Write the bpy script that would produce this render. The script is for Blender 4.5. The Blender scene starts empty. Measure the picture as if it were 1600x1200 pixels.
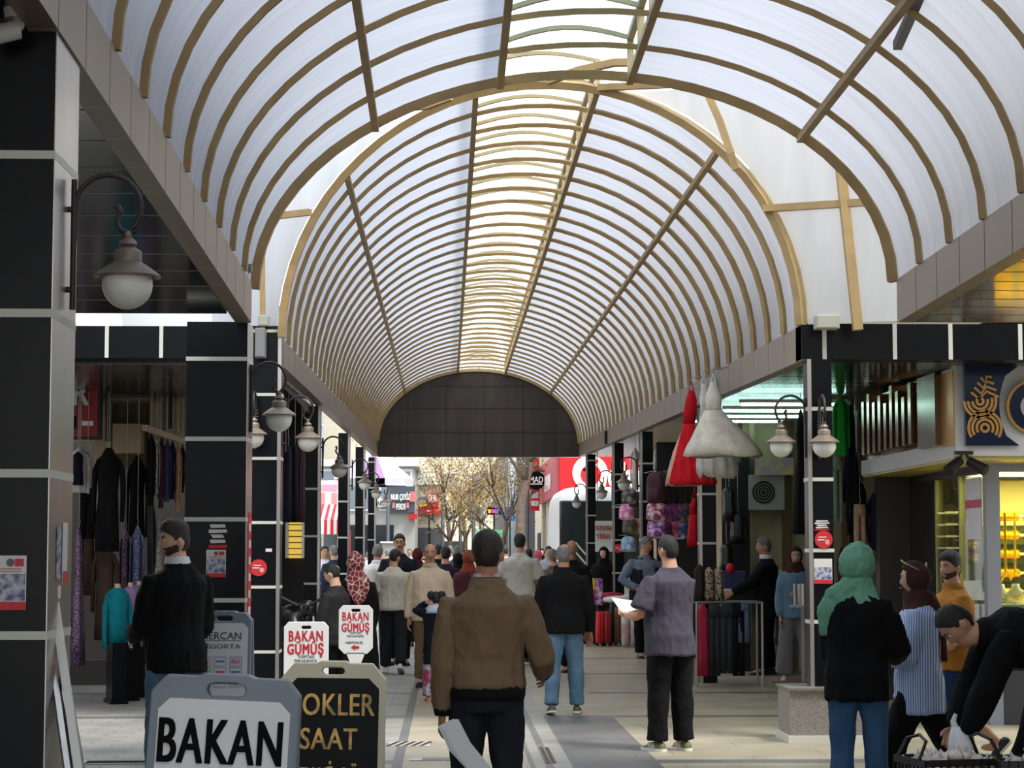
import bpy, bmesh, math, random
from mathutils import Vector, Matrix, noise
random.seed(7)
SC = bpy.context.scene
COL = SC.collection
PI = math.pi
# ------------------------------------------------------------ camera, sky, sun, exposure
FPX, HOR, VPX, CAMH = 3300.0, 864.0, 700.0, 1.6
pitch = math.atan((HOR - 600.0) / FPX)
yaw = math.atan((800.0 - VPX) / FPX * math.cos(pitch))
cam_data = bpy.data.cameras.new('camera')
cam = bpy.data.objects.new('camera', cam_data)
COL.objects.link(cam)
cam.location = (0, 0, CAMH)
cam.rotation_euler = (PI / 2 + pitch, 0, -yaw)
cam_data.sensor_width = 36.0
cam_data.lens = 36.0 * FPX / 1600.0
cam_data.clip_end = 800
SC.camera = cam
CM = cam.rotation_euler.to_matrix()

world = bpy.data.worlds.new('daylight_sky')
SC.world = world
world.use_nodes = True
wn = world.node_tree
bgn = wn.nodes['Background']
tc = wn.nodes.new('ShaderNodeTexCoord')
sepw = wn.nodes.new('ShaderNodeSeparateXYZ')
rampw = wn.nodes.new('ShaderNodeValToRGB')
noisew = wn.nodes.new('ShaderNodeTexNoise')
noisew.inputs['Scale'].default_value = 3.0
noisew.inputs['Detail'].default_value = 6.0
mixw = wn.nodes.new('ShaderNodeMixRGB')
rampw.color_ramp.elements[0].position = 0.0
rampw.color_ramp.elements[0].color = (0.97, 0.98, 1.0, 1)
rampw.color_ramp.elements[1].position = 0.9
rampw.color_ramp.elements[1].color = (0.60, 0.80, 1.0, 1)
wn.links.new(tc.outputs['Generated'], sepw.inputs[0])
wn.links.new(tc.outputs['Generated'], noisew.inputs['Vector'])
wn.links.new(sepw.outputs['Z'], rampw.inputs[0])
wn.links.new(noisew.outputs['Fac'], mixw.inputs[0])
wn.links.new(rampw.outputs[0], mixw.inputs[1])
mixw.inputs[2].default_value = (1, 1, 1, 1)
wn.links.new(mixw.outputs[0], bgn.inputs['Color'])
bgn.inputs['Strength'].default_value = 1.75

sun_data = bpy.data.lights.new('sun', 'SUN')
sun_data.energy = 2.7
sun_data.angle = math.radians(14)
sun_data.color = (1.0, 0.95, 0.87)
sun = bpy.data.objects.new('sun', sun_data)
COL.objects.link(sun)
sun.location = (20, -10, 30)
sun.rotation_euler = Vector((-0.36, 0.34, -0.87)).to_track_quat('-Z', 'Y').to_euler()

SC.view_settings.view_transform = 'Standard'
SC.view_settings.look = 'None'
SC.view_settings.gamma = 1.0
SC.view_settings.exposure = 0.55
SC.view_settings.use_curve_mapping = False
SC.cycles.max_bounces = 10
SC.cycles.diffuse_bounces = 5
SC.cycles.glossy_bounces = 4
SC.cycles.transmission_bounces = 8
SC.cycles.transparent_max_bounces = 12
SC.cycles.caustics_reflective = False
SC.cycles.caustics_refractive = False
SC.cycles.sample_clamp_indirect = 6.0
SC.cycles.use_denoising = True

# ------------------------------------------------------------ measuring the photograph
def at(px, py, Y):
    d = CM @ Vector((px - 800.0, -(py - 600.0), -FPX))
    k = Y / d.y
    return Vector((d.x * k, Y, CAMH + d.z * k))

def ground(px, py):
    d = CM @ Vector((px - 800.0, -(py - 600.0), -FPX))
    k = -CAMH / d.z
    return Vector((d.x * k, d.y * k, 0.0))

# ------------------------------------------------------------ materials
def lin(c):
    out = []
    for v in c[:3]:
        v = v / 255.0
        out.append(v / 12.92 if v <= 0.04045 else ((v + 0.055) / 1.055) ** 2.4)
    return (out[0], out[1], out[2], 1.0)

MATS = {}
def mat(name, col, rough=0.6, metal=0.0, var=0.0, vscale=6.0, bump=0.0, bscale=60.0, spec=0.5, col2=None,
        emit=0.0, coat=0.0, stretch=None, sheen=0.0):
    if name in MATS:
        return MATS[name]
    m = bpy.data.materials.new(name)
    m.use_nodes = True
    nt = m.node_tree
    b = nt.nodes['Principled BSDF']
    c = lin(col)
    b.inputs['Base Color'].default_value = c
    b.inputs['Roughness'].default_value = rough
    b.inputs['Metallic'].default_value = metal
    b.inputs['Specular IOR Level'].default_value = spec
    b.inputs['Coat Weight'].default_value = coat
    if sheen:
        b.inputs['Sheen Weight'].default_value = sheen
    vec = None
    if var > 0 or bump > 0 or col2:
        t = nt.nodes.new('ShaderNodeTexCoord')
        vec = t.outputs['Object']
        if stretch:
            mp = nt.nodes.new('ShaderNodeMapping')
            mp.inputs['Scale'].default_value = stretch
            nt.links.new(vec, mp.inputs[0])
            vec = mp.outputs[0]
    if var > 0 or col2:
        n = nt.nodes.new('ShaderNodeTexNoise')
        n.inputs['Scale'].default_value = vscale
        n.inputs['Detail'].default_value = 5.0
        nt.links.new(vec, n.inputs['Vector'])
        r = nt.nodes.new('ShaderNodeValToRGB')
        if col2:
            a, z = c, lin(col2)
            r.color_ramp.elements[0].position = 0.42
            r.color_ramp.elements[1].position = 0.60
        else:
            a = tuple(x * (1 - var) for x in c[:3]) + (1,)
            z = tuple(min(1, x * (1 + var)) for x in c[:3]) + (1,)
            r.color_ramp.elements[0].position = 0.3
            r.color_ramp.elements[1].position = 0.7
        r.color_ramp.elements[0].color = a
        r.color_ramp.elements[1].color = z
        nt.links.new(n.outputs['Fac'], r.inputs[0])
        nt.links.new(r.outputs[0], b.inputs['Base Color'])
    if bump > 0:
        n2 = nt.nodes.new('ShaderNodeTexNoise')
        n2.inputs['Scale'].default_value = bscale
        n2.inputs['Detail'].default_value = 4.0
        nt.links.new(vec, n2.inputs['Vector'])
        bp = nt.nodes.new('ShaderNodeBump')
        bp.inputs['Strength'].default_value = bump
        bp.inputs['Distance'].default_value = 0.01
        nt.links.new(n2.outputs['Fac'], bp.inputs['Height'])
        nt.links.new(bp.outputs[0], b.inputs['Normal'])
    if emit > 0:
        b.inputs['Emission Color'].default_value = c
        b.inputs['Emission Strength'].default_value = emit
    MATS[name] = m
    return m

def sheet_mat(name, col, trans=0.7, clear=0.0, col2=None):
    m = bpy.data.materials.new(name)
    m.use_nodes = True
    nt = m.node_tree
    nt.nodes.clear()
    out = nt.nodes.new('ShaderNodeOutputMaterial')
    tr = nt.nodes.new('ShaderNodeBsdfTranslucent')
    df = nt.nodes.new('ShaderNodeBsdfDiffuse')
    t = nt.nodes.new('ShaderNodeTexCoord')
    mp = nt.nodes.new('ShaderNodeMapping')
    mp.inputs['Scale'].default_value = (0.6, 9.0, 0.6)
    n = nt.nodes.new('ShaderNodeTexNoise')
    n.inputs['Scale'].default_value = 1.2
    n.inputs['Detail'].default_value = 4.0
    r = nt.nodes.new('ShaderNodeValToRGB')
    c = lin(col)
    c2 = lin(col2) if col2 else tuple(x * 0.9 for x in c[:3]) + (1,)
    r.color_ramp.elements[0].position = 0.35
    r.color_ramp.elements[1].position = 0.65
    r.color_ramp.elements[0].color = c2
    r.color_ramp.elements[1].color = c
    nt.links.new(t.outputs['Object'], mp.inputs[0])
    nt.links.new(mp.outputs[0], n.inputs['Vector'])
    nt.links.new(n.outputs['Fac'], r.inputs[0])
    nt.links.new(r.outputs[0], tr.inputs[0])
    nt.links.new(r.outputs[0], df.inputs[0])
    mx = nt.nodes.new('ShaderNodeMixShader')
    mx.inputs[0].default_value = trans
    nt.links.new(df.outputs[0], mx.inputs[1])
    nt.links.new(tr.outputs[0], mx.inputs[2])
    last = mx
    if clear > 0:
        tp = nt.nodes.new('ShaderNodeBsdfTransparent')
        mx2 = nt.nodes.new('ShaderNodeMixShader')
        mx2.inputs[0].default_value = clear
        nt.links.new(mx.outputs[0], mx2.inputs[1])
        nt.links.new(tp.outputs[0], mx2.inputs[2])
        last = mx2
    nt.links.new(last.outputs[0], out.inputs[0])
    MATS[name] = m
    return m

def glass_mat(name, tint=(225, 235, 230), refl=0.12):
    m = bpy.data.materials.new(name)
    m.use_nodes = True
    nt = m.node_tree
    nt.nodes.clear()
    out = nt.nodes.new('ShaderNodeOutputMaterial')
    tp = nt.nodes.new('ShaderNodeBsdfTransparent')
    tp.inputs[0].default_value = lin(tint)
    gl = nt.nodes.new('ShaderNodeBsdfGlossy')
    gl.inputs['Roughness'].default_value = 0.02
    fr = nt.nodes.new('ShaderNodeFresnel')
    fr.inputs[0].default_value = 1.5
    mt = nt.nodes.new('ShaderNodeMath')
    mt.operation = 'MULTIPLY_ADD'
    mt.inputs[1].default_value = 0.8
    mt.inputs[2].default_value = refl * 0.3
    mx = nt.nodes.new('ShaderNodeMixShader')
    nt.links.new(fr.outputs[0], mt.inputs[0])
    nt.links.new(mt.outputs[0], mx.inputs[0])
    nt.links.new(tp.outputs[0], mx.inputs[1])
    nt.links.new(gl.outputs[0], mx.inputs[2])
    nt.links.new(mx.outputs[0], out.inputs[0])
    MATS[name] = m
    return m

# ------------------------------------------------------------ mesh building
class MB:
    def __init__(self):
        self.v = []
        self.f = []
        self.mi = []
        self.cur = 0

    def add(self, vs, fs):
        n = len(self.v)
        self.v.extend([Vector(p) for p in vs])
        for f in fs:
            self.f.append([i + n for i in f])
            self.mi.append(self.cur)
        return self

    def box(self, lo, hi, M=None):
        x0, y0, z0 = lo
        x1, y1, z1 = hi
        vs = [Vector(p) for p in ((x0, y0, z0), (x1, y0, z0), (x1, y1, z0), (x0, y1, z0), (x0, y0, z1), (x1, y0, z1), (x1, y1, z1), (x0, y1, z1))]
        if M is not None:
            vs = [M @ p for p in vs]
        return self.add(vs, [(0, 3, 2, 1), (4, 5, 6, 7), (0, 1, 5, 4), (1, 2, 6, 5), (2, 3, 7, 6), (3, 0, 4, 7)])

    def cbox(self, c, s, M=None):
        return self.box((c[0] - s[0] / 2, c[1] - s[1] / 2, c[2] - s[2] / 2), (c[0] + s[0] / 2, c[1] + s[1] / 2, c[2] + s[2] / 2), M)

    def loft(self, rings, cap=True, closed=True):
        n = len(rings[0])
        vs = [p for r in rings for p in r]
        fs = []
        for i in range(len(rings) - 1):
            for j in range(n if closed else n - 1):
                a, b = i * n + j, i * n + (j + 1) % n
                fs.append((a, b, b + n, a + n))
        if cap:
            fs.append(tuple(range(n - 1, -1, -1)))
            fs.append(tuple(range((len(rings) - 1) * n, len(rings) * n)))
        return self.add(vs, fs)

    def tube(self, pts, rad, seg=10, cap=True, square=False, ry=None, up=None, rot=0.0):
        pts = [Vector(p) for p in pts]
        n = len(pts)
        if not hasattr(rad, '__len__'):
            rad = [rad] * n
        if ry is None:
            ry = rad
        elif not hasattr(ry, '__len__'):
            ry = [ry] * n
        rings = []
        prev = None
        for i in range(n):
            t = (pts[min(i + 1, n - 1)] - pts[max(i - 1, 0)]).normalized()
            if prev is None:
                ref = Vector(up) if up is not None else (Vector((0, 0, 1)) if abs(t.z) < 0.9 else Vector((0, 1, 0)))
                u = (ref - t * ref.dot(t)).normalized()
            else:
                u = (prev - t * prev.dot(t)).normalized()
            prev = u
            w = t.cross(u)
            ring = []
            if square:
                for (a, b) in ((-1, -1), (1, -1), (1, 1), (-1, 1)):
                    ring.append(pts[i] + w * a * rad[i] + u * b * ry[i])
            else:
                for k in range(seg):
                    a = 2 * PI * k / seg + rot
                    ring.append(pts[i] + w * math.cos(a) * rad[i] + u * math.sin(a) * ry[i])
            rings.append(ring)
        return self.loft(rings, cap)

    def ball(self, c, r, seg=14, rings=9):
        if not hasattr(r, '__len__'):
            r = (r, r, r)
        c = Vector(c)
        rs = []
        for i in range(1, rings):
            a = PI * i / rings
            rs.append([c + Vector((r[0] * math.sin(a) * math.cos(2 * PI * k / seg), r[1] * math.sin(a) * math.sin(2 * PI * k / seg), -r[2] * math.cos(a))) for k in range(seg)])
        return self.loft(rs)

    def lathe(self, prof, c=(0, 0, 0), seg=24, cap=True):
        c = Vector(c)
        return self.loft([[c + Vector((r * math.cos(2 * PI * k / seg), r * math.sin(2 * PI * k / seg), z)) for k in range(seg)] for (r, z) in prof], cap)

    def prism(self, poly, y0, y1, M=None):
        """polygon in X,Z extruded along Y"""
        n = len(poly)
        vs = [Vector((x, y0, z)) for x, z in poly] + [Vector((x, y1, z)) for x, z in poly]
        if M is not None:
            vs = [M @ p for p in vs]
        fs = [tuple(range(n)), tuple(range(2 * n - 1, n - 1, -1))]
        for i in range(n):
            j = (i + 1) % n
            fs.append((j, i, i + n, j + n))
        return self.add(vs, fs)

    def build(self, name, m, parent=None, smooth=False, origin=None, world=False, bevel=0.0):
        me = bpy.data.meshes.new(name)
        if origin is None and parent is None:
            xs = [p.x for p in self.v]; ys = [p.y for p in self.v]; zs = [p.z for p in self.v]
            origin = Vector(((min(xs) + max(xs)) / 2, (min(ys) + max(ys)) / 2, min(zs)))
        off = Vector((0, 0, 0))
        if parent is None:
            off = Vector(origin)
        elif world:
            off = Vector(WLOC[parent.name])
        me.from_pydata([p - off for p in self.v], [], self.f)
        ms = m if isinstance(m, (list, tuple)) else [m]
        for x in ms:
            me.materials.append(x)
        if len(ms) > 1:
            me.polygons.foreach_set('material_index', self.mi)
        if smooth:
            me.polygons.foreach_set('use_smooth', [True] * len(me.polygons))
        bm = bmesh.new()
        bm.from_mesh(me)
        bmesh.ops.recalc_face_normals(bm, faces=bm.faces)
        bm.to_mesh(me)
        bm.free()
        if smooth and not smooth == 'all':
            try:
                me.set_sharp_from_angle(angle=math.radians(50))
            except Exception:
                pass
        o = bpy.data.objects.new(name, me)
        COL.objects.link(o)
        if parent is not None:
            o.parent = parent
        else:
            o.location = off
        if bevel > 0:
            bv = o.modifiers.new('bevel', 'BEVEL')
            bv.width = bevel
            bv.segments = 2
            bv.limit_method = 'ANGLE'
        return o

WLOC = {}
def thing(name, label, cat, loc=(0, 0, 0), rz=0.0, group=None):
    o = bpy.data.objects.new(name, None)
    o.empty_display_size = 0.1
    COL.objects.link(o)
    o.location = loc
    o.rotation_euler = (0, 0, rz)
    WLOC[o.name] = Vector(loc)
    o['label'] = label
    o['category'] = cat
    if group:
        o['group'] = group
    return o

def tag(o, label, cat, group=None, kind=None):
    o['label'] = label
    o['category'] = cat
    if group:
        o['group'] = group
    if kind:
        o['kind'] = kind
    return o

def struct(o, label=None):
    o['kind'] = 'structure'
    if label:
        o['label'] = label
    return o

def copy_tree(o, parent=None):
    c = o.copy()
    COL.objects.link(c)
    c.parent = parent
    if parent is None:
        WLOC[c.name] = Vector(o.location)
    for ch in list(o.children):
        copy_tree(ch, c)
    return c

TMP = bpy.data.scenes.new('scratch')
def bake_obj(ob):
    TMP.collection.objects.link(ob)
    vl = TMP.view_layers[0]
    vl.update()
    dg = vl.depsgraph
    me = bpy.data.meshes.new_from_object(ob.evaluated_get(dg))
    data = ob.data
    bpy.data.objects.remove(ob)
    return me

def text_mesh(s, w, h, depth=0.004, bold=0.0, shear=0.0, sp=1.0):
    """lettering in the XZ plane facing -Y, centred on the origin, fitted to w x h (h None keeps the shape)"""
    cu = bpy.data.curves.new('lettering', 'FONT')
    cu.body = s
    cu.align_x = 'CENTER'
    cu.shear = shear
    cu.space_character = sp
    cu.resolution_u = 3
    ob = bpy.data.objects.new('lettering', cu)
    me = bake_obj(ob)
    me.polygons.foreach_set('use_smooth', [False] * len(me.polygons))
    xs = [v.co.x for v in me.vertices]
    ys = [v.co.y for v in me.vertices]
    x0, x1, y0, y1 = min(xs), max(xs), min(ys), max(ys)
    kx = w / (x1 - x0)
    ky = h / (y1 - y0) if h else kx
    bm = bmesh.new()
    bm.from_mesh(me)
    bpy.data.meshes.remove(me)
    for v in bm.verts:
        x, y = (v.co.x - (x0 + x1) / 2) * kx, (v.co.y - (y0 + y1) / 2) * ky
        v.co = Vector((x, 0.0, y))
    if bold > 0:
        t = bold * (y1 - y0) * ky * .55
        base = bm.verts[:] + bm.edges[:] + bm.faces[:]
        for i_, (dx, dz) in enumerate(((-t, t * .4), (t, t * .4), (-t, -t * .4), (t, -t * .4))):
            d = bmesh.ops.duplicate(bm, geom=base)
            bmesh.ops.translate(bm, vec=(dx, -.0003 * (i_ + 1), dz), verts=[g for g in d['geom'] if isinstance(g, bmesh.types.BMVert)])
    ret = bmesh.ops.extrude_face_region(bm, geom=bm.faces[:])
    for g in ret['geom']:
        if isinstance(g, bmesh.types.BMVert):
            g.co.y -= depth
    bmesh.ops.recalc_face_normals(bm, faces=bm.faces)
    me = bpy.data.meshes.new('lettering')
    bm.to_mesh(me)
    bm.free()
    return me

def lettering(s, w, h, m, parent, pos, depth=0.004, bold=0.0, rz=0.0, name='lettering', shear=0.0, tilt=0.0, sp=1.0):
    me = text_mesh(s, w, h, depth, bold, shear, sp)
    me.materials.append(m)
    me.polygons.foreach_set('use_smooth', [False] * len(me.polygons))
    o = bpy.data.objects.new(name, me)
    COL.objects.link(o)
    o.location = pos
    o.rotation_euler = (tilt, 0, rz)
    if parent is not None:
        o.parent = parent
    return o
# ------------------------------------------------------------ palette
BLACK = mat('black_granite', (9, 11, 16), rough=0.3, var=0.25, vscale=30, spec=0.16)
JOINT = mat('pale_joint', (196, 196, 186), rough=0.5)
STEEL = mat('brushed_steel', (176, 172, 168), rough=0.28, metal=0.85, var=0.12, vscale=4, stretch=(1, 1, 0.2))
FASC = mat('fascia_bronze', (132, 115, 98), rough=0.42, metal=0.2, var=0.08, vscale=2)
FJOINT = mat('fascia_joint', (168, 158, 146), rough=0.5)
RIB = mat('ochre_steel', (154, 128, 84), rough=0.55, var=0.16, vscale=5)
RIB2 = mat('pale_ochre_steel', (176, 160, 122), rough=0.55, var=0.12, vscale=5)
SOFF = mat('gloss_black_soffit', (14, 15, 18), rough=0.12, spec=0.6)
SLAT = mat('gloss_grey_slats', (70, 70, 70), rough=0.14, metal=0.6, bump=0.15, bscale=3)
SHEET = sheet_mat('milky_polycarbonate', (164, 166, 175), trans=0.74)
SHEET_G = sheet_mat('brightened_gable_sheet', (250, 250, 252), trans=0.9)  # lighter copy of the vault sheet, daylight on the gable put into colour
SHEET_Y = sheet_mat('skylight_polycarbonate', (240, 238, 230), trans=0.8, clear=0.25)
SHEET_N = sheet_mat('sky_blue_skylight_sheet', (168, 204, 224), trans=0.75, clear=0.15)  # only slightly see-through; blue of the sky beyond is put into the colour
LUNET = mat('dark_bronze_panel', (56, 47, 41), rough=0.35, metal=0.2, var=0.3, vscale=3, stretch=(1, 1, 0.15))
GRAN = mat('grey_granite', (132, 126, 120), rough=0.4, var=0.35, vscale=90)
WHITE = mat('white_paint', (232, 230, 226), rough=0.5)
CREAM = mat('cream_wall', (190, 172, 138), rough=0.8, var=0.15, vscale=2)
DARKM = mat('dark_metal', (38, 36, 36), rough=0.45, metal=0.5)

# ------------------------------------------------------------ floor
def floor_mat(name, c1, c2, mortar, bw, bh):
    m = bpy.data.materials.new(name)
    m.use_nodes = True
    nt = m.node_tree
    b = nt.nodes['Principled BSDF']
    t = nt.nodes.new('ShaderNodeTexCoord')
    br = nt.nodes.new('ShaderNodeTexBrick')
    br.inputs['Color1'].default_value = lin(c1)
    br.inputs['Color2'].default_value = lin(c2)
    br.inputs['Mortar'].default_value = lin(mortar)
    br.inputs['Scale'].default_value = 1.0
    br.inputs['Mortar Size'].default_value = 0.006
    br.inputs['Brick Width'].default_value = bw
    br.inputs['Row Height'].default_value = bh
    n = nt.nodes.new('ShaderNodeTexNoise')
    n.inputs['Scale'].default_value = 1.7
    n.inputs['Detail'].default_value = 8
    mx = nt.nodes.new('ShaderNodeMixRGB')
    mx.blend_type = 'MULTIPLY'
    r = nt.nodes.new('ShaderNodeValToRGB')
    r.color_ramp.elements[0].position = 0.3
    r.color_ramp.elements[0].color = (0.72, 0.71, 0.70, 1)
    r.color_ramp.elements[1].position = 0.62
    r.color_ramp.elements[1].color = (1, 1, 1, 1)
    mx.inputs[0].default_value = 1.0
    nt.links.new(t.outputs['Object'], br.inputs['Vector'])
    nt.links.new(t.outputs['Object'], n.inputs['Vector'])
    nt.links.new(n.outputs['Fac'], r.inputs[0])
    nt.links.new(br.outputs['Color'], mx.inputs[1])
    nt.links.new(r.outputs[0], mx.inputs[2])
    nt.links.new(mx.outputs[0], b.inputs['Base Color'])
    b.inputs['Roughness'].default_value = 0.42
    b.inputs['Specular IOR Level'].default_value = 0.35
    MATS[name] = m
    return m

PAVE = floor_mat('beige_paving', (172, 162, 140), (165, 155, 134), (134, 126, 108), 1.2, 0.6)
PAVE_D = floor_mat('grey_paving', (112, 111, 108), (105, 104, 102), (90, 89, 88), 0.6, 0.3)
PAVE_L = floor_mat('pale_paving', (160, 157, 150), (150, 147, 141), (110, 108, 104), 0.4, 0.2)
PAVE_S = floor_mat('street_paving', (176, 172, 164), (170, 166, 158), (140, 138, 132), 0.6, 0.3)
xb = [(-30, -1.6, 'L'), (-1.6, -0.42, 'L'), (-0.42, -0.34, 'D'), (-0.34, 0.62, 'P'), (0.62, 0.66, 'D'), (0.66, 0.74, 'L'), (0.74, 0.80, 'D'), (0.80, 0.94, 'L'), (0.94, 1.62, 'D2'), (1.62, 30, 'P')]
yb = []
y = -12.0
for c in (8.4, 12.4, 16.4, 20.9, 24.4, 28.2, 32.3, 36.3, 40.3, 44.3, 48.3):
    yb.append((y, c - 0.14, 'P'))
    yb.append((c - 0.14, c + 0.14, 'D'))
    y = c + 0.14
yb.append((y, 52.0, 'P'))
yb.append((52.0, 260.0, 'S'))
mb = MB()
for (y0, y1, yk) in yb:
    for (x0, x1, xk) in xb:
        if yk == 'S':
            k = 3
        elif xk == 'D':
            k = 1
        elif xk == 'D2':
            k = 1 if y1 < 22.0 else 0
        elif yk == 'D' and (x0 > 0.9 or x1 < -0.3):
            k = 1
        elif xk == 'L':
            k = 2
        else:
            k = 0
        mb.cur = k
        mb.add([(x0, y0, 0), (x1, y0, 0), (x1, y1, 0), (x0, y1, 0)], [(0, 1, 2, 3)])
o = mb.build('floor', [PAVE, PAVE_D, PAVE_L, PAVE_S], origin=(0, 0, 0))
struct(o)
# far ground under everything, a step lower
mb = MB().box((-200, -60, -0.6), (200, 400, -0.02))
struct(mb.build('floor_ground', PAVE_S, origin=(0, 0, -0.6)))

# drain grates let into the paving
def grate(name, label, c, w, d, n, m1, m2, ang=0.0):
    t = thing(name, label, 'drain', (c[0], c[1], 0.001))
    fr = MB()
    fr.box((-w / 2, -d / 2, 0), (w / 2, d / 2, 0.004))
    fr.build('frame', m1, t)
    sl = MB()
    for k in range(n):
        x = -w / 2 + w * (k + 0.5) / n
        sl.add([(x - w * .3 / n - ang, -d / 2 + .02, .0055), (x + w * .3 / n - ang, -d / 2 + .02, .0055), (x + w * .3 / n + ang, d / 2 - .02, .0055), (x - w * .3 / n + ang, d / 2 - .02, .0055)], [(0, 1, 2, 3)])
    sl.build('slots', m2, t)
    return t
PALEM = mat('pale_concrete', (186, 181, 168), rough=0.7, var=0.1)
g = ground(640, 1163)
grate('drain_grate', 'pale slotted drain cover in the paving behind the gold lettered board', 'drain', .32, .42, 5, PALEM, DARKM, 0.05) if False else grate('drain_grate', 'pale slotted drain cover in the paving beside the gold lettered board', (g.x, g.y), .34, .44, 5, PALEM, DARKM, 0.04)
g = ground(690, 1187)
grate('access_cover', 'pale rectangular access cover in the paving left of the brown jacketed man', (g.x, g.y), .5, .2, 1, PALEM, PAVE_D)
g = ground(855, 1180)
grate('gutter_grating', 'rusty metal grating lying in the floor gutter', (g.x, g.y), .085, 1.3, 2, mat('rusty_steel', (120, 100, 80), rough=0.6, var=0.4, vscale=30), DARKM)

# ------------------------------------------------------------ arcade roof lines
def LN(Y):   # near vault spring on the left
    return -1.50, 3.65 + (15.9 - Y) * 0.0322
def RN(Y):
    return 3.22, 3.56 + (15.0 - Y) * 0.018
def CN(Y):
    return 5.20 + (15.7 - Y) * 0.024
def LF(Y):   # far vault
    return -1.60 - max(0, Y - 20.2) * 0.0015, 3.66 + (Y - 20.2) * 0.0186
def RF(Y):
    return 3.06, 3.57 + (Y - 18.15) * 0.0186
def CF(Y):
    return 5.90 - (Y - 19.0) * 0.001

def vault(name, label, L, R, C, yl, yr, lx0, lx1, lh, tL, tR, sheet_lan, N):
    lx = L(yl[0])[0]
    root = thing(name, label, 'roof', (0.8, (yl[0] + yl[-1]) / 2, 3.6))
    def pt(i, s, off=0.0):
        """s in 0..1 across the arch from the left spring to the right one"""
        (xl, zl), (xr, zr) = L(yl[i]), R(yr[i])
        t = PI * s
        c, h = (xl + xr) / 2, (xr - xl) / 2
        X = c - (h + off) * math.cos(t)
        k = (X - xl) / (xr - xl)
        Y = yl[i] + (yr[i] - yl[i]) * k
        zm = (zl + zr) / 2
        Z = zl + (zr - zl) * (1 - math.cos(t)) / 2 + (C(Y) - zm + off) * math.sin(t)
        return Vector((X, Y, Z))
    (xl, zl), (xr, zr) = L(yl[0]), R(yr[0])
    c, h = (xl + xr) / 2, (xr - xl) / 2
    s0 = math.acos((c - lx0) / h) / PI
    s1 = math.acos((c - lx1) / h) / PI
    M = 30
    n = len(yl)
    for i in range(n):
        end = i in (0, n - 1)
        r = 0.036 if end else 0.021
        q = MB().tube([pt(i, k / M) for k in range(M + 1)], r, square=True, ry=r * 1.25)
        q.build('rib', RIB, root, world=True)
    for s in (tL, tR, s0, s1):
        q = MB().tube([pt(i, s, -0.035) for i in range(n)], 0.026, square=True)
        q.build('purlin', RIB, root, world=True)
    for (a, b) in ((0.0, s0), (s1, 1.0)):
        q = MB()
        q.loft([[pt(i, a + (b - a) * k / 12, 0.035) for k in range(13)] for i in range(n)], cap=False, closed=False)
        q.build('roof_sheet', SHEET, root, smooth='all', world=True)
    # raised skylight along the crown
    for i in range(n):
        a, b = pt(i, s0), pt(i, s1)
        P = []
        for k in range(9):
            u = k / 8
            p = a.lerp(b, u)
            p.z = a.z + (b.z - a.z) * u + lh + 0.10 * math.sin(PI * u)
            P.append(p)
        MB().tube(P, 0.017, square=True).build('skylight_rib', RIB2, root, world=True)
        MB().tube([b, P[-1]], 0.024, square=True).build('skylight_post', RIB2, root, world=True)
    for (s, nm) in ((s0, 'skylight_rail'), (s1, 'skylight_rail')):
        P = [pt(i, s) + Vector((0, 0, lh)) for i in range(n)]
        MB().tube(P, 0.024, square=True).build(nm, RIB2, root, world=True)
    q = MB()
    rings = []
    for i in range(n):
        a, b = pt(i, s0), pt(i, s1)
        ring = []
        for k in range(9):
            u = k / 8
            p = a.lerp(b, u)
            p.z = a.z + (b.z - a.z) * u + lh + 0.10 * math.sin(PI * u) + 0.025
            ring.append(p)
        rings.append(ring)
    q.loft(rings, cap=False, closed=False)
    q.build('skylight_sheet', sheet_lan, root, smooth='all', world=True)
    return root, pt

NN = 26
yl = [16.3 - 0.86 * k for k in range(NN)]
yr = [15.1 - 0.86 * k for k in range(NN)]
near_roof, ptN = vault('vault_roof', 'nearer barrel vault of milky sheets on ochre ribs overhead', LN, RN, CN, yl, yr, 0.38, 1.36, 0.30, 0.29, 0.765, SHEET_N, NN)
NFR = 34
yl = [20.2 + (49.3 - 20.2) * k / (NFR - 1) for k in range(NFR)]
yr = [18.15 + (49.3 - 18.15) * k / (NFR - 1) for k in range(NFR)]
far_roof, ptF = vault('vault_roof', 'long ribbed barrel vault beyond the crossing, ending at the dark arched wall', LF, RF, CF, yl, yr, 0.24, 1.35, 0.26, 0.235, 0.755, SHEET_Y, NFR)
# loose steel member on the near vault, top right
p0, p1 = at(1402, 72, 12.3), at(1440, -14, 11.6)
tag(MB().tube([p0, p1], 0.026, square=True).build('steel_offcut', mat('grey_steel', (120, 122, 130), rough=0.4, metal=0.5), smooth=False), 'grey steel bar fixed under the near vault at upper right', 'bar')

# gable wall of milky sheet between the two vaults
gab = thing('gable_wall', 'milky sheet gable on ochre posts between the two vaults', 'wall', (0.8, 18.9, 3.6))
ZT = 5.76
for side in (0, 1):
    q = MB()
    rings = []
    for k in range(0, 16):
        s = k / 30 if side == 0 else 1 - k / 30
        p = ptF(0, s, 0.05)
        if p.z > ZT:
            break
        xo = -2.3 if side == 0 else 4.7
        f = (xo - (-1.6)) / 4.66
        yo = 20.2 - 2.05 * f if side == 0 else 18.15 - 0.44 * (xo - 3.06)
        ring = [p, Vector((xo, yo, p.z))]
        if side == 1:
            ring = [Vector((x.x, x.y - 0.05, x.z)) for x in ring]
        rings.append(ring)
    q.loft(rings, cap=False, closed=False)
    q.build('gable_sheet', SHEET_G, gab, world=True)
def gy(x):
    return 20.2 - 0.44 * (x + 1.6) - 0.08
def gbar(pts, r=0.03):
    MB().tube(pts, r, square=True).build('post' if abs(Vector(pts[0]).z - Vector(pts[-1]).z) > 1.2 else 'rail', RIB, gab, world=True)
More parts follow.
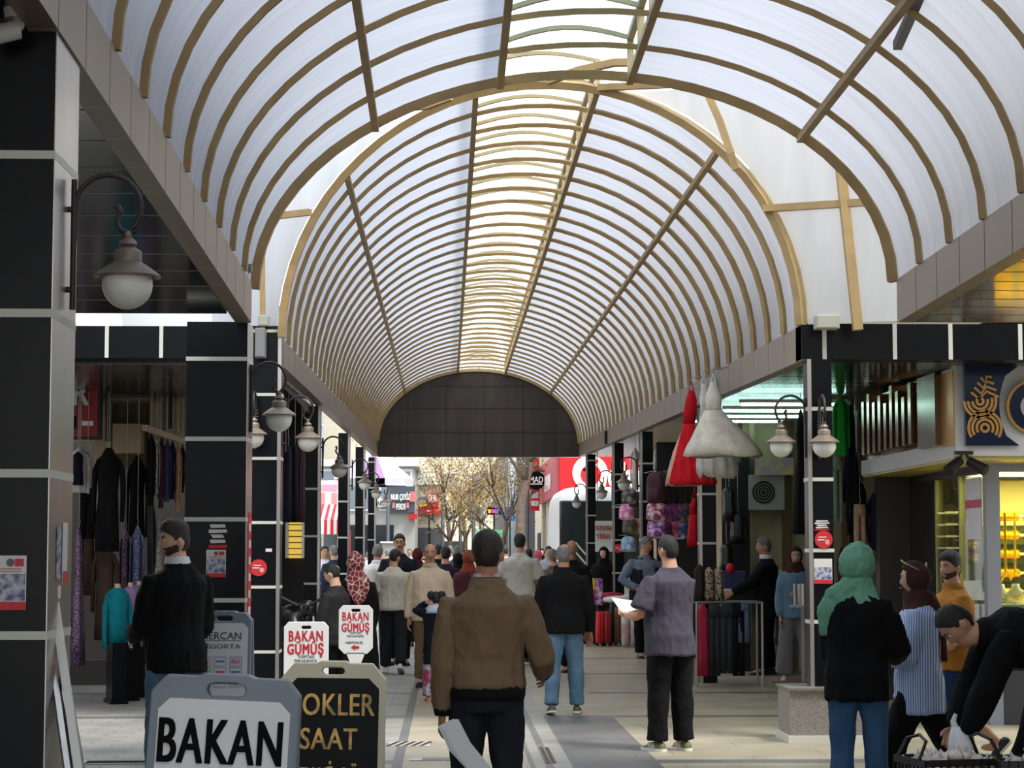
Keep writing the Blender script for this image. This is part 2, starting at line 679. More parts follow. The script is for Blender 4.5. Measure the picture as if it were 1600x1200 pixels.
gbar([(3.50, gy(3.5), 3.5), (3.38, gy(3.38), 4.9), (3.30, gy(3.3), 5.3)], 0.04)
gbar([(2.75, gy(2.75), 4.60), (4.6, gy(4.6), 4.60)])
gbar([(1.35, gy(1.35), 5.80), (4.6, gy(4.6), 5.66)])
gbar([(-1.75, gy(-1.75), 4.82), (-1.32, gy(-1.32), 4.84)])
gbar([(-1.78, gy(-1.78), 3.7), (-1.80, gy(-1.8), 4.95)], 0.025)
gbar([(-1.2, gy(-1.2), 5.72), (-0.3, gy(-.3), 5.80)])
brace = [at(855, 127, 18.6), at(905, 110, 18.5), at(960, 98, 18.4), at(1040, 97, 18.3), at(1080, 112, 18.25), at(1105, 145, 18.2), at(1125, 190, 18.15), at(1142, 240, 18.1), at(1150, 265, 18.1)]
MB().tube(brace, 0.032, square=True).build('brace', RIB, gab, world=True)
MB().tube([at(540, 176, 19.4), at(668, 166, 18.9), at(705, 152, 18.8)], 0.028, square=True).build('brace', RIB, gab, world=True)
MB().tube([at(660, 145, 18.9), at(672, 160, 18.9), at(700, 155, 18.9)], 0.026, square=True).build('brace', RIB, gab, world=True)

# arched end wall of dark panels, closing the vault over the exit
(xl, zl), (xr, zr) = LF(49.3), RF(49.3)
q = MB()
poly = [(xl, 3.84)] + [(ptF(NFR - 1, k / 30).x, ptF(NFR - 1, k / 30).z) for k in range(31)] + [(xr, 3.84)]
q.prism(poly, 49.36, 49.62)
struct(q.build('wall_end', LUNET))
q = MB()
for x in (-.95, -.05, .85, 1.75, 2.5):
    q.box((x - .012, 49.345, 3.86), (x + .012, 49.362, min(5.8, 4.15 + 1.6 * math.sqrt(max(0.02, 1 - ((x - .73) / 2.32) ** 2)))))
for z, hw in ((4.42, 2.28), (4.98, 2.0), (5.5, 1.2)):
    q.box((.73 - hw, 49.345, z - .012), (.73 + hw, 49.362, z + .012))
struct(q.build('trim_end_joints', mat('dark_joint', (30, 28, 27), rough=0.5)))

# fascia bands under the springs
def fascia(name, X0, X1, zb0, zb1, zt0, zt1, y0, y1, step, th):
    q = MB()
    n = max(1, int(round((y1 - y0) / step)))
    for k in range(n):
        a, b = k / n, (k + 1) / n
        g = 0.008 / (y1 - y0)
        def P(u, dx, top):
            return (X0 + (X1 - X0) * u + dx, y0 + (y1 - y0) * u, (zt0 + (zt1 - zt0) * u) if top else (zb0 + (zb1 - zb0) * u))
        q.cur = 0
        u0, u1 = a + g, b - g
        q.add([P(u0, 0, 0), P(u1, 0, 0), P(u1, th, 0), P(u0, th, 0), P(u0, 0, 1), P(u1, 0, 1), P(u1, th, 1), P(u0, th, 1)],
              [(0, 3, 2, 1), (4, 5, 6, 7), (0, 1, 5, 4), (1, 2, 6, 5), (2, 3, 7, 6), (3, 0, 4, 7)])
        q.cur = 1
        u0, u1 = b - g, b + g
        s = 0.004 if th > 0 else -0.004
        if k < n - 1:
            q.add([P(u0, s, 0), P(u1, s, 0), P(u1, th - s, 0), P(u0, th - s, 0), P(u0, s, 1), P(u1, s, 1), P(u1, th - s, 1), P(u0, th - s, 1)],
                  [(0, 3, 2, 1), (4, 5, 6, 7), (0, 1, 5, 4), (1, 2, 6, 5), (2, 3, 7, 6), (3, 0, 4, 7)])
    return struct(q.build(name, [FASC, FJOINT]))
# (inner face X, thickness away from the street)
fascia('trim_1', -1.50, -1.50, 3.586 + 8.6 * .0322, 3.345, 3.65 + 15.9 * .0322, 3.645, 0.0, 16.05, 0.62, -0.12)
fascia('trim_2', 3.22, 3.22, 3.52, 3.25, 3.83, 3.56, 0.0, 15.0, 0.62, 0.12)
fascia('trim_3', -1.60, -1.645, 3.40, 3.86, 3.66, 4.21, 20.2, 49.6, 0.95, -0.12)
fascia('trim_4', 3.06, 3.06, 3.265, 3.85, 3.57, 4.16, 18.15, 49.6, 0.95, 0.12)

# soffits behind the fascias
def soffit(name, x0, x1, y0, y1, z0, z1, step, m, mj, gap=0.01, jw=.003):
    q = MB()
    n = int(round((y1 - y0) / step))
    for k in range(n):
        ya, yb_ = y0 + (y1 - y0) * k / n, y0 + (y1 - y0) * (k + 1) / n
        za, zb_ = z0 + (z1 - z0) * k / n, z0 + (z1 - z0) * (k + 1) / n
        q.cur = 0
        q.add([(x0, ya, za), (x1, ya, za), (x1, yb_ - gap, zb_), (x0, yb_ - gap, zb_), (x0, ya, za + .08), (x1, ya, za + .08), (x1, yb_ - gap, zb_ + .08), (x0, yb_ - gap, zb_ + .08)],
              [(0, 3, 2, 1), (4, 5, 6, 7), (0, 1, 5, 4), (1, 2, 6, 5), (2, 3, 7, 6), (3, 0, 4, 7)])
        q.cur = 1
        q.box((x0, yb_ - gap - jw, zb_ - .002), (x1, yb_ + jw, zb_ + .05))
    return struct(q.build(name, [m, mj]))
SJ = mat('soffit_joint', (150, 146, 136), rough=0.4)
soffit('ceiling_1', -6.2, -1.62, 0.0, 15.4, 3.996, 3.345, 0.60, SOFF, SJ)
soffit('ceiling_2', 3.34, 7.0, 0.0, 15.0, 3.54, 3.255, 0.40, mat('gold_reflection_soffit', (112, 92, 40), rough=0.1, metal=0.85), SJ, 0.006)  # dark gloss soffit with its gold reflection put into the colour
soffit('ceiling_3', -5.5, -1.72, 20.5, 26.0, 3.42, 3.50, 0.30, SLAT, SOFF, 0.02)
soffit('ceiling_4', 3.18, 6.5, 18.4, 30.0, 3.285, 3.50, 0.22, SLAT, SOFF, 0.014)
soffit('ceiling_5', 3.18, 5.0, 30.0, 49.6, 3.50, 3.86, 0.25, mat('sky_reflection_slats', (150, 150, 148), rough=0.2, metal=0.5), SOFF, 0.02)  # far slats made paler, the reflection of the sky painted into their colour

# cross beams over the side street
def beam(name, x0, x1, y0, y1, z0, z1, joints):
    q = MB()
    q.cur = 0
    q.box((x0, y0, z0), (x1, y1, z1))
    q.cur = 1
    for x in joints:
        q.box((x - .018, y0 - .006, z0), (x + .018, y0 + .02, z1 + .002))
    return struct(q.build(name, [BLACK, JOINT]))
beam('trim_5', 3.06, 7.0, 18.15, 18.45, 3.275, 3.585, [at(x, 530, 18.15).x for x in (1288, 1398, 1485, 1594)] + [5.5, 6.1])
beam('trim_6', -6.0, -1.90, 20.2, 20.5, 3.46, 3.765, [at(x, 530, 20.2).x for x in (84, 167, 252, 338)])

# ------------------------------------------------------------ clad pillars
def pillar(label, x0, x1, y0, d, z0, ztop, zj, steel_side, group=None, zbase=0.0, step=0.611, inner=0.0, jt=0.016):
    t = thing('pillar', label, 'pillar', ((x0 + x1) / 2, y0 + d / 2, zbase), group=group)
    MB().box((x0, y0, zbase), (x1, y0 + d, ztop)).build('shaft', BLACK, t, world=True)
    k = math.ceil((zbase + 0.05 - zj) / step)
    while zj + k * step < ztop - 0.03:
        z = zj + k * step
        e = 0.005
        q = MB().box((x0 - e, y0 - e, z - jt), (x1 + e, y0 + d + e, z + jt))
        q.build('joint_strip', JOINT, t, world=True)
        k += 1
    if inner > 0:
        if steel_side > 0:
            MB().box((x1, y0 + 0.0, zbase), (x1 + 0.004, y0 + d, ztop)).build('steel_panel', STEEL, t, world=True)
        else:
            MB().box((x0 - 0.004, y0, zbase), (x0, y0 + d, ztop)).build('steel_panel', STEEL, t, world=True)
    tr = 0.03
    xc = x1 if steel_side > 0 else x0
    MB().box((xc - tr * (steel_side > 0) - 0.002, y0 - .007, zbase), (xc + tr * (steel_side < 0) + .002, y0 - .001, ztop)).build('corner_trim', STEEL, t, world=True) if inner == 0 else None
    return t
P1 = pillar('big black tiled pillar nearest on the left edge', -2.05, -1.515, 8.06, 0.50, 0, 3.655, 1.29, 1, inner=1)
P2 = pillar('wide black tiled pillar behind the man in the black jacket', at(290, 700, 16.1).x, -1.535, 16.1, 0.45, 0, 3.36, 1.243, 1, inner=1)
P3 = pillar('black tiled pillar right of the wide one, by the motorbike', at(388, 700, 20.2).x, -1.60, 20.2, 0.30, 0, 3.77, 1.277, 1, jt=.014)
for (xa, xb_, Y, zj, lab) in ((476, 500, 27.4, 1.816, 'black tiled pillar behind the motorbike on the left side'), (528, 546, 36.0, 1.86, 'slim black pillar right of the red striped awning'),
                             (555, 570, 42.9, 1.91, 'second last black pillar on the left side'), (575, 587, 50.0, 1.91, 'farthest black pillar on the left side by the exit')):
    pillar(lab, at(xa, 800, Y).x, at(xb_, 800, Y).x, Y, 0.22, 0, 3.40 + (Y - 20.2) * .0156 - .01, zj, 1, jt=.014)
PR1 = pillar('black tiled pillar on the speckled granite plinth at right', at(1264, 800, 18.15).x, at(1302, 800, 18.15).x, 18.15, 0.22, 0.46, 3.275, 1.622, -1, zbase=0.46)
for (xa, xb_, Y, zj, lab) in ((1093, 1119, 26.2, 1.72, 'black tiled pillar beside the hanging gowns'), (1001, 1021, 33.8, 1.81, 'black pillar behind the man in the dark vest'),
                             (958, 975, 39.3, 1.84, 'black pillar with a round red sticker above the suitcases'), (916, 931, 46.9, 1.82, 'farthest black pillar on the right by the bus')):
    pillar(lab, at(xa, 800, Y).x, at(xb_, 800, Y).x, Y, 0.22, 0, 3.265 + (Y - 18.15) * .0186 - .01, zj, -1, jt=.014)
pl = thing('plinth', 'speckled grey granite plinth under the right pillar', 'plinth', (3.28, 18.2, 0))
MB().box((at(1232, 1000, 18.0).x, 17.95, 0.06), (3.62, 18.6, 0.44)).build('block', GRAN, pl, world=True)
MB().box((at(1229, 1000, 18.0).x, 17.92, 0.44), (3.64, 18.63, 0.46)).build('cap', mat('granite_cap', (120, 114, 106), rough=0.35, var=0.2, vscale=60), pl, world=True)
MB().box((at(1228, 1000, 18.0).x, 17.91, 0.0), (3.65, 18.64, 0.06)).build('skirting', mat('pale_skirting', (205, 203, 196), rough=0.5), pl, world=True)

# ------------------------------------------------------------ wall lamps
LMET = mat('lamp_bronze', (120, 108, 96), rough=0.45, metal=0.4, var=0.15, vscale=12)
LDARK = mat('lamp_dark', (52, 46, 46), rough=0.5, metal=0.4)
GLOBE = mat('frosted_globe', (222, 222, 214), rough=0.35, spec=0.4)
def make_lamp(label, group=None):
    """bracket at local origin on a wall in the plane x=0; the arm reaches toward +x, globe centre at x=.24, z=0"""
    t = thing('wall_lamp', label, 'lamp', (0, 0, 0), group=group)
    q = MB()
    q.tube([(0.0, 0, -0.10), (0.0, 0, 0.42)], 0.012)
    q.tube([(-0.05, 0, -0.02), (0.0, 0, -0.02)], 0.012)
    q.tube([(-0.05, 0, 0.30), (0.0, 0, 0.30)], 0.012)
    b = q.build('bracket', LDARK, t, smooth=True)
    q = MB()
    for k in range(12):
        z = -0.06 + k * 0.03
        q.tube([(-0.055, 0.012, z), (-0.055, -0.012, z + .02)], 0.011, seg=6)
    q.tube([(-0.055, 0, -0.09), (-0.055, 0, .33)], 0.008, seg=6)
    q.build('twisted_bar', LDARK, t)
    pts = [(0.0, 0, -0.05), (0.0, 0, .12), (0.004, 0, .24)]
    for k in range(15):
        a = PI - 0.15 - k * (PI + 1.0) / 14
        pts.append((0.135 + 0.13 * math.cos(a), 0, .31 + 0.13 * math.sin(a)))
    # the curl that carries the lamp
    cx, cz = 0.215, 0.262
    for k in range(1, 11):
        a = -0.55 - k * (PI + .25) / 10
        r = 0.052 - 0.001 * k
        pts.append((cx + r * math.cos(a), 0, cz - .005 + r * math.sin(a)))
    pts.append((0.168, 0, .315))
    MB().tube(pts, [0.011] * (len(pts) - 1) + [0.014], seg=8).build('arm', LDARK, t, smooth=True)
    g = (0.215, 0, 0)
    MB().lathe([(0.012, .215), (0.018, .205), (0.014, .19), (0.034, .172), (0.036, .160), (0.026, .152), (0.052, .135), (0.055, .128), (0.055, .092)], g).build('cap', LMET, t, smooth=True)
    MB().lathe([(0.05, .128), (0.055, .118), (0.056, .09), (0.075, .078), (0.115, .05), (0.132, .034), (0.130, .028), (0.112, .040), (0.07, .064), (0.045, .078)], g, cap=False).build('shade', LMET, t, smooth=True)
    q = MB()
    prof = [(0.1 * math.sin(a), -0.1 * math.cos(a) - 0.01 + 0.012) for a in [0.02 + k * (2.05) / 12 for k in range(13)]]
    q.lathe(prof, g)
    q.build('globe', GLOBE, t, smooth=True)
    return t
lamp0 = make_lamp('x')
first = [True]
def lamp(label, px, py, Y, side=1, rz=None, group=None):
    """globe centre at a pixel and depth; side +1: arm reaches to +x"""
    c = at(px, py, Y)
    o = lamp0 if first[0] else copy_tree(lamp0)
    first[0] = False
    r = (0 if side > 0 else PI) if rz is None else rz
    off = Matrix.Rotation(r, 3, 'Z') @ Vector((0.215, 0, 0))
    o.location = c - off
    o.rotation_euler = (0, 0, r)
    WLOC[o.name] = o.location.copy()
    o['label'] = label
    return o
lamp('large globe wall lamp on the nearest left pillar', 199, 445, 8.35, 1)
lamp('globe wall lamp on the wide black pillar, second from the left edge', 436, 655, 16.3, 1)
lamp('globe lamp on the front of the pillar by the motorbike, mostly hidden', 396, 684, 19.9, rz=-PI / 2)
lamp('globe wall lamp on the street side of the pillar by the motorbike', 481, 690, 20.35, 1)
lamp('globe wall lamp fourth along the left row of pillars', 530, 735, 27.5, 1)
lamp('globe wall lamp on the slim pillar right of the striped awning', 570, 757, 36.1, 1)
lamp('globe wall lamp second last along the left row', 588, 772, 43.0, 1)
lamp('farthest globe wall lamp on the left side by the exit', 603, 786, 50.1, 1)
lamp('globe wall lamp on the street side of the plinth pillar', 1221, 697, 18.25, -1)
lamp('globe lamp on the front face of the plinth pillar', 1288, 697, 17.85, rz=-PI / 2)
lamp('globe wall lamp left of the backpack stall', 975, 757, 33.9, -1)
lamp('globe wall lamp in front of the red shop sign', 940, 772, 39.4, -1)
lamp('farthest globe wall lamp on the right in front of the bus', 901, 787, 47.0, -1)
# ------------------------------------------------------------ buildings either side (outside walls of the arcade shops)
BEIGE = mat('beige_render', (186, 172, 146), rough=0.85, var=0.1, vscale=1.5)
GREYW = mat('grey_render', (150, 148, 146), rough=0.85, var=0.1, vscale=1.5)
DGREY = mat('charcoal_paint', (58, 60, 66), rough=0.6)
RED = mat('sign_red', (205, 22, 30), rough=0.45)
RED_D = mat('sign_dark_red', (150, 16, 26), rough=0.45)
WLET = mat('white_letters', (240, 240, 238), rough=0.4)
BLET = mat('black_letters', (12, 12, 13), rough=0.8, spec=.1)
GLASSD = mat('dark_window_glass', (38, 46, 52), rough=0.08, spec=0.7)
def wall(name, lo, hi, m):
    return struct(MB().box(lo, hi).build(name, m))
wall('wall_left', (-6.6, -14, 0), (-6.2, 16.8, 9.0), GREYW)
wall('wall_right', (7.0, -14, 0), (7.4, 15.0, 9.0), BEIGE)
wall('wall_right_side_street', (7.0, 18.2, 0), (7.4, 49.6, 8.0), GREYW)
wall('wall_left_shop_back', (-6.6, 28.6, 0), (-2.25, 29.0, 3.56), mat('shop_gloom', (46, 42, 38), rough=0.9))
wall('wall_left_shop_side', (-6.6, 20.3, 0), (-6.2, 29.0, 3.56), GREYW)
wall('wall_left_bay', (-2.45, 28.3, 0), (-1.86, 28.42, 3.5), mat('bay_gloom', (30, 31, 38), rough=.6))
struct(MB().box((-2.4, 20.55, 3.36), (-1.76, 28.3, 3.5)).build('ceiling_7', SOFF))
wall('wall_left_shop_end', (-2.45, 26.2, 0), (-2.25, 29.0, 3.5), BEIGE)
wall('wall_right_shops', (4.75, 29.9, 0), (5.1, 49.6, 3.9), CREAM)
wall('wall_right_shops_back', (4.75, 29.6, 0), (7.0, 29.9, 3.6), CREAM)
wall('wall_right_upper', (5.0, 18.5, 3.75), (7.2, 49.6, 8.0), BEIGE)

# ------------------------------------------------------------ hanging clothes
def fabric(name, col, **k):
    k.setdefault('rough', 0.9)
    k.setdefault('var', 0.18)
    k.setdefault('vscale', 9)
    k.setdefault('bump', 0.25)
    k.setdefault('bscale', 25)
    k.setdefault('spec', 0.2)
    return mat(name, col, **k)
F_BLACK = fabric('black_cloth', (17, 17, 21))
F_NAVY = fabric('navy_cloth', (24, 26, 44))
F_BROWN = fabric('brown_wool', (74, 60, 48))
F_TEAL = fabric('teal_knit', (12, 112, 124))
F_LILAC = fabric('lilac_cloth', (142, 112, 150))
F_WHITE = fabric('white_cloth', (214, 212, 208))
F_GREY = fabric('grey_cloth', (112, 112, 116))
F_BLUE = fabric('slate_blue_cloth', (62, 66, 104))
F_MAROON = fabric('plum_cloth', (68, 44, 56))
F_TAN = fabric('tan_cloth', (172, 142, 116))
F_GREEN = fabric('bright_green_cloth', (40, 168, 60))
F_SAGE = fabric('sage_cloth', (120, 140, 122))
F_SEQ = mat('blue_sequins', (38, 46, 92), rough=0.3, metal=0.4, col2=(150, 160, 200), vscale=70, bump=0.6, bscale=140)
F_SEQP = mat('plum_sequins', (60, 44, 66), rough=0.3, metal=0.4, col2=(170, 140, 176), vscale=60, bump=0.6, bscale=140)
F_SEQS = mat('silver_sequins', (110, 98, 92), rough=0.3, metal=0.5, col2=(200, 188, 180), vscale=60, bump=0.6, bscale=140)
F_PATT = mat('speckled_print', (26, 22, 22), rough=0.8, col2=(196, 176, 150), vscale=45)
HANG = mat('hanger_wire', (150, 150, 150), rough=0.35, metal=0.8)

def wav(a, n, amp, ph):
    return 1 + amp * math.sin(n * a + ph) + amp * 0.5 * math.sin((2 * n + 1) * a + 1.7 * ph)

def cloth_body(prof, seg=28, amp=0.05, folds=6, ph=0.0, ruf=0.0):
    """prof: (z, half width, half depth) from hem to neck"""
    rings = []
    m = len(prof)
    for i, (z, w, d) in enumerate(prof):
        k = 1 - i / (m - 1)
        rings.append([Vector((w * math.cos(a) * wav(a, folds, amp * k, ph), d * math.sin(a) * wav(a, folds, amp * k * 1.6, ph), z + ruf * k * math.sin(folds * 2 * a + ph))) for a in [2 * PI * j / seg for j in range(seg)]])
    return MB().loft(rings)

def hang_garment(name, label, cat, px0, py0, px1, py1, Y, m, kind='coat', rz=0.0, sleeve=0.75, group=None, m2=None, hanger=True, depth=0.10, fit=True):
    """a garment filling the photo box px0..px1, py0..py1 at depth Y"""
    a, b = at(px0, py1, Y), at(px1, py0, Y)
    W, H = b.x - a.x, b.z - a.z
    if abs(rz) > 0.01 and fit:
        W = W / max(0.35, abs(math.cos(rz)))
    t = thing(name, label, cat, ((a.x + b.x) / 2, Y, a.z), rz, group)
    ph = random.random() * 6
    hw = W / 2
    if kind in ('coat', 'top', 'vest'):
        bw = hw * (0.72 if kind != 'vest' else 0.95)
        q = cloth_body([(0, bw * 1.02, depth), (H * .3, bw * .95, depth), (H * .55, bw * .86, depth * .95), (H * .78, bw * .96, depth * .9), (H * .9, bw * .86, depth * .75), (H * .95, bw * .5, depth * .6), (H, bw * .22, depth * .5)], ph=ph)
        q.build('body', m, t, smooth='all')
        if kind != 'vest':
            for s in (-1, 1):
                L = H * sleeve
                p = [Vector((s * bw * .78, 0, H * .89)), Vector((s * hw * .86, 0.01, H * .78)), Vector((s * hw * .92, 0.02, H * .89 - L * .55)), Vector((s * hw * .9, -0.02, H * .89 - L))]
                r = hw * 0.19
                MB().tube(p, [r * .9, r, r * .9, r * .75], ry=[depth * .6, depth * .65, depth * .6, depth * .5], up=(0, 1, 0)).build('sleeve', m, t, smooth='all')
        if m2:
            cloth_body([(H * .62, bw * .35, depth * 1.06), (H * .96, bw * .5, depth * .68), (H * 1.0, bw * .25, depth * .55)], amp=0).build('collar', m2, t, smooth='all')
    elif kind == 'dress':
        q = cloth_body([(0, hw, depth * 1.5), (H * .25, hw * .86, depth * 1.3), (H * .45, hw * .68, depth * 1.1), (H * .62, hw * .46, depth * .8), (H * .8, hw * .55, depth * .85), (H * .9, hw * .42, depth * .6), (H, hw * .12, depth * .3)], amp=0.09, folds=7, ph=ph)
        q.build('body', m, t, smooth='all')
    elif kind == 'trousers':
        for s in (-1, 1):
            p = [Vector((s * hw * .48, 0, 0)), Vector((s * hw * .47, 0.01, H * .5)), Vector((s * hw * .42, 0, H * .95))]
            MB().tube(p, [hw * .44, hw * .46, hw * .5], ry=[depth * .5, depth * .6, depth * .6], up=(0, 1, 0)).build('leg', m, t, smooth='all')
        MB().tube([Vector((0, 0, H * .8)), Vector((0, 0, H))], [hw * .95, hw * .85], ry=[depth * .7, depth * .6], up=(0, 1, 0), seg=16).build('waistband', m2 or m, t, smooth='all')
    if hanger:
        zc_ = (3.44 if a.x < 0 else 3.30 + (Y - 18.4) * .0186) - a.z
        MB().tube([(0, 0, H * .97), (0, 0, H * 1.03), (.012, 0, H * 1.03 + .03), (0, 0, H * 1.03 + .05), (0, 0, max(zc_, H * 1.03 + .06))], .004, seg=6).build('hanger_hook', HANG, t)
    return t

# --- left clothes shop across the side street (front plane about Y 26)
q = MB()
q.box((-6.2, 26.0, 2.95), (-2.3, 26.3, 3.55))
struct(q.build('wall_left_shop_head', BEIGE))
bk = MB().box((at(186, 0, 26).x, 25.9, 2.62), (at(243, 0, 26).x, 26.02, 3.42))
tag(bk.build('wall_panel', mat('brown_stone_panel', (96, 84, 66), rough=0.9, var=0.2, vscale=14)), 'brown stone panel on the wall above the left clothes shop', 'panel')
for (xa, xb_, lab) in ((160, 186, 'cream wall pier right of the red letter sign'), (244, 262, 'cream wall pier right of the brown stone panel'), (268, 290, 'cream wall pier above the jacket rail')):
    tag(MB().box((at(xa, 0, 25.95).x, 25.86, 2.2 if xa < 170 else 2.75), (at(xb_, 0, 25.95).x, 26.0, 3.44)).build('wall_pier', CREAM), lab, 'pier')
for (x, y0, y1, lab) in ((168, 562, 690, 'dark pipe down the wall beside the red letter sign'), (266, 572, 670, 'dark pipe down the wall above the jacket rail')):
    tag(MB().tube([at(x, y0, 25.8), at(x, y1, 25.8)], 0.03).build('pipe', DARKM), lab, 'pipe')
tag(MB().box((at(188, 0, 25.7).x, 25.6, at(0, 708, 25.7).z), (at(232, 0, 25.7).x, 25.95, at(0, 662, 25.7).z)).build('shutter_box', CREAM, bevel=.01), 'cream shutter box above the left clothes shop entrance', 'shutter box')
# red sign with the letter R
rs = thing('shop_sign', 'red shop sign with a big white R behind the nearest pillar', 'sign', at(100, 686, 24.6))
W0 = at(100, 686, 24.6)
def rel(px, py, Y, root):
    return at(px, py, Y) - WLOC[root.name]
a, b = rel(60, 686, 24.6, rs), rel(158, 577, 24.6, rs)
MB().box((a.x, -.0, a.z), (b.x, .16, b.z)).build('frame', DARKM, rs)
MB().box((a.x + .03, -.012, a.z + .03), (b.x - .03, .02, b.z - .03)).build('face', RED_D, rs)
lettering('R', 23 * .00746, 36 * .00746, mat('letter_silver', (205, 205, 205), rough=0.3), rs, rel(128, 615, 24.58, rs) + Vector((0, -.02, 0)), bold=.06, depth=.03)
MB().box((rel(112, 670, 24.58, rs).x, -.03, rel(112, 670, 24.58, rs).z), (rel(119, 650, 24.58, rs).x, -.01, rel(119, 650, 24.58, rs).z)).build('mark', BLET, rs)
MB().box((rel(128, 665, 24.58, rs).x, -.03, rel(128, 665, 24.58, rs).z), (rel(146, 658, 24.58, rs).x, -.01, rel(146, 658, 24.58, rs).z)).build('mark', WLET, rs)
# jacket rail
ra, rb = at(226, 668, 24.2), at(288, 690, 25.0)
rail = thing('clothes_rail', 'cream rail carrying a row of jackets in the left shop', 'rail', ra)
MB().tube([ra, rb], 0.03, square=True).build('bar', mat('cream_rail', (206, 186, 164), rough=0.5), rail, world=True)
MB().tube([ra + Vector((0, 0, 0)), ra + Vector((0, 1.6, 0.0))], 0.015).build('bracket', DARKM, rail, world=True)
for k, (m, lab, x, w, y1, kd) in enumerate(((F_BLACK, 'black leather jacket at the left end of the cream rail', 236, 15, 790, 'top'), (F_SEQS, 'silver sequinned top second on the cream rail', 245, 11, 772, 'top'), (F_MAROON, 'plum jacket third on the cream rail', 252, 12, 794, 'coat'),
                                     (F_BLUE, 'slate blue jacket in the middle of the cream rail', 261, 13, 784, 'coat'), (F_NAVY, 'navy jacket right of the slate blue one on the rail', 269, 12, 780, 'coat'), (F_TAN, 'tan trench coat near the right end of the rail', 278, 12, 800, 'coat'), (F_BLACK, 'black top at the right end of the rail', 285, 9, 770, 'top'))):
    u = (x - 226) / 62
    hang_garment('hanging_jacket', lab, 'jacket', x - w / 2, 673 + u * 22, x + w / 2, y1, 24.3 + .75 * u, m, kd, group='jackets on the cream rail', depth=.06, rz=0)
hang_garment('white_shirt', 'white shirt under a dark vest hanging behind the nearest pillar', 'shirt', 106, 700, 141, 770, 24.3, F_WHITE, 'top', sleeve=.9)
hang_garment('dark_vest', 'dark vest hanging over the white shirt at the left shop', 'vest', 112, 706, 131, 758, 24.16, F_NAVY, 'vest', depth=.08)
hang_garment('long_coat', 'long black fur collared coat hanging in the left shop', 'coat', 143, 700, 195, 862, 24.0, F_BLACK, 'coat', m2=F_BLACK, sleeve=.6)
hang_garment('brown_coat', 'brown belted wool coat below the long black coat', 'coat', 142, 850, 186, 1000, 24.4, F_BROWN, 'coat', sleeve=.6)
hang_garment('brown_coat', 'brown coat behind the plum sequinned dress', 'coat', 126, 770, 152, 930, 24.9, F_BROWN, 'coat')
hang_garment('sequin_dress', 'plum sequinned dress beside the nearest pillar', 'dress', 108, 825, 136, 1040, 24.2, F_SEQP, 'dress')
hang_garment('black_trousers', 'black trousers hanging below the white shirt', 'trousers', 122, 762, 150, 842, 24.5, F_BLACK, 'trousers')
hang_garment('sequin_dress', 'dark sequinned dress on the left shop wall', 'dress', 186, 828, 206, 930, 25.2, F_SEQP, 'coat')
hang_garment('sequin_dress', 'blue sequinned dress on a mannequin behind the teal sweater', 'dress', 202, 822, 226, 960, 25.1, F_SEQ, 'coat')
hang_garment('sequin_dress', 'silver sequinned dress beside the dark haired man', 'dress', 238, 845, 258, 930, 25.0, F_SEQS, 'dress')
hang_garment('dark_dress', 'black dress hanging at the back of the left shop', 'dress', 196, 712, 232, 860, 25.7, F_BLACK, 'coat')
hang_garment('dark_dress', 'dark dress hanging below the jacket rail', 'dress', 226, 790, 250, 990, 26.0, F_NAVY, 'dress')
tag(MB().tube([at(233, 700, 25.6), at(236, 1066, 25.6)], 0.03, square=True).build('door_post', DARKM), 'thin dark post at the left clothes shop entrance', 'post')
# row of bust mannequins with sweaters
SKINM = mat('mannequin_skin', (206, 168, 138), rough=0.5)
def bust(label, px0, py0, px1, py1, Y, m, rz=.5):
    a, b = at(px0, py1, Y), at(px1, py0, Y)
    W, H = b.x - a.x, b.z - a.z
    t = thing('bust_mannequin', label, 'mannequin', ((a.x + b.x) / 2, Y, 0), rz, 'bust mannequins in sweaters')
    z0 = a.z
    h = W / 2
    q = cloth_body([(z0, h * .75, .12), (z0 + H * .4, h * .72, .12), (z0 + H * .75, h * .8, .13), (z0 + H * .88, h * .62, .1), (z0 + H * .93, h * .3, .07)], amp=.02)
    q.build('sweater', m, t, smooth='all')
    for s in (-1, 1):
        MB().tube([(s * h * .62, 0, z0 + H * .82), (s * h * .86, -.02, z0 + H * .6), (s * h * .92, -.04, z0 + H * .2), (s * h * .9, -.06, z0 - H * .12)], [h * .2, h * .2, h * .17, h * .13], ry=.055, up=(0, 1, 0)).build('sleeve', m, t, smooth='all')
    MB().lathe([(h * .34, z0 + H * .84), (h * .3, z0 + H * .9), (h * .2, z0 + H * .95), (h * .19, z0 + H)], (0, 0, 0), seg=14).build('neck', SKINM, t, smooth='all')
    MB().box((-h * .5, -.16, .02), (h * .5, .16, z0)).build('stand', BLACK, t)
    MB().box((-h * .62, -.2, 0), (h * .62, .2, .04)).build('foot', BLACK, t)
    return t
bust('bust mannequin in a teal sweater, front of the row', 160, 912, 206, 1004, 22.9, F_TEAL, rz=.35)
bust('bust mannequin in a lilac top behind the teal one', 184, 910, 222, 1000, 23.4, F_LILAC, rz=.35)
bust('bust mannequin in a grey top, third of the row', 198, 908, 234, 996, 23.9, F_GREY, rz=.35)
bust('bust mannequin in a navy top at the back of the row', 208, 908, 238, 990, 24.4, F_NAVY, rz=.35)
# low plinth line of the shop
struct(MB().box((-6.2, 26.05, 0), (-2.3, 26.2, .3)).build('baseboard_left_shop', mat('shop_base', (70, 66, 62), rough=.6)))

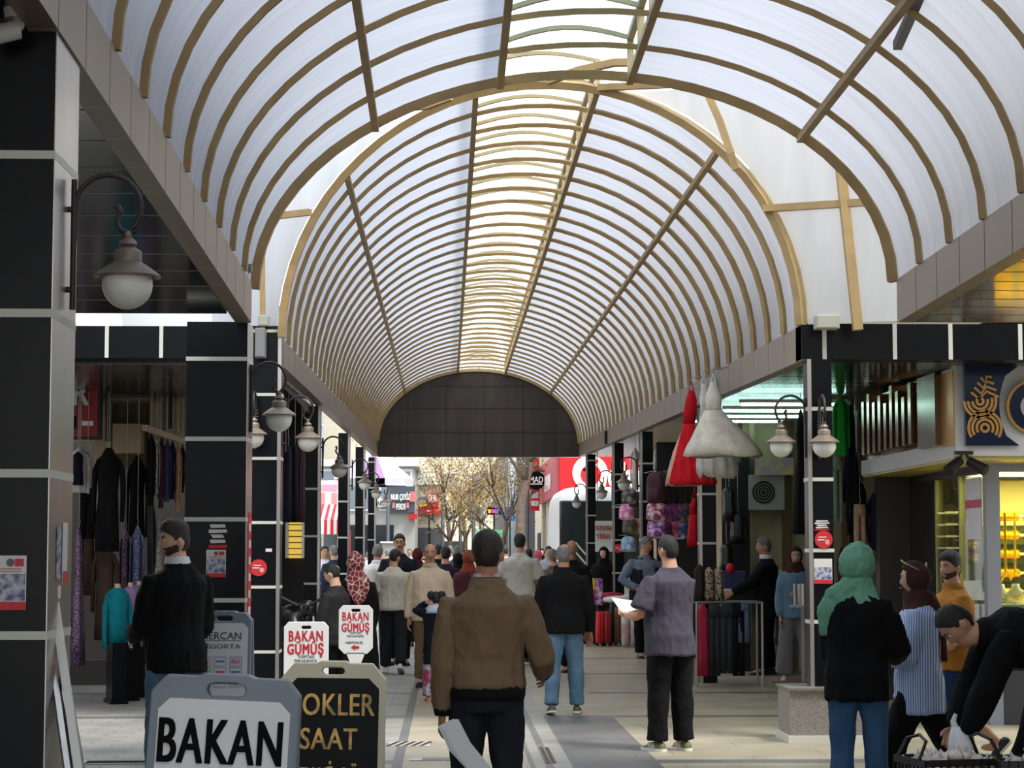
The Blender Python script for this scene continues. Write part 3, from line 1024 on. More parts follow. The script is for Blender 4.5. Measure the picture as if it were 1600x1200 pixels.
# narrow bay right of the motorbike: dark clothes and a lit gold window
for k, (x0, x1, m, lab) in enumerate(((444, 456, F_NAVY, 'dark blue dress hanging left in the narrow bay behind the motorbike'), (455, 466, F_BLACK, 'black dress hanging in the middle of the narrow bay behind the motorbike'), (465, 477, F_MAROON, 'dark plum dress hanging right in the narrow bay behind the motorbike'))):
    hang_garment('hanging_dress', lab, 'dress', x0 - 1, 694, x1 + 1, 816, 24.6 + .3 * k, m, 'vest', group='dresses in the narrow bay', depth=.16)
lw = thing('lit_window', 'yellow lit display window in the narrow bay behind the motorbike', 'window', at(460, 872, 28.2))
a, b = rel(449, 872, 28.2, lw), rel(475, 816, 28.2, lw)
MB().box((a.x, 0, a.z), (b.x, .05, b.z)).build('back', mat('lit_yellow', (235, 200, 90), rough=.5, emit=.55), lw)
for k in range(6):
    z = a.z + (b.z - a.z) * (k + .5) / 6
    MB().box((a.x, -.1, z), (b.x, 0, z + .015)).build('shelf', mat('gold_shelf', (150, 116, 40), rough=.4, metal=.4), lw)
for x in (a.x, b.x):
    MB().box((x - .02, -.12, a.z), (x + .02, .05, b.z)).build('frame', STEEL, lw)

# ------------------------------------------------------------ right side: gowns over the fascia
F_RED = fabric('red_satin', (196, 12, 32), rough=.6)
F_REDT = fabric('red_tulle', (206, 30, 44))
F_PEACH = fabric('peach_tulle', (226, 176, 156))
F_TULLE = fabric('cream_tulle', (222, 217, 204), bump=.5, bscale=18)
F_MINT = fabric('mint_satin', (150, 204, 196))
def gown(label, px0, py0, px1, py1, Y, m, prof, folds=9, amp=.06, m2=None, ruf=.02, cx=None, grp='gowns hanging from the fascia'):
    """prof: list of (fraction from top, centre shift fraction, half width fraction)"""
    a, b = at(px0, py1, Y), at(px1, py0, Y)
    W, H = b.x - a.x, b.z - a.z
    t = thing('hanging_gown', label, 'gown', ((a.x + b.x) / 2, Y, a.z), 0, grp)
    rings = []
    seg = 48
    for (u, sh, w) in prof:
        r = []
        for j in range(seg):
            an = 2 * PI * j / seg
            k = u * u
            r.append(Vector((sh * W + w * W * math.cos(an) * wav(an, folds, amp * k, 1), min(w * W * .75, .42) * math.sin(an) * wav(an, folds, amp * k * 1.4, 2), H * (1 - u) + ruf * k * math.sin(an * folds * 2))))
        rings.append(r)
    n = 2 if m2 is None else 2
    cut = next(i for i, p in enumerate(prof) if p[0] >= .36)
    q = MB().loft(rings[:cut + 1])
    q.build('bodice', m2 or m, t, smooth='all')
    q = MB().loft(rings[cut:])
    q.build('skirt', m, t, smooth='all')
    for s in (-.03, .03):
        q = MB().tube([(prof[0][1] * W + s, 0, H), (prof[0][1] * W, 0, H + .10)], .006, seg=6)
        q.build('strap', m2 or m, t)
    if b.z < 3.0:
        MB().tube([(prof[0][1] * W, 0, H + .10), (prof[0][1] * W, 0, 3.47 - a.z)], .005, seg=6).build('cord', HANG, t)
    MB().tube([(prof[0][1] * W, 0, H + .10), (prof[0][1] * W, 0, H + .15), (3.075 - (a.x + b.x) / 2, .0, H + .17)], .005, seg=6).build('hanger_hook', HANG, t)
    return t
gown('big cream tulle ball gown, rightmost of the gowns hanging from the fascia', 1066, 598, 1188, 712, 22.9, F_TULLE, [(0, -.10, .035), (.1, -.10, .07), (.2, -.10, .11), (.32, -.10, .10), (.38, -.10, .11), (.5, -.08, .19), (.62, -.05, .275), (.75, -.02, .36), (.88, .0, .445), (1, 0.01, .50)], folds=22, amp=.022)
gown('white lace gown with a ruffled hem under the big cream gown', 1070, 600, 1150, 742, 23.5, F_WHITE, [(0, -.12, .05), (.15, -.12, .09), (.28, -.12, .07), (.36, -.12, .08), (.5, -.05, .2), (.75, .08, .32), (.9, .12, .38), (1, .12, .36)], folds=10, amp=.09, ruf=.05)
gown('mint green gown hanging behind the white gowns', 1088, 595, 1150, 722, 23.9, F_MINT, [(0, -.05, .10), (.15, -.05, .12), (.28, -.05, .10), (.36, -.05, .11), (.6, 0.05, .3), (.85, .12, .42), (1, .12, .44)], folds=10, amp=.08)
gown('red satin gown with a full tulle skirt hanging from the fascia', 1046, 610, 1118, 756, 24.4, F_REDT, [(0, -.02, .06), (.1, -.02, .12), (.25, -.05, .15), (.36, -.08, .12), (.5, -.07, .2), (.7, -.06, .3), (.85, -.03, .40), (.96, 0, .47), (1, 0, .48)], folds=11, amp=.07, m2=F_RED)
gown('pale peach tulle gown, leftmost of the gowns by the fascia', 1040, 628, 1100, 758, 24.9, F_PEACH, [(0, .12, .05), (.15, .08, .09), (.28, .04, .08), (.36, .0, .09), (.6, -.06, .24), (.85, -.08, .36), (1, -.06, .43)], folds=9, amp=.07)
gown('long red dress hanging beside the backpacks', 1072, 778, 1094, 852, 27.2, F_RED, [(0, .1, .1), (.15, .0, .2), (.36, 0, .25), (.6, 0, .34), (.85, 0, .42), (1, 0, .42)], folds=5, grp='dresses by the backpack stall')

# ------------------------------------------------------------ right shop: gold and jewellery
GOLD = mat('gold', (255, 190, 40), rough=0.25, metal=0.9, var=.25, vscale=40)
GOLDL = mat('bright_gold', (250, 200, 60), rough=0.35, metal=0.55, bump=.8, bscale=60, var=.3, vscale=50)
VELVET = mat('ivory_velvet', (232, 222, 190), rough=0.8)
OLIVE = mat('olive_panel', (120, 112, 44), rough=0.3, metal=0.2)
GLASS = glass_mat('shop_glass')
SX, SY = 5.12, 19.8
WARM = mat('warm_shop_wall', (206, 186, 116), rough=0.7)
jew = (('wall_right_jeweller_back', (SX + .02, 22.6, 0.0), (7.0, 22.75, 2.6)), ('wall_right_jeweller_side', (6.95, 19.8, 0), (7.02, 22.7, 2.6)))
for nme, lo, hi in jew:
    wall(nme, lo, hi, WARM)
struct(MB().box((4.62, 19.06, 2.44), (7.0, 23.4, 2.52)).build('ceiling_6', mat('yellow_lit_soffit', (200, 186, 110), rough=0.35, metal=.2)))  # yellow light on the underside painted in as base colour
# tube lights inside
for i, (x0, x1, yy) in enumerate(((5.25, 6.9, 20.3), (5.25, 6.9, 20.9), (5.25, 6.9, 21.6))):
    t = thing('tube_light', ('front', 'middle', 'rear')[i] + ' of the three warm tube lights on the jewellery shop ceiling', 'light', ((x0 + x1) / 2, yy, 2.40), group='jewellery shop tubes')
    MB().box((-.82, -.03, .01), (.82, .03, .035)).build('fitting', WHITE, t)
    MB().tube([(-.8, 0, 0), (.8, 0, 0)], .016).build('tube', mat('warm_tube', (255, 238, 170), emit=9.0), t)
def area(name, loc, sx, sy, power, col, rot=(0, 0, 0)):
    l = bpy.data.lights.new(name, 'AREA')
    l.shape = 'RECTANGLE'
    l.size, l.size_y, l.energy, l.color = sx, sy, power, col
    o = bpy.data.objects.new(name, l)
    COL.objects.link(o)
    o.location = loc
    o.rotation_euler = rot
    return o
area('jewellery_ceiling_light', (6.05, 20.8, 2.36), 1.6, 1.5, 130, (1.0, .86, .42))
# glass front and side
MULL = mat('grey_mullion', (138, 142, 150), rough=.4, metal=.3)
sf = thing('glazed_facade', 'glazed jewellery shop front with grey corner post', 'shop front', (SX, SY, 0))
MB().box((SX - .065, SY - .065, 0), (SX + .065, SY + .065, 2.44)).build('corner_post', MULL, sf, world=True)
MB().box((SX + .065, SY - .006, .5), (7.0, SY + .006, 2.40)).build('front_pane', GLASS, sf, world=True)
MB().box((SX - .006, SY + .065, .5), (SX + .006, 22.0, 2.40)).build('side_pane', GLASS, sf, world=True)
MB().box((SX - .03, SY + .065, 2.36), (SX + .03, 23.4, 2.44)).build('head_rail', DARKM, sf, world=True)
MB().box((SX + .065, SY - .03, 2.36), (7.0, SY + .03, 2.44)).build('head_rail', MULL, sf, world=True)
MB().box((SX + .065, SY - .05, 0), (7.0, SY + .05, .5)).build('stall_riser', mat('dark_riser', (44, 46, 52), rough=.4), sf, world=True)
MB().box((SX - .05, SY + .065, 0), (SX + .05, 22.0, .5)).build('stall_riser', mat('dark_riser', (44, 46, 52)), sf, world=True)
MB().box((SX - .02, 20.95, .5), (SX + .02, 21.0, 2.40)).build('glazing_bar', mat('olive_bar', (170, 165, 100), rough=.4), sf, world=True)
MB().box((SX - .02, 21.98, .0), (SX + .02, 22.03, 2.40)).build('glazing_bar', mat('olive_bar', (170, 165, 100)), sf, world=True)
dr = thing('shop_door', 'dark glass door of the jewellery shop', 'door', (SX, 22.05, 0))
MB().box((SX - .03, 22.05, 0), (SX + .03, 23.2, 2.36)).build('leaf', mat('dark_door', (30, 28, 24), rough=.15, spec=.6), dr, world=True)
MB().tube([(SX - .08, 22.2, .8), (SX - .08, 22.2, 1.5)], .015).build('handle', STEEL, dr, world=True)
wall('wall_right_jeweller_end', (4.75, 23.2, 0), (7.0, 23.4, 2.5), mat('dark_shop_wall', (36, 34, 32), rough=.5))
# displays: rods of bangles in rows
def bangle_rod(label, x, y, z, ax, L, grp):
    t = thing('bangle_rod', label, 'jewellery rod', (x, y, z), 0 if ax == 'x' else PI / 2, grp)
    q = MB()
    rings = []
    n = 26
    for k in range(n + 1):
        u = -L / 2 + L * k / n
        r = .042 + (.010 if k % 2 else 0)
        rings.append([Vector((u, r * math.cos(a), r * math.sin(a))) for a in [2 * PI * j / 12 for j in range(12)]])
    q.loft(rings)
    q.build('bangles', GOLD, t)
    MB().tube([(-L / 2 - .03, 0, 0), (L / 2 + .03, 0, 0)], .015).build('rod', VELVET, t)
    MB().box((-.02, 0, -.02), (.02, .25, 0)).build('arm', VELVET, t)
rown = ['top', 'second', 'third', 'fourth', 'fifth']
coln = ['left', 'middle', 'right']
for r in range(5):
    z = at(0, 806 + r * 30, 21.2).z
    for c in range(3):
        bangle_rod('rod of gold bangles, %s in the %s row behind the shop front' % (coln[c], rown[r]), 5.62 + c * .32, 21.2, z, 'x', .27, 'bangle rods in the shop front')
for r in range(5):
    z = at(0, 816 + r * 14, 21.9).z
    for c in range(2):
        bangle_rod('rod of gold bangles, %s in the %s row beside the shop door' % (('nearer', 'farther')[c], rown[r]), 5.30 + c * .0, 21.35 + c * .36, 2.02 - r * .12, 'y', .3, 'bangle rods beside the door')
dk = thing('shelving_unit', 'pale back panel with shelves of jewellery inside the shop', 'display', (6.0, 22.0, 0))
MB().box((SX + .3, 22.1, .5), (6.9, 22.14, 2.36)).build('panel', WARM, dk, world=True)
for r in range(5):
    z = at(0, 820 + r * 30, 21.2).z
    MB().box((SX + .35, 21.3, z - .02), (6.9, 22.1, z)).build('shelf', GLASS, dk, world=True)
# counter of trays
ct = thing('display_counter', 'glass jewellery counter heaped with gold inside the shop front', 'counter', (6.0, 20.3, 0))
zc = at(0, 945, 20.0).z
MB().box((SX + .08, SY + .1, zc - .04), (6.95, 21.1, zc)).build('top', VELVET, ct, world=True)
MB().box((SX + .08, SY + .1, .5), (6.95, SY + .12, zc - .06)).build('front_glass', glass_mat('green_glass', (190, 214, 170)), ct, world=True)
MB().box((SX + .1, 20.9, .5), (6.95, 20.95, zc - .06)).build('back_panel', mat('pale_green_panel', (190, 200, 140), rough=.6), ct, world=True)
for i in range(5):
    MB().box((SX + .1, SY + .14, .55 + .11 * i), (6.9, 20.8, .56 + .11 * i)).build('shelf', mat('olive_shelf', (170, 164, 96), rough=.5), ct, world=True)
q = MB()
for i in range(70):
    x, yv = random.uniform(SX + .15, 6.8), random.uniform(SY + .2, 21.0)
    q.ball((x, yv, zc + .01), (random.uniform(.03, .07), random.uniform(.03, .06), random.uniform(.02, .05)), 8, 5)
for i in range(60):
    x, yv = random.uniform(SX + .15, 6.8), random.uniform(SY + .2, 20.5)
    q.ball((x, yv, .575), (random.uniform(.03, .07), random.uniform(.03, .06), random.uniform(.02, .05)), 8, 5)
tag(q.build('gold_jewellery', GOLDL, smooth='all'), 'heaped gold rings and chains on the counter behind the glass', 'jewellery', kind='stuff')
def neck_bust(label, x, y, z, s=1.0):
    t = thing('necklace_bust', label, 'display bust', (x, y, z), random.uniform(-.4, .4), 'necklace busts on the counter')
    q = MB()
    q.loft([[Vector((w * s * math.cos(a), -.02 * s + dd * s * math.sin(a) - y0 * s, zz * s)) for a in [2 * PI * j / 16 for j in range(16)]] for (zz, w, dd, y0) in ((0, .10, .05, 0), (.06, .11, .05, 0), (.12, .085, .04, .0), (.15, .04, .03, 0), (.19, .035, .03, 0))])
    q.build('form', VELVET, t, smooth='all')
    pts = [Vector((.06 * s * math.cos(a), -.065 * s - .01, (.12 + .07 * math.sin(a)) * s)) for a in [PI + PI * j / 10 for j in range(11)]]
    MB().tube(pts, .010 * s, seg=6).build('necklace', GOLD, t)
for i, (px, Y, lab) in enumerate(((1502, 20.6, 'ivory necklace bust leftmost behind the side pane'), (1528, 20.3, 'ivory necklace bust second behind the side pane'), (1545, 20.15, 'ivory necklace bust just left of the grey corner post'), (1586, 20.1, 'ivory necklace bust right of the grey corner post'))):
    neck_bust(lab, max(SX + .16, at(px, 930, Y).x), Y, zc, 1.0)
for i, (x, z0, lab) in enumerate(((5.36, 1.35, 'long gold chain hanging at left behind the corner glass'), (5.46, 1.30, 'long gold chain hanging in the middle behind the corner glass'), (5.56, 1.33, 'long gold chain hanging at right behind the corner glass'))):
    P = [(x - .05, 20.8, 2.0), (x - .045, 20.8, z0 + .1), (x, 20.8, z0), (x + .045, 20.8, z0 + .1), (x + .05, 20.8, 2.0)]
    tag(MB().tube(P, .012, seg=6).build('gold_chain', GOLD), lab, 'chain', 'hanging gold chains')
# price poster in the side window
ps = thing('window_poster', 'white poster with a red band stuck in the jewellery window', 'poster', at(1540, 842, 20.1))
a, b = rel(1530, 842, 20.1, ps), rel(1551, 745, 20.1, ps)
MB().box((SX - .02 - WLOC[ps.name].x, a.y, a.z), (SX - .012 - WLOC[ps.name].x, .62, b.z)).build('sheet', mat('poster_white', (226, 222, 232), rough=.5, var=.1, vscale=20), ps)
MB().box((SX - .024 - WLOC[ps.name].x, 0, a.z + .3), (SX - .019 - WLOC[ps.name].x, .62, a.z + .38)).build('band', mat('poster_red', (200, 90, 110)), ps)
# sign box on the corner
SGN = mat('sign_light_grey', (196, 197, 198), rough=.35)
NAVYM = mat('navy_gloss', (44, 56, 84), rough=.15, metal=.5)
GOLDT = mat('satin_gold', (196, 150, 84), rough=.3, metal=.7)
sg = thing('shop_sign', 'white sign box with a navy and gold scroll panel over the jewellery shop', 'sign', (4.6, 19.0, 2.48))
zt, zb = at(0, 565, 19.0).z, at(0, 710, 19.0).z
MB().box((4.60, 19.0, zb), (7.0, 19.12, zt)).build('front_box', SGN, sg, world=True)
q = MB()
# receding fascia of mirror strips on the side
MB().box((4.60, 19.12, 2.46), (4.72, 23.4, 2.62)).build('side_ledge', SGN, sg, world=True)
MB().box((4.64, 19.14, 2.62), (4.72, 23.4, 3.3)).build('side_mirror', mat('mirror_bronze', (150, 138, 124), rough=.1, metal=.9, bump=.1, bscale=2), sg, world=True)
MB().box((4.585, 19.03, zb + .1), (4.60, 19.5, zt - .05)).build('edge_panel', GOLDT, sg, world=True)
hts = [.62, .5, .58, .66, .5, .6, .55, .66, .6]
for k in range(9):
    yv = 20.4 + k * .29
    h = hts[k]
    MB().box((4.50, yv, 2.66), (4.64, yv + .13, 2.64 + h)).build('side_letter', mat('bronze_letter', (132, 98, 60), rough=.2, metal=.8), sg, world=True)
MB().box((4.53, 19.5, 2.60), (4.60, 20.25, 3.28)).build('side_panel', mat('dark_bronze_gloss', (84, 66, 44), rough=.2, metal=.7), sg, world=True)
# front ornament panel with a concave right edge
xa, xb_, zt2, zb2 = at(1497, 0, 18.95).x, at(1579, 0, 18.95).x, at(0, 568, 18.95).z, at(0, 694, 18.95).z
poly = [(xa, zb2), (xb_, zb2)]
for k in range(1, 8):
    u = k / 8
    poly.append((xb_ - .16 * math.sin(PI * (.12 + .76 * u)) * 1.0 - 0.02, zb2 + (zt2 - zb2) * u))
poly += [(xb_, zt2), (xa, zt2)]
MB().prism(poly, 18.93, 19.0).build('ornament_panel', NAVYM, sg, world=True)
def arcbar(cx, cz, r, a0, a1, w=.012, y=18.922):
    MB().tube([(cx + r * math.cos(a0 + (a1 - a0) * k / 14), y, cz + r * math.sin(a0 + (a1 - a0) * k / 14)) for k in range(15)], w, square=True, ry=.006, up=(0, 1, 0)).build('scroll_line', GOLDT, sg, world=True)
cx, cz = xa + .17, zb2 + .16
for r in (.035, .075, .115, .15):
    arcbar(cx, cz, r, 0 if r < .05 else -.6, 2 * PI if r < .05 else PI + .6)
cx2, cz2 = xa + .13, zb2 + .40
for r in (.03, .07, .11, .145):
    arcbar(cx2, cz2, r, PI, 2 * PI + (.3 if r > .05 else PI))
for k in range(4):
    MB().tube([(xa + .05 + k * .03, 18.922, zb2 + .48 + k * .045), (xa + .12 + k * .02, 18.922, zb2 + .42 + k * .05), (xa + .19, 18.922, zb2 + .49 + k * .045), (xa + .30 - k * .02, 18.922, zb2 + .44 + k * .06)], .011, square=True, ry=.006, up=(0, 1, 0)).build('scroll_line', GOLDT, sg, world=True)
# round letter beside it, cut by the frame edge
for (r, m, y) in ((.185, GOLDT, 18.94), (.17, NAVYM, 18.925)):
    c0 = at(1613, 636, 18.95)
    MB().tube([(c0.x + r * math.cos(.7 + 4.9 * k / 24), y, c0.z + r * math.sin(.7 + 4.9 * k / 24)) for k in range(25)], .05 if m is NAVYM else .058, square=True, ry=.02, up=(0, 1, 0)).build('letter_c', m, sg, world=True)
# twin dark spotlights under the sign
sp = thing('spotlights', 'pair of dark spotlights under the jewellery sign', 'lights', at(1515, 711, 18.8) + Vector((0, .2, .015)))
for s in (-1, 1):
    MB().tube([(s * .02, 0, .0), (s * .05, -.02, -.06)], .012).build('arm', DARKM, sp)
    MB().tube([(s * .04, -.0, -.06), (s * .17, -.10, -.15)], [.045, .055], seg=10).build('head', DARKM, sp, smooth=True)
MB().box((-.08, -.02, 0), (.08, .06, .03)).build('base', DARKM, sp)

# clothes of the next shop behind the plinth pillar
hang_garment('green_garment', 'bright green garment hanging behind the plinth pillar', 'garment', 1302, 620, 1326, 712, 23.7, F_GREEN, 'coat')
hang_garment('sage_trousers', 'sage trousers hanging below the bright green garment', 'trousers', 1302, 715, 1317, 815, 23.8, F_SAGE, 'trousers')
hang_garment('navy_dress', 'navy dress hanging right of the bright green garment', 'dress', 1316, 632, 1342, 785, 23.9, F_NAVY, 'dress')
hang_garment('sequin_dress', 'silver sequinned dress beside the bronze letters', 'dress', 1326, 640, 1352, 752, 24.2, F_SEQS, 'coat')
hang_garment('black_coat', 'black coat hanging under the silver sequinned dress', 'coat', 1324, 745, 1352, 850, 23.8, F_BLACK, 'coat')
hang_garment('beige_trousers', 'beige trousers hanging above the green headscarf', 'trousers', 1334, 788, 1354, 880, 23.6, F_TAN, 'trousers')
hang_garment('navy_coat', 'navy coat hanging near the jewellery door', 'coat', 1356, 770, 1376, 860, 23.6, F_NAVY, 'coat')
hang_garment('burgundy_dress', 'dark burgundy dress low behind the plinth pillar', 'dress', 1302, 855, 1330, 990, 24.4, fabric('burgundy_cloth', (70, 16, 28)), 'dress')
hang_garment('black_dress', 'long black dress hanging left of the plinth pillar', 'dress', 1240, 640, 1264, 835, 24.0, F_BLACK, 'dress')
wall('wall_right_shop_divide', (5.6, 23.4, 0), (7.0, 23.6, 3.3), CREAM)
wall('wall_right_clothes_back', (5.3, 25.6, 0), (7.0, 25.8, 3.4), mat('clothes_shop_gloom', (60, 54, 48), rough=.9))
# strip lights under the right soffit
for i in range(4):
    Y = 24.0 + i * 1.5
    t = thing('strip_light', ('nearest', 'second', 'third', 'farthest')[i] + ' of the four cold strip lights under the right soffit', 'light', (3.95, Y, 3.22 + (Y - 18) * .0186 - .04), group='strip lights under the right soffit')
    MB().box((-.62, -.04, .02), (.62, .04, .06)).build('fitting', WHITE, t)
    MB().tube([(-.6, 0, 0), (.6, 0, 0)], .015).build('tube', mat('cold_tube', (205, 255, 240), emit=6.0), t)
# air conditioner, shutter box, door frames along the right wall
ac = thing('air_conditioner', 'grey outdoor air conditioner unit on the cream wall', 'air conditioner', at(1198, 798, 28.6))
a, b = rel(1171, 797, 28.6, ac), rel(1226, 742, 28.6, ac)
MB().box((a.x, 0, a.z), (b.x, .28, b.z)).build('case', mat('ac_grey', (170, 168, 160), rough=.5), ac, bevel=.01)
MB().tube([((a.x + b.x) / 2 - .05, -.012, (a.z + b.z) / 2), ((a.x + b.x) / 2 - .05, .01, (a.z + b.z) / 2)], .16, seg=24).build('fan_grille', DARKM, ac)
for k in range(4):
    MB().tube([(.16 * .25 * (k + 1) * math.cos(x) + (a.x + b.x) / 2 - .05, -.016, .16 * .25 * (k + 1) * math.sin(x) + (a.z + b.z) / 2) for x in [2 * PI * j / 20 for j in range(21)]], .004, seg=5).build('grille_ring', mat('ac_grey', (170, 168, 160)), ac)
sh = MB().box((at(1122, 0, 29).x, 28.82, at(0, 752, 29).z), (at(1192, 0, 29).x, 28.97, at(0, 716, 29).z))
tag(sh.build('shutter_housing', mat('shutter_grey', (110, 102, 92), rough=.6, var=.2, stretch=(1, 1, 12), vscale=3), bevel=.01), 'grey roller shutter housing behind the cream gown', 'shutter')
for (x0, x1, m, lab) in ((1214, 1228, mat('bronze_frame', (112, 92, 66), rough=.35, metal=.5), 'bronze door frame post behind the woman in denim'), (1164, 1172, CREAM, 'cream post behind the man in the black suit')):
    tag(MB().box((at(x0, 0, 28.9).x, 28.85, 0), (at(x1, 0, 28.9).x, 28.95, 3.4)).build('door_post', m), lab, 'post')
st = thing('poster_board', 'lilac shop poster above the air conditioner', 'poster', at(1210, 742, 28.4))
a, b = rel(1180, 742, 28.4, st), rel(1240, 715, 28.4, st)
MB().box((a.x + .1, .02, a.z + .05), (b.x - .1, .58, b.z - .05)).build('bracket', DARKM, st)
MB().box((a.x, 0, a.z), (b.x, .02, b.z)).build('board', mat('lilac_poster', (186, 172, 196), rough=.5, col2=(225, 205, 120), vscale=9), st)
rg = thing('red_white_box', 'red and white checked box behind the man in the suit', 'box', at(1224, 935, 28.0))
a, b = rel(1213, 935, 28.0, rg), rel(1232, 890, 28.0, rg)
for i in range(2):
    for j in range(5):
        MB().box((a.x + (b.x - a.x) * i / 2, 0, a.z + (b.z - a.z) * j / 5), (a.x + (b.x - a.x) * (i + 1) / 2, .2, a.z + (b.z - a.z) * (j + 1) / 5)).build('check', RED if (i + j) % 2 else WHITE, rg)
mt = thing('door_mat', 'red door mat at the feet of the woman in denim', 'mat', (ground(1255, 1068).x, ground(1255, 1068).y, 0))
MB().box((-.35, -.25, 0), (.35, .25, .012)).build('pile', mat('red_mat', (130, 24, 34), rough=.95), mt)
bgx = hang_garment('grey_bag', 'grey blue cloth bag standing behind the man in the suit', 'bag', 1206, 950, 1232, 1008, 28.3, F_GREY, 'vest', hanger=False)

# ------------------------------------------------------------ clothes rack of trousers beside the man in the suit
tb = thing('market_rack', 'low steel rack of folded trousers by the man in the suit', 'rack', (3.42, 25.6, 0))
RZ = at(0, 942, 25.5).z
xl_, xr_ = at(1082, 0, 25.5).x, at(1182, 0, 25.5).x
MB().tube([(xl_, 25.5, RZ), (xr_, 25.5, RZ)], .015).build('rail', STEEL, tb, world=True)
MB().tube([(xl_, 25.95, RZ), (xr_, 25.95, RZ)], .015).build('rail', STEEL, tb, world=True)
for x in (xl_, xr_):
    for yv in (25.5, 25.95):
        MB().tube([(x, yv, 0), (x, yv, RZ)], .015).build('leg', STEEL, tb, world=True)
MB().box((xl_, 25.5, RZ - .02), (xr_, 25.95, RZ + .01)).build('board', mat('rack_board', (60, 60, 66), rough=.6), tb, world=True)
F_BURG = fabric('crimson_knit', (158, 44, 62))
F_CHAR = fabric('charcoal_wool', (52, 54, 58))
F_DENIM = fabric('washed_denim', (88, 104, 128))
for i, (x0, x1, m, lab, y1, kd) in enumerate(((1090, 1108, F_BURG, 'crimson knit scarf hanging down the trouser rack', 1056, 'vest'), (1107, 1126, F_CHAR, 'charcoal trousers next to the crimson scarf', 1056, 'trousers'), (1125, 1146, F_CHAR, 'charcoal wool trousers in the middle of the rack', 1052, 'trousers'), (1144, 1164, F_BLACK, 'black trousers at the right of the rack', 1056, 'trousers'), (1152, 1172, F_DENIM, 'washed denim jeans by the hand of the suited man', 1004, 'trousers'))):
    hang_garment('hanging_trousers' if kd == 'trousers' else 'hanging_scarf', lab, 'trousers' if kd == 'trousers' else 'scarf', x0, 942, x1, y1, 25.4, m, kd, hanger=False, group='clothes draped on the low rack', depth=.05)
for i, (x0, x1, lab) in enumerate(((1100, 1116, 'speckled dress form left on the trouser rack'), (1114, 1131, 'speckled dress form right on the trouser rack'))):
    hang_garment('speckled_top', lab, 'top', x0, 886, x1, 941, 25.7, F_PATT, 'vest', hanger=False, depth=.12)
hang_garment('brown_garment', 'dark brown top standing left of the speckled dress forms', 'top', 1084, 882, 1102, 941, 25.75, fabric('dark_brown_cloth', (48, 40, 34)), 'vest', hanger=False, depth=.12)
# dark bags behind
for i, (x0, y0, x1, y1, lab) in enumerate(((1128, 760, 1150, 815, 'black bag hanging top in the dark stall by the tiled pillar'), (1140, 800, 1166, 850, 'black shiny bag in the middle of the dark stall'), (1124, 850, 1146, 892, 'small black bag low in the dark stall'))):
    hang_garment('black_bag', lab, 'bag', x0, y0, x1, y1, 28.4, mat('black_leather', (22, 21, 22), rough=.35), 'vest', group='black bags in the dark stall')
tag(MB().ball(at(1141, 888, 27.9), (.06, .06, .07)).build('red_pouch', RED, smooth='all'), 'small red pouch among the black bags', 'pouch')
wall('wall_right_stall_end', (4.07, 28.97, 0), (5.4, 29.1, 3.4), CREAM)
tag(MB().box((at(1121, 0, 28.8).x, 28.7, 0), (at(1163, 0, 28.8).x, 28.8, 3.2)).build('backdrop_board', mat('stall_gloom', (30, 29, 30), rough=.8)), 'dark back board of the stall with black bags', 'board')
dc = thing('denim_crate', 'stack of dark denim on a white shelf beside the suited man', 'stack', at(1148, 925, 27.9))
a, b = rel(1130, 920, 27.9, dc), rel(1166, 892, 27.9, dc)
MB().box((a.x, 0, a.z), (b.x, .4, b.z)).build('denim', F_BLUE, dc, bevel=.02)
MB().box((a.x - .02, -.03, a.z - .03), (b.x + .02, .45, a.z)).build('shelf', WHITE, dc)

# ------------------------------------------------------------ backpack stall
BP = {}
def bpm(c):
    if c not in BP:
        BP[c] = mat('nylon_%02d' % len(BP), c, rough=.6, var=.25, vscale=14, bump=.2, bscale=40)
    return BP[c]
def bpprint(a, b):
    k = (a, b)
    if k not in BP:
        BP[k] = mat('printed_nylon_%02d' % len(BP), a, rough=.6, col2=b, vscale=11)
    return BP[k]
def backpack(label, px, py, Y, w, h, m, rz, m2=None, grp='backpacks hanging at the stall', back=32.42):
    p = at(px, py, Y)
    rz = -.45
    t = thing('backpack', label, 'backpack', (p.x, Y, p.z - h / 2), rz, grp)
    def rr(wd, dp, z, o):
        return [Vector((wd * math.copysign(abs(math.cos(a)) ** .6, math.cos(a)), o + dp * math.copysign(abs(math.sin(a)) ** .6, math.sin(a)), z)) for a in [2 * PI * j / 18 for j in range(18)]]
    hw = w / 2
    MB().loft([rr(hw * .8, .05, 0, 0), rr(hw, .07, h * .1, 0), rr(hw, .07, h * .6, 0), rr(hw * .92, .06, h * .82, 0), rr(hw * .6, .045, h * .95, 0), rr(hw * .25, .02, h, 0)]).build('body', m, t, smooth='all')
    MB().loft([rr(hw * .6, .03, h * .08, -.06), rr(hw * .72, .045, h * .14, -.06), rr(hw * .72, .045, h * .42, -.06), rr(hw * .55, .02, h * .5, -.06)]).build('pocket', m2 or m, t, smooth='all')
    MB().tube([(-.03, 0, h * .97), (-.03, 0, h * 1.06), (.03, 0, h * 1.06), (.03, 0, h * .97)], .008, seg=6).build('handle', F_BLACK, t)
    for s in (-1, 1):
        MB().tube([(s * hw * .4, .06, h * .9), (s * hw * .5, .085, h * .6), (s * hw * .6, .06, h * .12)], .018, seg=6, ry=.006).build('strap', F_BLACK, t)
    d = back - Y
    MB().tube([(0, 0, h * 1.04), (d * math.sin(rz), d * math.cos(rz), h * 1.04 + .03)], .005, seg=6).build('peg', HANG, t)
r1 = [((70, 20, 44), 'dark magenta'), ((20, 20, 26), 'black'), ((28, 28, 34), 'charcoal'), ((18, 20, 24), 'black shiny'), ((40, 44, 50), 'grey'), ((50, 46, 30), 'khaki striped'), ((22, 22, 24), 'plain dark')]
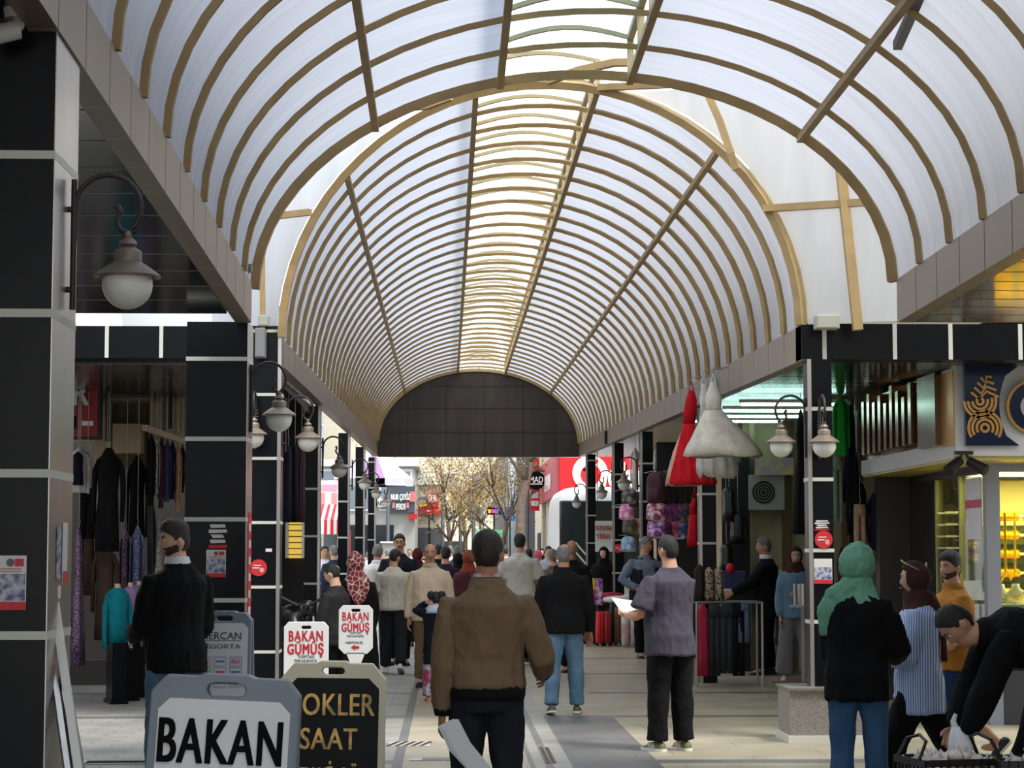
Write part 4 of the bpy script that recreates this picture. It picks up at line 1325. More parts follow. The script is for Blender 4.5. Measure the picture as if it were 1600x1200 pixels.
for k, (c, nm) in enumerate(r1):
    backpack('%s backpack in the top row beside the red gown' % nm, 1024 + k * 8.6, 762 + (k % 2) * 2, 30.7 + .24 * k, .26, .46, bpm(c), .9 + .06 * k)
r2 = [((150, 30, 70), (230, 210, 220), 'crimson and white'), ((90, 60, 130), (200, 90, 150), 'violet and pink'), ((170, 60, 130), (80, 70, 150), 'pink patterned'), ((40, 90, 160), (210, 120, 110), 'blue and coral'), ((50, 50, 90), (160, 130, 120), 'indigo mottled'), ((30, 34, 60), (80, 90, 130), 'dark blue')]
for k, (c, c2, nm) in enumerate(r2):
    backpack('%s backpack in the middle row of the stall' % nm, 1025 + k * 10, 799 + (k % 2) * 2, 30.7 + .24 * k, .28, .30, bpprint(c, c2), .7 + .05 * k, bpprint(c2, c))
r3 = [((120, 40, 120), (220, 190, 230), 'purple and lilac'), ((60, 20, 60), (140, 60, 120), 'deep plum'), ((190, 60, 130), (240, 150, 190), 'bright pink'), ((40, 100, 180), (220, 220, 230), 'sky blue and white'), ((60, 50, 100), (90, 120, 170), 'blue violet'), ((24, 26, 44), (60, 70, 110), 'navy')]
for k, (c, c2, nm) in enumerate(r3):
    backpack('%s backpack in the lower row of the stall' % nm, 1026 + k * 10, 826 + (k % 2) * 2, 30.7 + .24 * k, .28, .28, bpprint(c, c2), .7 + .05 * k, bpprint(c2, c))
for k, (px, py, c, c2, nm) in enumerate(((983, 775, (44, 42, 44), (150, 140, 136), 'grey striped'), (994, 780, (60, 44, 50), (40, 30, 34), 'dark brown'), (979, 800, (216, 110, 170), (250, 200, 226), 'pale pink'), (984, 822, (60, 66, 44), (110, 106, 76), 'camouflage green'), (995, 822, (150, 34, 50), (200, 170, 160), 'dark red'), (982, 850, (120, 150, 190), (180, 200, 224), 'pale blue'))):
    backpack('%s backpack between the two black pillars left of the stall' % nm, px, py, 36.0 + .24 * k, .26, .27, bpprint(c, c2), .8, None, 'backpacks between the black pillars', back=39.35)
for k, (x0, x1, lab) in enumerate(((985, 1000, 'white coat hanging left of the backpack stall'), (1022, 1034, 'white long shirt hanging right of the black pillar'))):
    hang_garment('white_garment', lab, 'garment', x0, 700, x1, 765 - 25 * k, 38.0 - 5 * k, F_WHITE, 'coat', depth=.08)
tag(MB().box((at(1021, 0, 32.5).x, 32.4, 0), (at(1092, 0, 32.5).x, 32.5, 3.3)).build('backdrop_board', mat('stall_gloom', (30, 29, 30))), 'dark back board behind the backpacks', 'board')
# suitcases
def suitcase(label, px0, px1, py0, py1, Y, m, d=.28):
    a, b = at(px0, py1, Y), at(px1, py0, Y)
    w, h = b.x - a.x, b.z - max(0, a.z)
    t = thing('suitcase', label, 'suitcase', ((a.x + b.x) / 2, Y, 0), 0, 'suitcases in front of the right pillars')
    def rr(hw, hd, z):
        return [Vector((hw * math.copysign(abs(math.cos(x)) ** .4, math.cos(x)), hd * math.copysign(abs(math.sin(x)) ** .4, math.sin(x)), z)) for x in [2 * PI * j / 24 for j in range(24)]]
    MB().loft([rr(w * .42, d * .4, .05), rr(w / 2, d / 2, .09), rr(w / 2, d / 2, h - .05), rr(w * .42, d * .4, h)]).build('shell', m, t, smooth='all')
    MB().box((-w * .035, -d / 2 - .006, .06), (w * .035, -d / 2 + .01, h - .03)).build('zip', DARKM, t)
    for s in (-1, 1):
        MB().tube([(s * w * .36, -d * .2, .04), (s * w * .36, d * .2, .04)], .035, seg=10).build('wheel', DARKM, t)
    MB().tube([(-w * .2, 0, h), (-w * .2, 0, h + .03), (w * .2, 0, h + .03), (w * .2, 0, h)], .012).build('handle', DARKM, t)
    return t
suitcase('dark plum suitcase leftmost of the suitcases', 912, 931, 950, 1000, 37.2, bpm((60, 30, 56)))
suitcase('bright red suitcase in the row by the pillars', 931, 943, 948, 1002, 36.6, bpm((206, 24, 34)))
suitcase('dark red suitcase right of the bright red one', 943, 954, 948, 1002, 36.6, bpm((160, 22, 36)))
suitcase('black suitcase between the red and the tan ones', 953, 963, 938, 1002, 36.9, bpm((22, 22, 26)))
suitcase('tan suitcase right of the black one', 960, 973, 940, 1000, 36.8, bpm((120, 92, 48)))
sb = thing('school_bag', 'school bag in yellow, red and violet standing on the suitcases', 'bag', at(932, 948, 36.55))
a, b = rel(922, 943, 36.4, sb), rel(943, 904, 36.4, sb)
MB().box((a.x, 0, 0.02), (b.x, .2, b.z)).build('body', bpprint((110, 50, 140), (230, 190, 210)), sb, bevel=.03)
MB().box((a.x, -.02, .02), (a.x + (b.x - a.x) * .4, .0, b.z * .6)).build('side_pocket', bpm((200, 40, 60)), sb, bevel=.02)
MB().box((a.x, -.02, b.z * .6), (a.x + (b.x - a.x) * .4, .0, b.z)).build('flap', bpm((220, 180, 40)), sb, bevel=.02)
ft = thing('cloth_pile', 'table of folded white and red cloth behind the suitcases', 'table', (at(970, 0, 38).x, 38.0, 0))
za = at(0, 940, 38).z
MB().box((-.5, 0, za - .06), (.5, .6, za - .02)).build('tabletop', DARKM, ft)
for s in (-1, 1):
    for yv in (.05, .55):
        MB().tube([(s * .45, yv, 0), (s * .45, yv, za - .05)], .02).build('leg', DARKM, ft)
MB().ball((-.1, .1, za + .02), (.28, .2, .08)).build('cloth', F_WHITE, ft, smooth='all')
MB().ball((.2, .15, za + .05), (.25, .2, .09)).build('cloth', fabric('grey_white_cloth', (190, 186, 182)), ft, smooth='all')
MB().ball((-.2, .25, za + .09), (.25, .2, .07)).build('cloth', F_BURG, ft, smooth='all')
MB().box((-.44, .0, 0.02), (.44, .02, za - .08)).build('skirt', F_BLACK, ft)
# white and pink cloth bundle hanging low beside the man in grey
hang_garment('pink_trousers', 'white and pink trousers hanging in front of the vest man', 'trousers', 970, 948, 998, 1009, 36.0, mat('white_pink_cloth', (200, 196, 196), rough=.9, col2=(176, 96, 120), vscale=3), 'trousers', hanger=False)
# ------------------------------------------------------------ the street beyond the arcade
WIN = mat('pale_window', (120, 136, 146), rough=.15, spec=.6)
FRAME = mat('window_frame', (224, 222, 218), rough=.5)
def building(name, label, x0, x1, y0, y1, h, m, face, floors=3, n=4, shop=None, z1=3.4):
    """face: +1 the street side is x1, -1 the street side is x0, 0 the side facing the camera"""
    t = thing(name, label, 'building', ((x0 + x1) / 2, (y0 + y1) / 2, 0))
    MB().box((x0, y0, 0), (x1, y1, h)).build('wall', m, t, world=True)
    MB().box((x0 - .15, y0 - .15, h), (x1 + .15, y1 + .15, h + .25)).build('cornice', FRAME, t, world=True)
    xs = x1 if face > 0 else x0
    s = face
    for f in range(floors):
        z = z1 + .7 + f * 2.9
        if z + 1.5 > h:
            break
        for k in range(n):
            if face == 0:
                x = x0 + (x1 - x0) * (k + .5) / n
                w = MB().box((x - .6, y0 - .05, z), (x + .6, y0 + .02, z + 1.5)).build('window', FRAME, t, world=True)
                p = MB().box((x - .52, y0 - .06, z + .08), (x + .52, y0 - .045, z + 1.42)).build('pane', WIN, w)
                p.data.transform(Matrix.Translation(-WLOC[t.name]))
            else:
                yv = y0 + (y1 - y0) * (k + .5) / n
                w = MB().box((xs - .02, yv - .6, z), (xs + .05 * s if s > 0 else xs, yv + .6, z + 1.5)) if s > 0 else MB().box((xs - .05, yv - .6, z), (xs + .02, yv + .6, z + 1.5))
                w = w.build('window', FRAME, t, world=True)
                p = MB().box((xs + .05, yv - .52, z + .08), (xs + .06, yv + .52, z + 1.42)) if s > 0 else MB().box((xs - .06, yv - .52, z + .08), (xs - .05, yv + .52, z + 1.42))
                p = p.build('pane', WIN, w)
                p.data.transform(Matrix.Translation(-WLOC[t.name]))
    # ground floor shop openings
    for k in range(max(1, n // 2)):
        if face == 0:
            x = x0 + (x1 - x0) * (k + .5) / max(1, n // 2)
            MB().box((x - 1.3, y0 - .04, .1), (x + 1.3, y0 + .02, 2.6)).build('shop_window', GLASSD, t, world=True)
        else:
            yv = y0 + (y1 - y0) * (k + .5) / max(1, n // 2)
            a, b = (xs - .02, xs + .05) if s > 0 else (xs - .05, xs + .02)
            MB().box((a, yv - 1.6, .1), (b, yv + 1.6, 2.6)).build('shop_window', GLASSD, t, world=True)
    return t
PALEB = mat('pale_stone', (206, 196, 176), rough=.85, var=.06)
WHITEB = mat('white_render', (224, 224, 222), rough=.8)
BLUEG = mat('blue_grey_render', (150, 168, 176), rough=.8)
building('building', 'pale grey building nearest on the left beyond the arcade', -16, -6.0, 56, 70, 9, mat('light_grey_render', (190, 192, 194), rough=.8), 1)
building('building', 'blue grey building behind the dark two line shop sign', -16, -5.4, 72, 92, 10, BLUEG, 1, n=5)
building('building', 'cream building behind the red shop signs', -16, -4.6, 94, 122, 8.5, PALEB, 1, n=6)
building('building', 'white building far down the left side of the street', -16, -4.2, 126, 165, 9, WHITEB, 1, n=6)
building('building', 'pale building closing the far end of the street', -9, 9, 182, 195, 11, PALEB, 0, n=7)
building('building', 'dark grey building far on the right behind the green awning', 3.4, 14, 118, 160, 8, DGREY, -1, n=6)
building('building', 'cream building behind the round black sign', 4.6, 14, 78, 112, 9, PALEB, -1, n=6)
building('building', 'left plaza building seen between the slim black pillars', -26, -8.5, 33, 55, 8, WHITEB, 1, n=5)

building('building', 'grey shop building under the slate two line sign', -5.3, at(651, 0, 76).x, 76, 83.5, 4.7, mat('shop_grey_front', (178, 178, 174), rough=.8), 0, floors=1, n=3, z1=2.4)
building('building', 'cream shop building carrying the red signs', -5.3, at(691, 0, 84).x, 84, 92, 4.3, PALEB, 0, floors=1, n=4, z1=2.2)
# corner shop with the big red sign, right of the exit
cx = at(876, 740, 62).x
cs = thing('corner_shop', 'cream corner shop under the long red sign, right of the exit', 'building', (cx + 4, 66, 0))
ZA = at(0, 768, 62).z
MB().box((cx, 62.3, ZA), (cx + 12, 76, 9)).build('upper_wall', PALEB, cs, world=True)
MB().box((cx + .6, 64.0, 0), (cx + 12, 76, ZA)).build('inner_wall', mat('shop_inner', (150, 140, 122), rough=.8), cs, world=True)
for k, yv in enumerate((62.6, 66.4, 70.2, 74.0)):
    MB().box((cx, yv, 0), (cx + .55, yv + .9, ZA)).build('column', PALEB, cs, world=True)
q = thing('shop_sign', 'long red shop sign with white lettering above the bus', 'sign', (cx, 62.0, ZA))
MB().box((cx - .02, 62.0, ZA), (cx + 9, 62.28, ZA + 1.55)).build('board', mat('bright_sign_red', (232, 10, 22), rough=.4), q, world=True)
MB().box((cx - .10, 62.3, ZA - .08), (cx - .02, 74.5, ZA + 1.2)).build('side_board', mat('faded_sign_red', (196, 92, 100), rough=.5, var=.12, vscale=2), q, world=True)
c0 = at(922, 739, 61.95)
def wl(s, px0, px1, py0, py1, Y, root, m=WLET, bold=.03, **k):
    a, b = at(px0, py1, Y), at(px1, py0, Y)
    return lettering(s, b.x - a.x, b.z - a.z, m, root, (a + b) / 2 - WLOC[root.name], bold=bold, depth=.03, **k)
dsc = MB().lathe([(.52, -.02), (.52, .02)], (0, 0, 0), seg=32).build('emblem_disc', WLET, q)
dsc.rotation_euler = (PI / 2, 0, 0)
dsc.location = c0 - WLOC[q.name]
e = MB().lathe([(.30, -.02), (.30, .02)], (0, 0, 0), seg=24)
e.prism([(-.26, .12), (-.05, .30), (.16, .46), (.24, .40), (.08, .25), (0.05, .05)], -.02, .02, Matrix.Rotation(-PI / 2, 4, 'X'))
em = e.build('emblem_mark', mat('bright_sign_red', (232, 10, 22)), q)
em.rotation_euler = (PI / 2, 0, 0)
em.location = c0 - WLOC[q.name] + Vector((0.02, -.03, -.05))
wl('vodafone', 939, 1032, 722, 760, 61.95, q, bold=.05)
lettering('EVAN', 3.6, .5, WLET, q, Vector((cx - .12, 67.5, ZA + .45)) - WLOC[q.name], rz=-PI / 2, depth=.02)
# round black sign and the red framed blade sign
bs = thing('round_sign', 'round black hanging sign with white letters by the corner shop', 'sign', at(838, 751, 70))
MB().lathe([(.30, -.06), (.30, .06)], (0, 0, 0), seg=28).build('disc', BLET, bs)
bs.children[0].rotation_euler = (PI / 2, 0, 0)
lettering('MAD', .44, .20, WLET, bs, (0, -.07, .03), bold=.03)
MB().box((-.2, -.075, -.13), (.2, -.065, -.10)).build('underline', WLET, bs)
MB().box((.0, -.01, .30), (.9, .03, .34)).build('bracket', DARKM, bs)
bl = thing('blade_sign', 'tall red framed blade sign behind the round black sign', 'sign', at(835, 806, 72))
a, b = rel(828, 798, 72, bl), rel(843, 716, 72, bl)
MB().box((a.x, 0, a.z), (b.x, .12, b.z)).build('frame', RED, bl)
for (y0, y1, m) in ((790, 782, WHITE), (778, 768, FRAME), (762, 722, mat('blade_face', (150, 60, 70), rough=.5))):
    MB().box((a.x + .04, -.015, rel(0, y0, 72, bl).z), (b.x - .04, .01, rel(0, y1, 72, bl).z)).build('panel', m, bl)
MB().box((b.x, .03, b.z * .8), (cx - WLOC[bl.name].x + .1, .08, b.z * .8 + .05)).build('bracket', DARKM, bl)
lettering('DH', .22, .16, WLET, bl, (rel(833, 770, 72, bl).x, -.03, rel(833, 770, 72, bl).z), bold=.03)
# bus or big van parked in front of the corner shop
bus = thing('bus', 'white bus with dark windows parked at the right behind the pillars', 'bus', (at(930, 0, 55).x, 55, 0))
BW = mat('bus_white', (232, 233, 235), rough=.3, coat=.3)
def rr2(hw, hd, z):
    return [Vector((hw * math.copysign(abs(math.cos(x)) ** .35, math.cos(x)), hd * math.copysign(abs(math.sin(x)) ** .35, math.sin(x)), z)) for x in [2 * PI * j / 32 for j in range(32)]]
HB = at(0, 766, 53.8).z
hw = (at(1000, 0, 54).x - at(861, 0, 54).x) / 2
q = MB().loft([rr2(hw, 4.6, .35), rr2(hw * 1.0, 4.6, 1.2), rr2(hw * .985, 4.55, HB - .5), rr2(hw * .95, 4.45, HB - .18), rr2(hw * .86, 4.2, HB)])
q.build('body', BW, bus, smooth='all')
bx = WLOC[bus.name].x
MB().box((at(873, 0, 50.3).x - bx, -4.70, at(0, 888, 50.3).z), (hw - .12, -4.5, at(0, 781, 50.3).z)).build('windscreen', mat('bus_glass', (42, 50, 54), rough=.12, spec=.6), bus, bevel=.05)
MB().box((at(893, 0, 50.3).x - bx, -4.73, .5), (at(924, 0, 50.3).x - bx, -4.68, at(0, 812, 50.3).z)).build('door', mat('bus_door_green', (26, 48, 46), rough=.2), bus)
for dz in (0, .22):
    MB().tube([(at(897, 0, 50.2).x - bx, -4.76, 1.55 + .3 - dz), (at(922, 0, 50.2).x - bx, -4.76, 1.1 + .3 - dz)], .022).build('hand_rail', FRAME, bus)
for sx in (-1, 1):
    for sy in (-1, 1):
        MB().tube([(sx * (hw - .3), sy * 3, .42), (sx * (hw - .02), sy * 3, .42)], .42, seg=20).build('wheel', DARKM, bus)
bn = thing('banner', 'white banner with red lettering hung in front of the bus', 'banner', at(945, 862, 45.0))
a, b = rel(930, 862, 45, bn), rel(960, 814, 45, bn)
MB().box((a.x, 0, a.z), (b.x, .015, b.z)).build('sheet', mat('banner_white', (214, 222, 224), rough=.6), bn)
BRED = mat('banner_red', (190, 70, 70), rough=.6)
wl('ISTURA', 931, 958, 821, 829, 44.97, bn, BRED, bold=.03)
wl('YENI', 931, 952, 834, 842, 44.97, bn, BRED, bold=.03)
MB().tube([(a.x + .05, .02, b.z), (a.x + .05, .02, 3.82 - WLOC[bn.name].z)], .01).build('cord', DARKM, bn)
MB().tube([(b.x - .05, .02, b.z), (b.x - .05, .02, 3.55 - WLOC[bn.name].z)], .01).build('cord', DARKM, bn)

# left signs
def sign_box(label, px0, py0, px1, py1, Y, m, name='shop_sign', d=.2):
    s = thing(name, label, 'sign', at((px0 + px1) / 2, py1, Y))
    a, b = rel(px0, py1, Y, s), rel(px1, py0, Y, s)
    MB().box((a.x, 0, a.z), (b.x, d, b.z)).build('board', m, s)
    return s
SLATE = mat('slate_sign', (72, 82, 90), rough=.5)
s = sign_box('slate grey shop sign with two lines of white lettering beyond the exit', 607, 758, 648, 801, 75.8, SLATE)
wl('NUR ÇEYİZ', 611, 641, 769, 783, 75.7, s, bold=.05)
wl('PERDE', 619, 634, 787, 796, 75.7, s, bold=.05)
for x0 in (613, 635):
    a, b = rel(x0, 794, 75.7, s), rel(x0 + 4, 785, 75.7, s)
    MB().box((a.x, -.06, a.z), (b.x, 0, b.z)).build('mark', mat('pink_mark', (230, 140, 140)), s)
a, b = rel(640, 784, 75.7, s), rel(648, 768, 75.7, s)
MB().box((a.x, -.06, a.z), (b.x, 0, b.z)).build('pink_panel', mat('pink_panel', (226, 120, 120)), s)
s = sign_box('red shop sign with a white word, right of the slate sign', 668, 771, 685, 794, 83.8, RED)
wl('DUR', 670, 682, 773, 784, 83.7, s, bold=.06)
s = sign_box('grey and yellow shop sign between the slate and red signs', 649, 774, 666, 791, 83.8, mat('grey_sign', (170, 176, 184), rough=.5))
a, b = rel(649, 791, 83.7, s), rel(666, 785, 83.7, s)
MB().box((a.x, -.05, a.z), (b.x, 0, b.z)).build('yellow_band', mat('yellow_band', (240, 196, 90)), s)
wl('BIJUTERI', 650, 665, 777, 783, 83.7, s, BLET)
s = sign_box('long red fascia under the far shop signs', 640, 793, 690, 803, 83.8, RED)
s = sign_box('small red sign low beside the far doorway', 639, 803, 652, 811, 75.75, RED)
s = sign_box('white shop sign far on the left of the slate sign', 588, 780, 606, 792, 75.8, WHITE)
wl('AKIN', 589, 604, 783, 790, 75.7, s, BLET)
# no entry sign on a pole
ne = thing('no_entry_sign', 'round red no entry sign on a pole beyond the exit', 'road sign', (at(673, 0, 81).x, 81, 0))
zz = at(0, 798, 81).z
MB().tube([(0, 0, 0), (0, 0, zz + .1)], .03).build('pole', DARKM, ne)
d_ = MB().lathe([(.14, -.01), (.14, .01)], (0, 0, 0), seg=24).build('disc', RED, ne)
d_.rotation_euler = (PI / 2, 0, 0)
d_.location = (0, -.05, zz)
MB().box((-.09, -.07, zz - .02), (.09, -.06, zz + .02)).build('bar', WLET, ne)
# blue information sign on the pale pole
lp = thing('pale_pole', 'thick pale blue pole in the street behind the tree', 'pole', (at(801, 0, 88).x, 88, 0))
MB().lathe([(.2, 0), (.17, 5.6)], seg=16).build('shaft', mat('pale_blue_pole', (176, 194, 204), rough=.5), lp, smooth='all')
MB().box((-.22, -.22, 0), (.22, .22, .1)).build('foot', GREYW, lp)
bi = thing('blue_sign', 'blue information sign with white lines in front of the pale pole', 'sign', at(797, 814, 80))
a, b = rel(790, 814, 80, bi), rel(804, 792, 80, bi)
MB().box((a.x, 0, a.z), (b.x, .04, b.z)).build('plate', mat('sign_blue', (44, 96, 190), rough=.4), bi)
for k in range(6):
    z = a.z + (b.z - a.z) * (.14 + .14 * k)
    MB().box((a.x + .05, -.012, z), (b.x - .05 - .04 * (k % 3), 0, z + .025)).build('text_line', WLET, bi)
MB().tube([(0, .06, -WLOC[bi.name].z), (0, .06, b.z)], .025).build('post', DARKM, bi)
# dark street poles
for (px, Y, h, lab) in ((741, 82, 4.6, 'dark street lamp post left of the kiosk'), (721, 90, 4.4, 'dark street lamp post among the trees'), (823, 66, 5.5, 'dark street lamp post beside the leaning tree trunk'), (694, 82, 4.4, 'thin dark pole near the red signs'), (610, 73, 3.8, 'thin dark pole in front of the slate sign')):
    t = thing('street_pole', lab, 'pole', (at(px, 0, Y).x, Y, 0))
    MB().lathe([(.13, 0), (.13, .5), (.07, .6), (.05 if px in (690, 610) else .07, h)], seg=12).build('shaft', mat('pole_grey', (66, 70, 78), rough=.5), t, smooth='all')
    MB().lathe([(.18, 0), (.18, .06), (.13, .1)], seg=12).build('foot', mat('pole_grey', (66, 70, 78)), t, smooth='all')
# kiosk with the green awning and the coloured light sign
ki = thing('kiosk', 'small kiosk under a green awning in the middle of the street', 'kiosk', (at(764, 0, 92).x, 92, 0))
a, b = rel(744, 818, 91, ki), rel(786, 806, 91, ki)
MB().box((a.x + .05, 0, 0), (b.x - .1, 2, 2.35)).build('cabin', mat('kiosk_dark', (52, 50, 46), rough=.6), ki)
q = MB()
q.add([(a.x, -1, 1.86 + .0), (b.x, -1, 1.86 + .1), (b.x, .2, 2.55), (a.x, .2, 2.55), (a.x, -1, 2.25), (b.x, -1, 2.25), (b.x, .2, 2.62), (a.x, .2, 2.62)], [(0, 3, 2, 1), (4, 5, 6, 7), (0, 1, 5, 4), (1, 2, 6, 5), (2, 3, 7, 6), (3, 0, 4, 7)])
q.build('awning', mat('awning_green', (40, 150, 104), rough=.7, col2=(120, 180, 120), vscale=2), ki)
MB().box((a.x + .1, -.05, .4), (a.x + .45, 0, 1.9)).build('orange_panel', mat('orange_panel', (232, 110, 40)), ki)
MB().box((a.x + .6, -.05, .9), (b.x - .3, 0, 1.8)).build('hatch', GLASSD, ki)
led = sign_box('coloured light sign above the green awning', 761, 793, 783, 804, 92.2, BLET)
MB().box((-.04, .05, 2.3 - WLOC[led.name].z), (.04, .12, .02)).build('post', DARKM, led)
for k, c in enumerate(((255, 230, 40), (255, 60, 40), (250, 40, 200), (120, 60, 255), (70, 90, 255))):
    a, b = rel(763.5 + k * 3.2, 801.5, 92.1, led), rel(766 + k * 3.2, 796, 92.1, led)
    MB().box((a.x, -.06, a.z), (b.x, 0, b.z)).build('light', mat('led_%d' % k, c, emit=1.2), led)
# white and mauve parasol beyond the left row
um = thing('parasol', 'big white and mauve striped parasol beyond the left pillars', 'parasol', (at(588, 0, 62).x, 62, 0))
zr = at(0, 748, 62).z
MB().tube([(0, 0, 0), (0, 0, zr + .9)], .03).build('pole', FRAME, um)
MB().lathe([(.28, 0), (.28, .08), (.05, .12)], seg=16).build('base', GREYW, um)
for k in range(10):
    a0, a1 = 2 * PI * k / 10, 2 * PI * (k + 1) / 10
    R = 1.15
    vs = [(0, 0, zr + .95), (R * math.cos(a0), R * math.sin(a0), zr), (R * math.cos(a1), R * math.sin(a1), zr), (R * math.cos(a1), R * math.sin(a1), zr - .2), (R * math.cos(a0), R * math.sin(a0), zr - .2)]
    q = MB().add(vs, [(0, 1, 2), (1, 4, 3, 2)])
    q.add([(x, y, z - .01) for x, y, z in vs], [(2, 1, 0), (2, 3, 4, 1)])
    q.build('panel', mat('parasol_mauve', (150, 116, 156), rough=.9) if k % 3 == 1 else mat('parasol_white', (226, 226, 230), rough=.9), um)
# stalls seen between the left pillars
def stall(label, px0, px1, py0, py1, Y, awn, h0=.9):
    t = thing('stall', label, 'stall', (at((px0 + px1) / 2, 0, Y).x, Y, 0))
    a, b = rel(px0, py1, Y, t), rel(px1, py0, Y, t)
    n = 7
    for k in range(n):
        x0, x1 = a.x + (b.x - a.x) * k / n, a.x + (b.x - a.x) * (k + 1) / n
        q = MB()
        q.add([(x0, 0, a.z), (x1, 0, a.z), (x1, .05, b.z), (x0, .05, b.z), (x0, 1.4, b.z + .35), (x1, 1.4, b.z + .35)], [(0, 1, 2, 3), (3, 2, 5, 4)])
        q.add([(x0, .01, a.z), (x1, .01, a.z), (x1, .06, b.z - .02), (x0, .06, b.z - .02), (x0, 1.4, b.z + .33), (x1, 1.4, b.z + .33)], [(3, 2, 1, 0), (4, 5, 2, 3)])
        q.build('awning_stripe', awn[k % 2], t)
    for x in (a.x + .03, b.x - .03):
        MB().tube([(x, .1, 0), (x, .1, b.z)], .025).build('post', FRAME, t)
        MB().tube([(x, 1.35, 0), (x, 1.35, b.z + .3)], .025).build('post', FRAME, t)
    MB().box((a.x + .1, .3, 0), (b.x - .1, 1.2, h0)).build('counter', WHITE, t)
    return t
stall('market stall with a red and white striped awning between the left pillars', 496, 531, 812, 835, 44, (mat('stripe_red', (214, 40, 56), rough=.8), WHITE))
stall('market stall with a white and red roof behind the striped one', 470, 536, 770, 812, 52, (WHITE, mat('stripe_pink', (226, 150, 150), rough=.8)))
sb_ = sign_box('lilac and pink board seen between the pillars above the stall', 503, 757, 526, 768, 50, mat('lilac_board', (216, 170, 190)))
tag(MB().box((at(547, 0, 47).x, 47, 0), (at(553, 0, 47).x, 47.2, at(0, 828, 47).z)).build('red_banner', mat('banner_bright_red', (236, 30, 44))), 'tall bright red banner between the slim black pillars', 'banner')
wc = thing('white_counter', 'white stall counter beyond the exit on the left', 'counter', (at(628, 0, 62).x, 62, 0))
a, b = rel(598, 0, 62, wc), rel(634, 846, 62, wc)
MB().box((a.x, 0, b.z - .05), (b.x, 1.2, b.z)).build('top', WHITE, wc)
MB().box((a.x + .05, .05, 0), (b.x - .05, 1.1, b.z - .05)).build('body', GREYW, wc)
# parked cars far down the street
def car(label, px, Y, m, rz=0):
    t = thing('car', label, 'car', (at(px, 0, Y).x, Y, 0), rz)
    def sec(y, hw, z0, z1, z2):
        return [Vector((-hw, y, z0)), Vector((hw, y, z0)), Vector((hw * 1.02, y, z1)), Vector((hw * .78, y, z2)), Vector((-hw * .78, y, z2)), Vector((-hw * 1.02, y, z1))]
    MB().loft([sec(-2.1, .8, .3, .7, .75), sec(-1.9, .86, .25, .85, .92), sec(-.9, .88, .25, .9, .98), sec(-.3, .88, .25, .92, 1.42), sec(1.0, .88, .25, .92, 1.45), sec(1.8, .86, .25, .9, 1.05), sec(2.1, .8, .3, .8, .9)]).build('body', m, t, smooth=True)
    MB().add([(-.62, -1.0, .99), (.62, -1.0, .99), (.6, -.33, 1.4), (-.6, -.33, 1.4)], [(0, 1, 2, 3)]).build('windscreen', GLASSD, t)
    for sx in (-1, 1):
        for y in (-1.35, 1.3):
            MB().tube([(sx * .7, y, .31), (sx * .9, y, .31)], .31, seg=16).build('wheel', DARKM, t)
        MB().ball((sx * .6, -2.08, .62), (.15, .06, .08)).build('headlight', WLET, t, smooth='all')
car('white car parked beyond the exit, left', 590, 69, mat('car_white', (226, 228, 232), rough=.3))
car('silver car far down the street in the middle', 745, 108, mat('car_silver', (176, 182, 190), rough=.3, metal=.3))
# trees
BARK = mat('tree_bark', (112, 98, 86), rough=.9, var=.25, vscale=8)
LEAFM = mat('autumn_leaves', (176, 150, 84), rough=.8, col2=(140, 112, 84), vscale=3)
def tree(label, px, Y, h, lean=0.0, r=.13, crown=1.7, n=900, trunkpts=None):
    base = at(px, 864, Y)
    t = thing('street_tree', label, 'tree', (base.x, Y, 0), 0, 'street trees beyond the exit')
    rnd = random.Random(px * 31 + Y)
    trunk = trunkpts or [Vector((0, 0, 0)), Vector((lean * .3, 0, h * .2)), Vector((lean * .7 + .05, 0, h * .38)), Vector((lean, 0, h * .52))]
    MB().tube(trunk, [r * 1.15, r, r * .9, r * .75][:len(trunk)] if len(trunk) == 4 else [r * (1.15 - .4 * i / len(trunk)) for i in range(len(trunk))], seg=10).build('trunk', BARK, t, smooth='all')
    top = trunk[-1]
    tips = []
    q = MB()
    for k in range(7):
        a = 2 * PI * k / 7 + rnd.random()
        L = h * rnd.uniform(.28, .5)
        d = Vector((math.cos(a) * .7, math.sin(a) * .7, rnd.uniform(.5, 1.1))).normalized()
        s0 = trunk[-1 - (k % 2)]
        m1 = s0 + d * L * .5 + Vector((0, 0, .1))
        e1 = s0 + d * L
        q.tube([s0, m1, e1], [r * .5, r * .32, r * .14], seg=6)
        tips += [m1, e1]
        for j in range(6):
            d2 = (d + Vector((rnd.uniform(-.8, .8), rnd.uniform(-.8, .8), rnd.uniform(-.3, .7)))).normalized()
            e2 = m1.lerp(e1, rnd.random()) + d2 * L * .5
            q.tube([m1, (m1 + e2) / 2 + Vector((0, 0, .05)), e2], [r * .2, r * .14, r * .05], seg=5)
            tips.append(e2)
    q.build('branch', BARK, t, smooth='all')
    q = MB()
    for k in range(n):
        c = rnd.choice(tips) + Vector((rnd.gauss(0, .34), rnd.gauss(0, .34), rnd.gauss(0, .3))) * crown / 1.7
        u = Vector((rnd.uniform(-1, 1), rnd.uniform(-1, 1), rnd.uniform(-1, 1))).normalized()
        w = u.orthogonal().normalized()
        v = u.cross(w)
        sz = rnd.uniform(.028, .055)
        q.add([c + w * sz, c + v * sz * .6, c - w * sz, c - v * sz * .6], [(0, 1, 2, 3)])
    q.build('foliage', LEAFM, t)
    return t
tree('bare browning tree nearest the red shop signs', 704, 79, 5.3, -.1, r=.10, crown=1.9, n=3600)
tree('yellowing tree left of the green awning', 728, 88, 5.8, -.1, r=.10, crown=2.2, n=3800)
tree('forked yellow tree right of the green awning', 770, 72, 5.2, .45, r=.085, crown=1.8, n=3000)
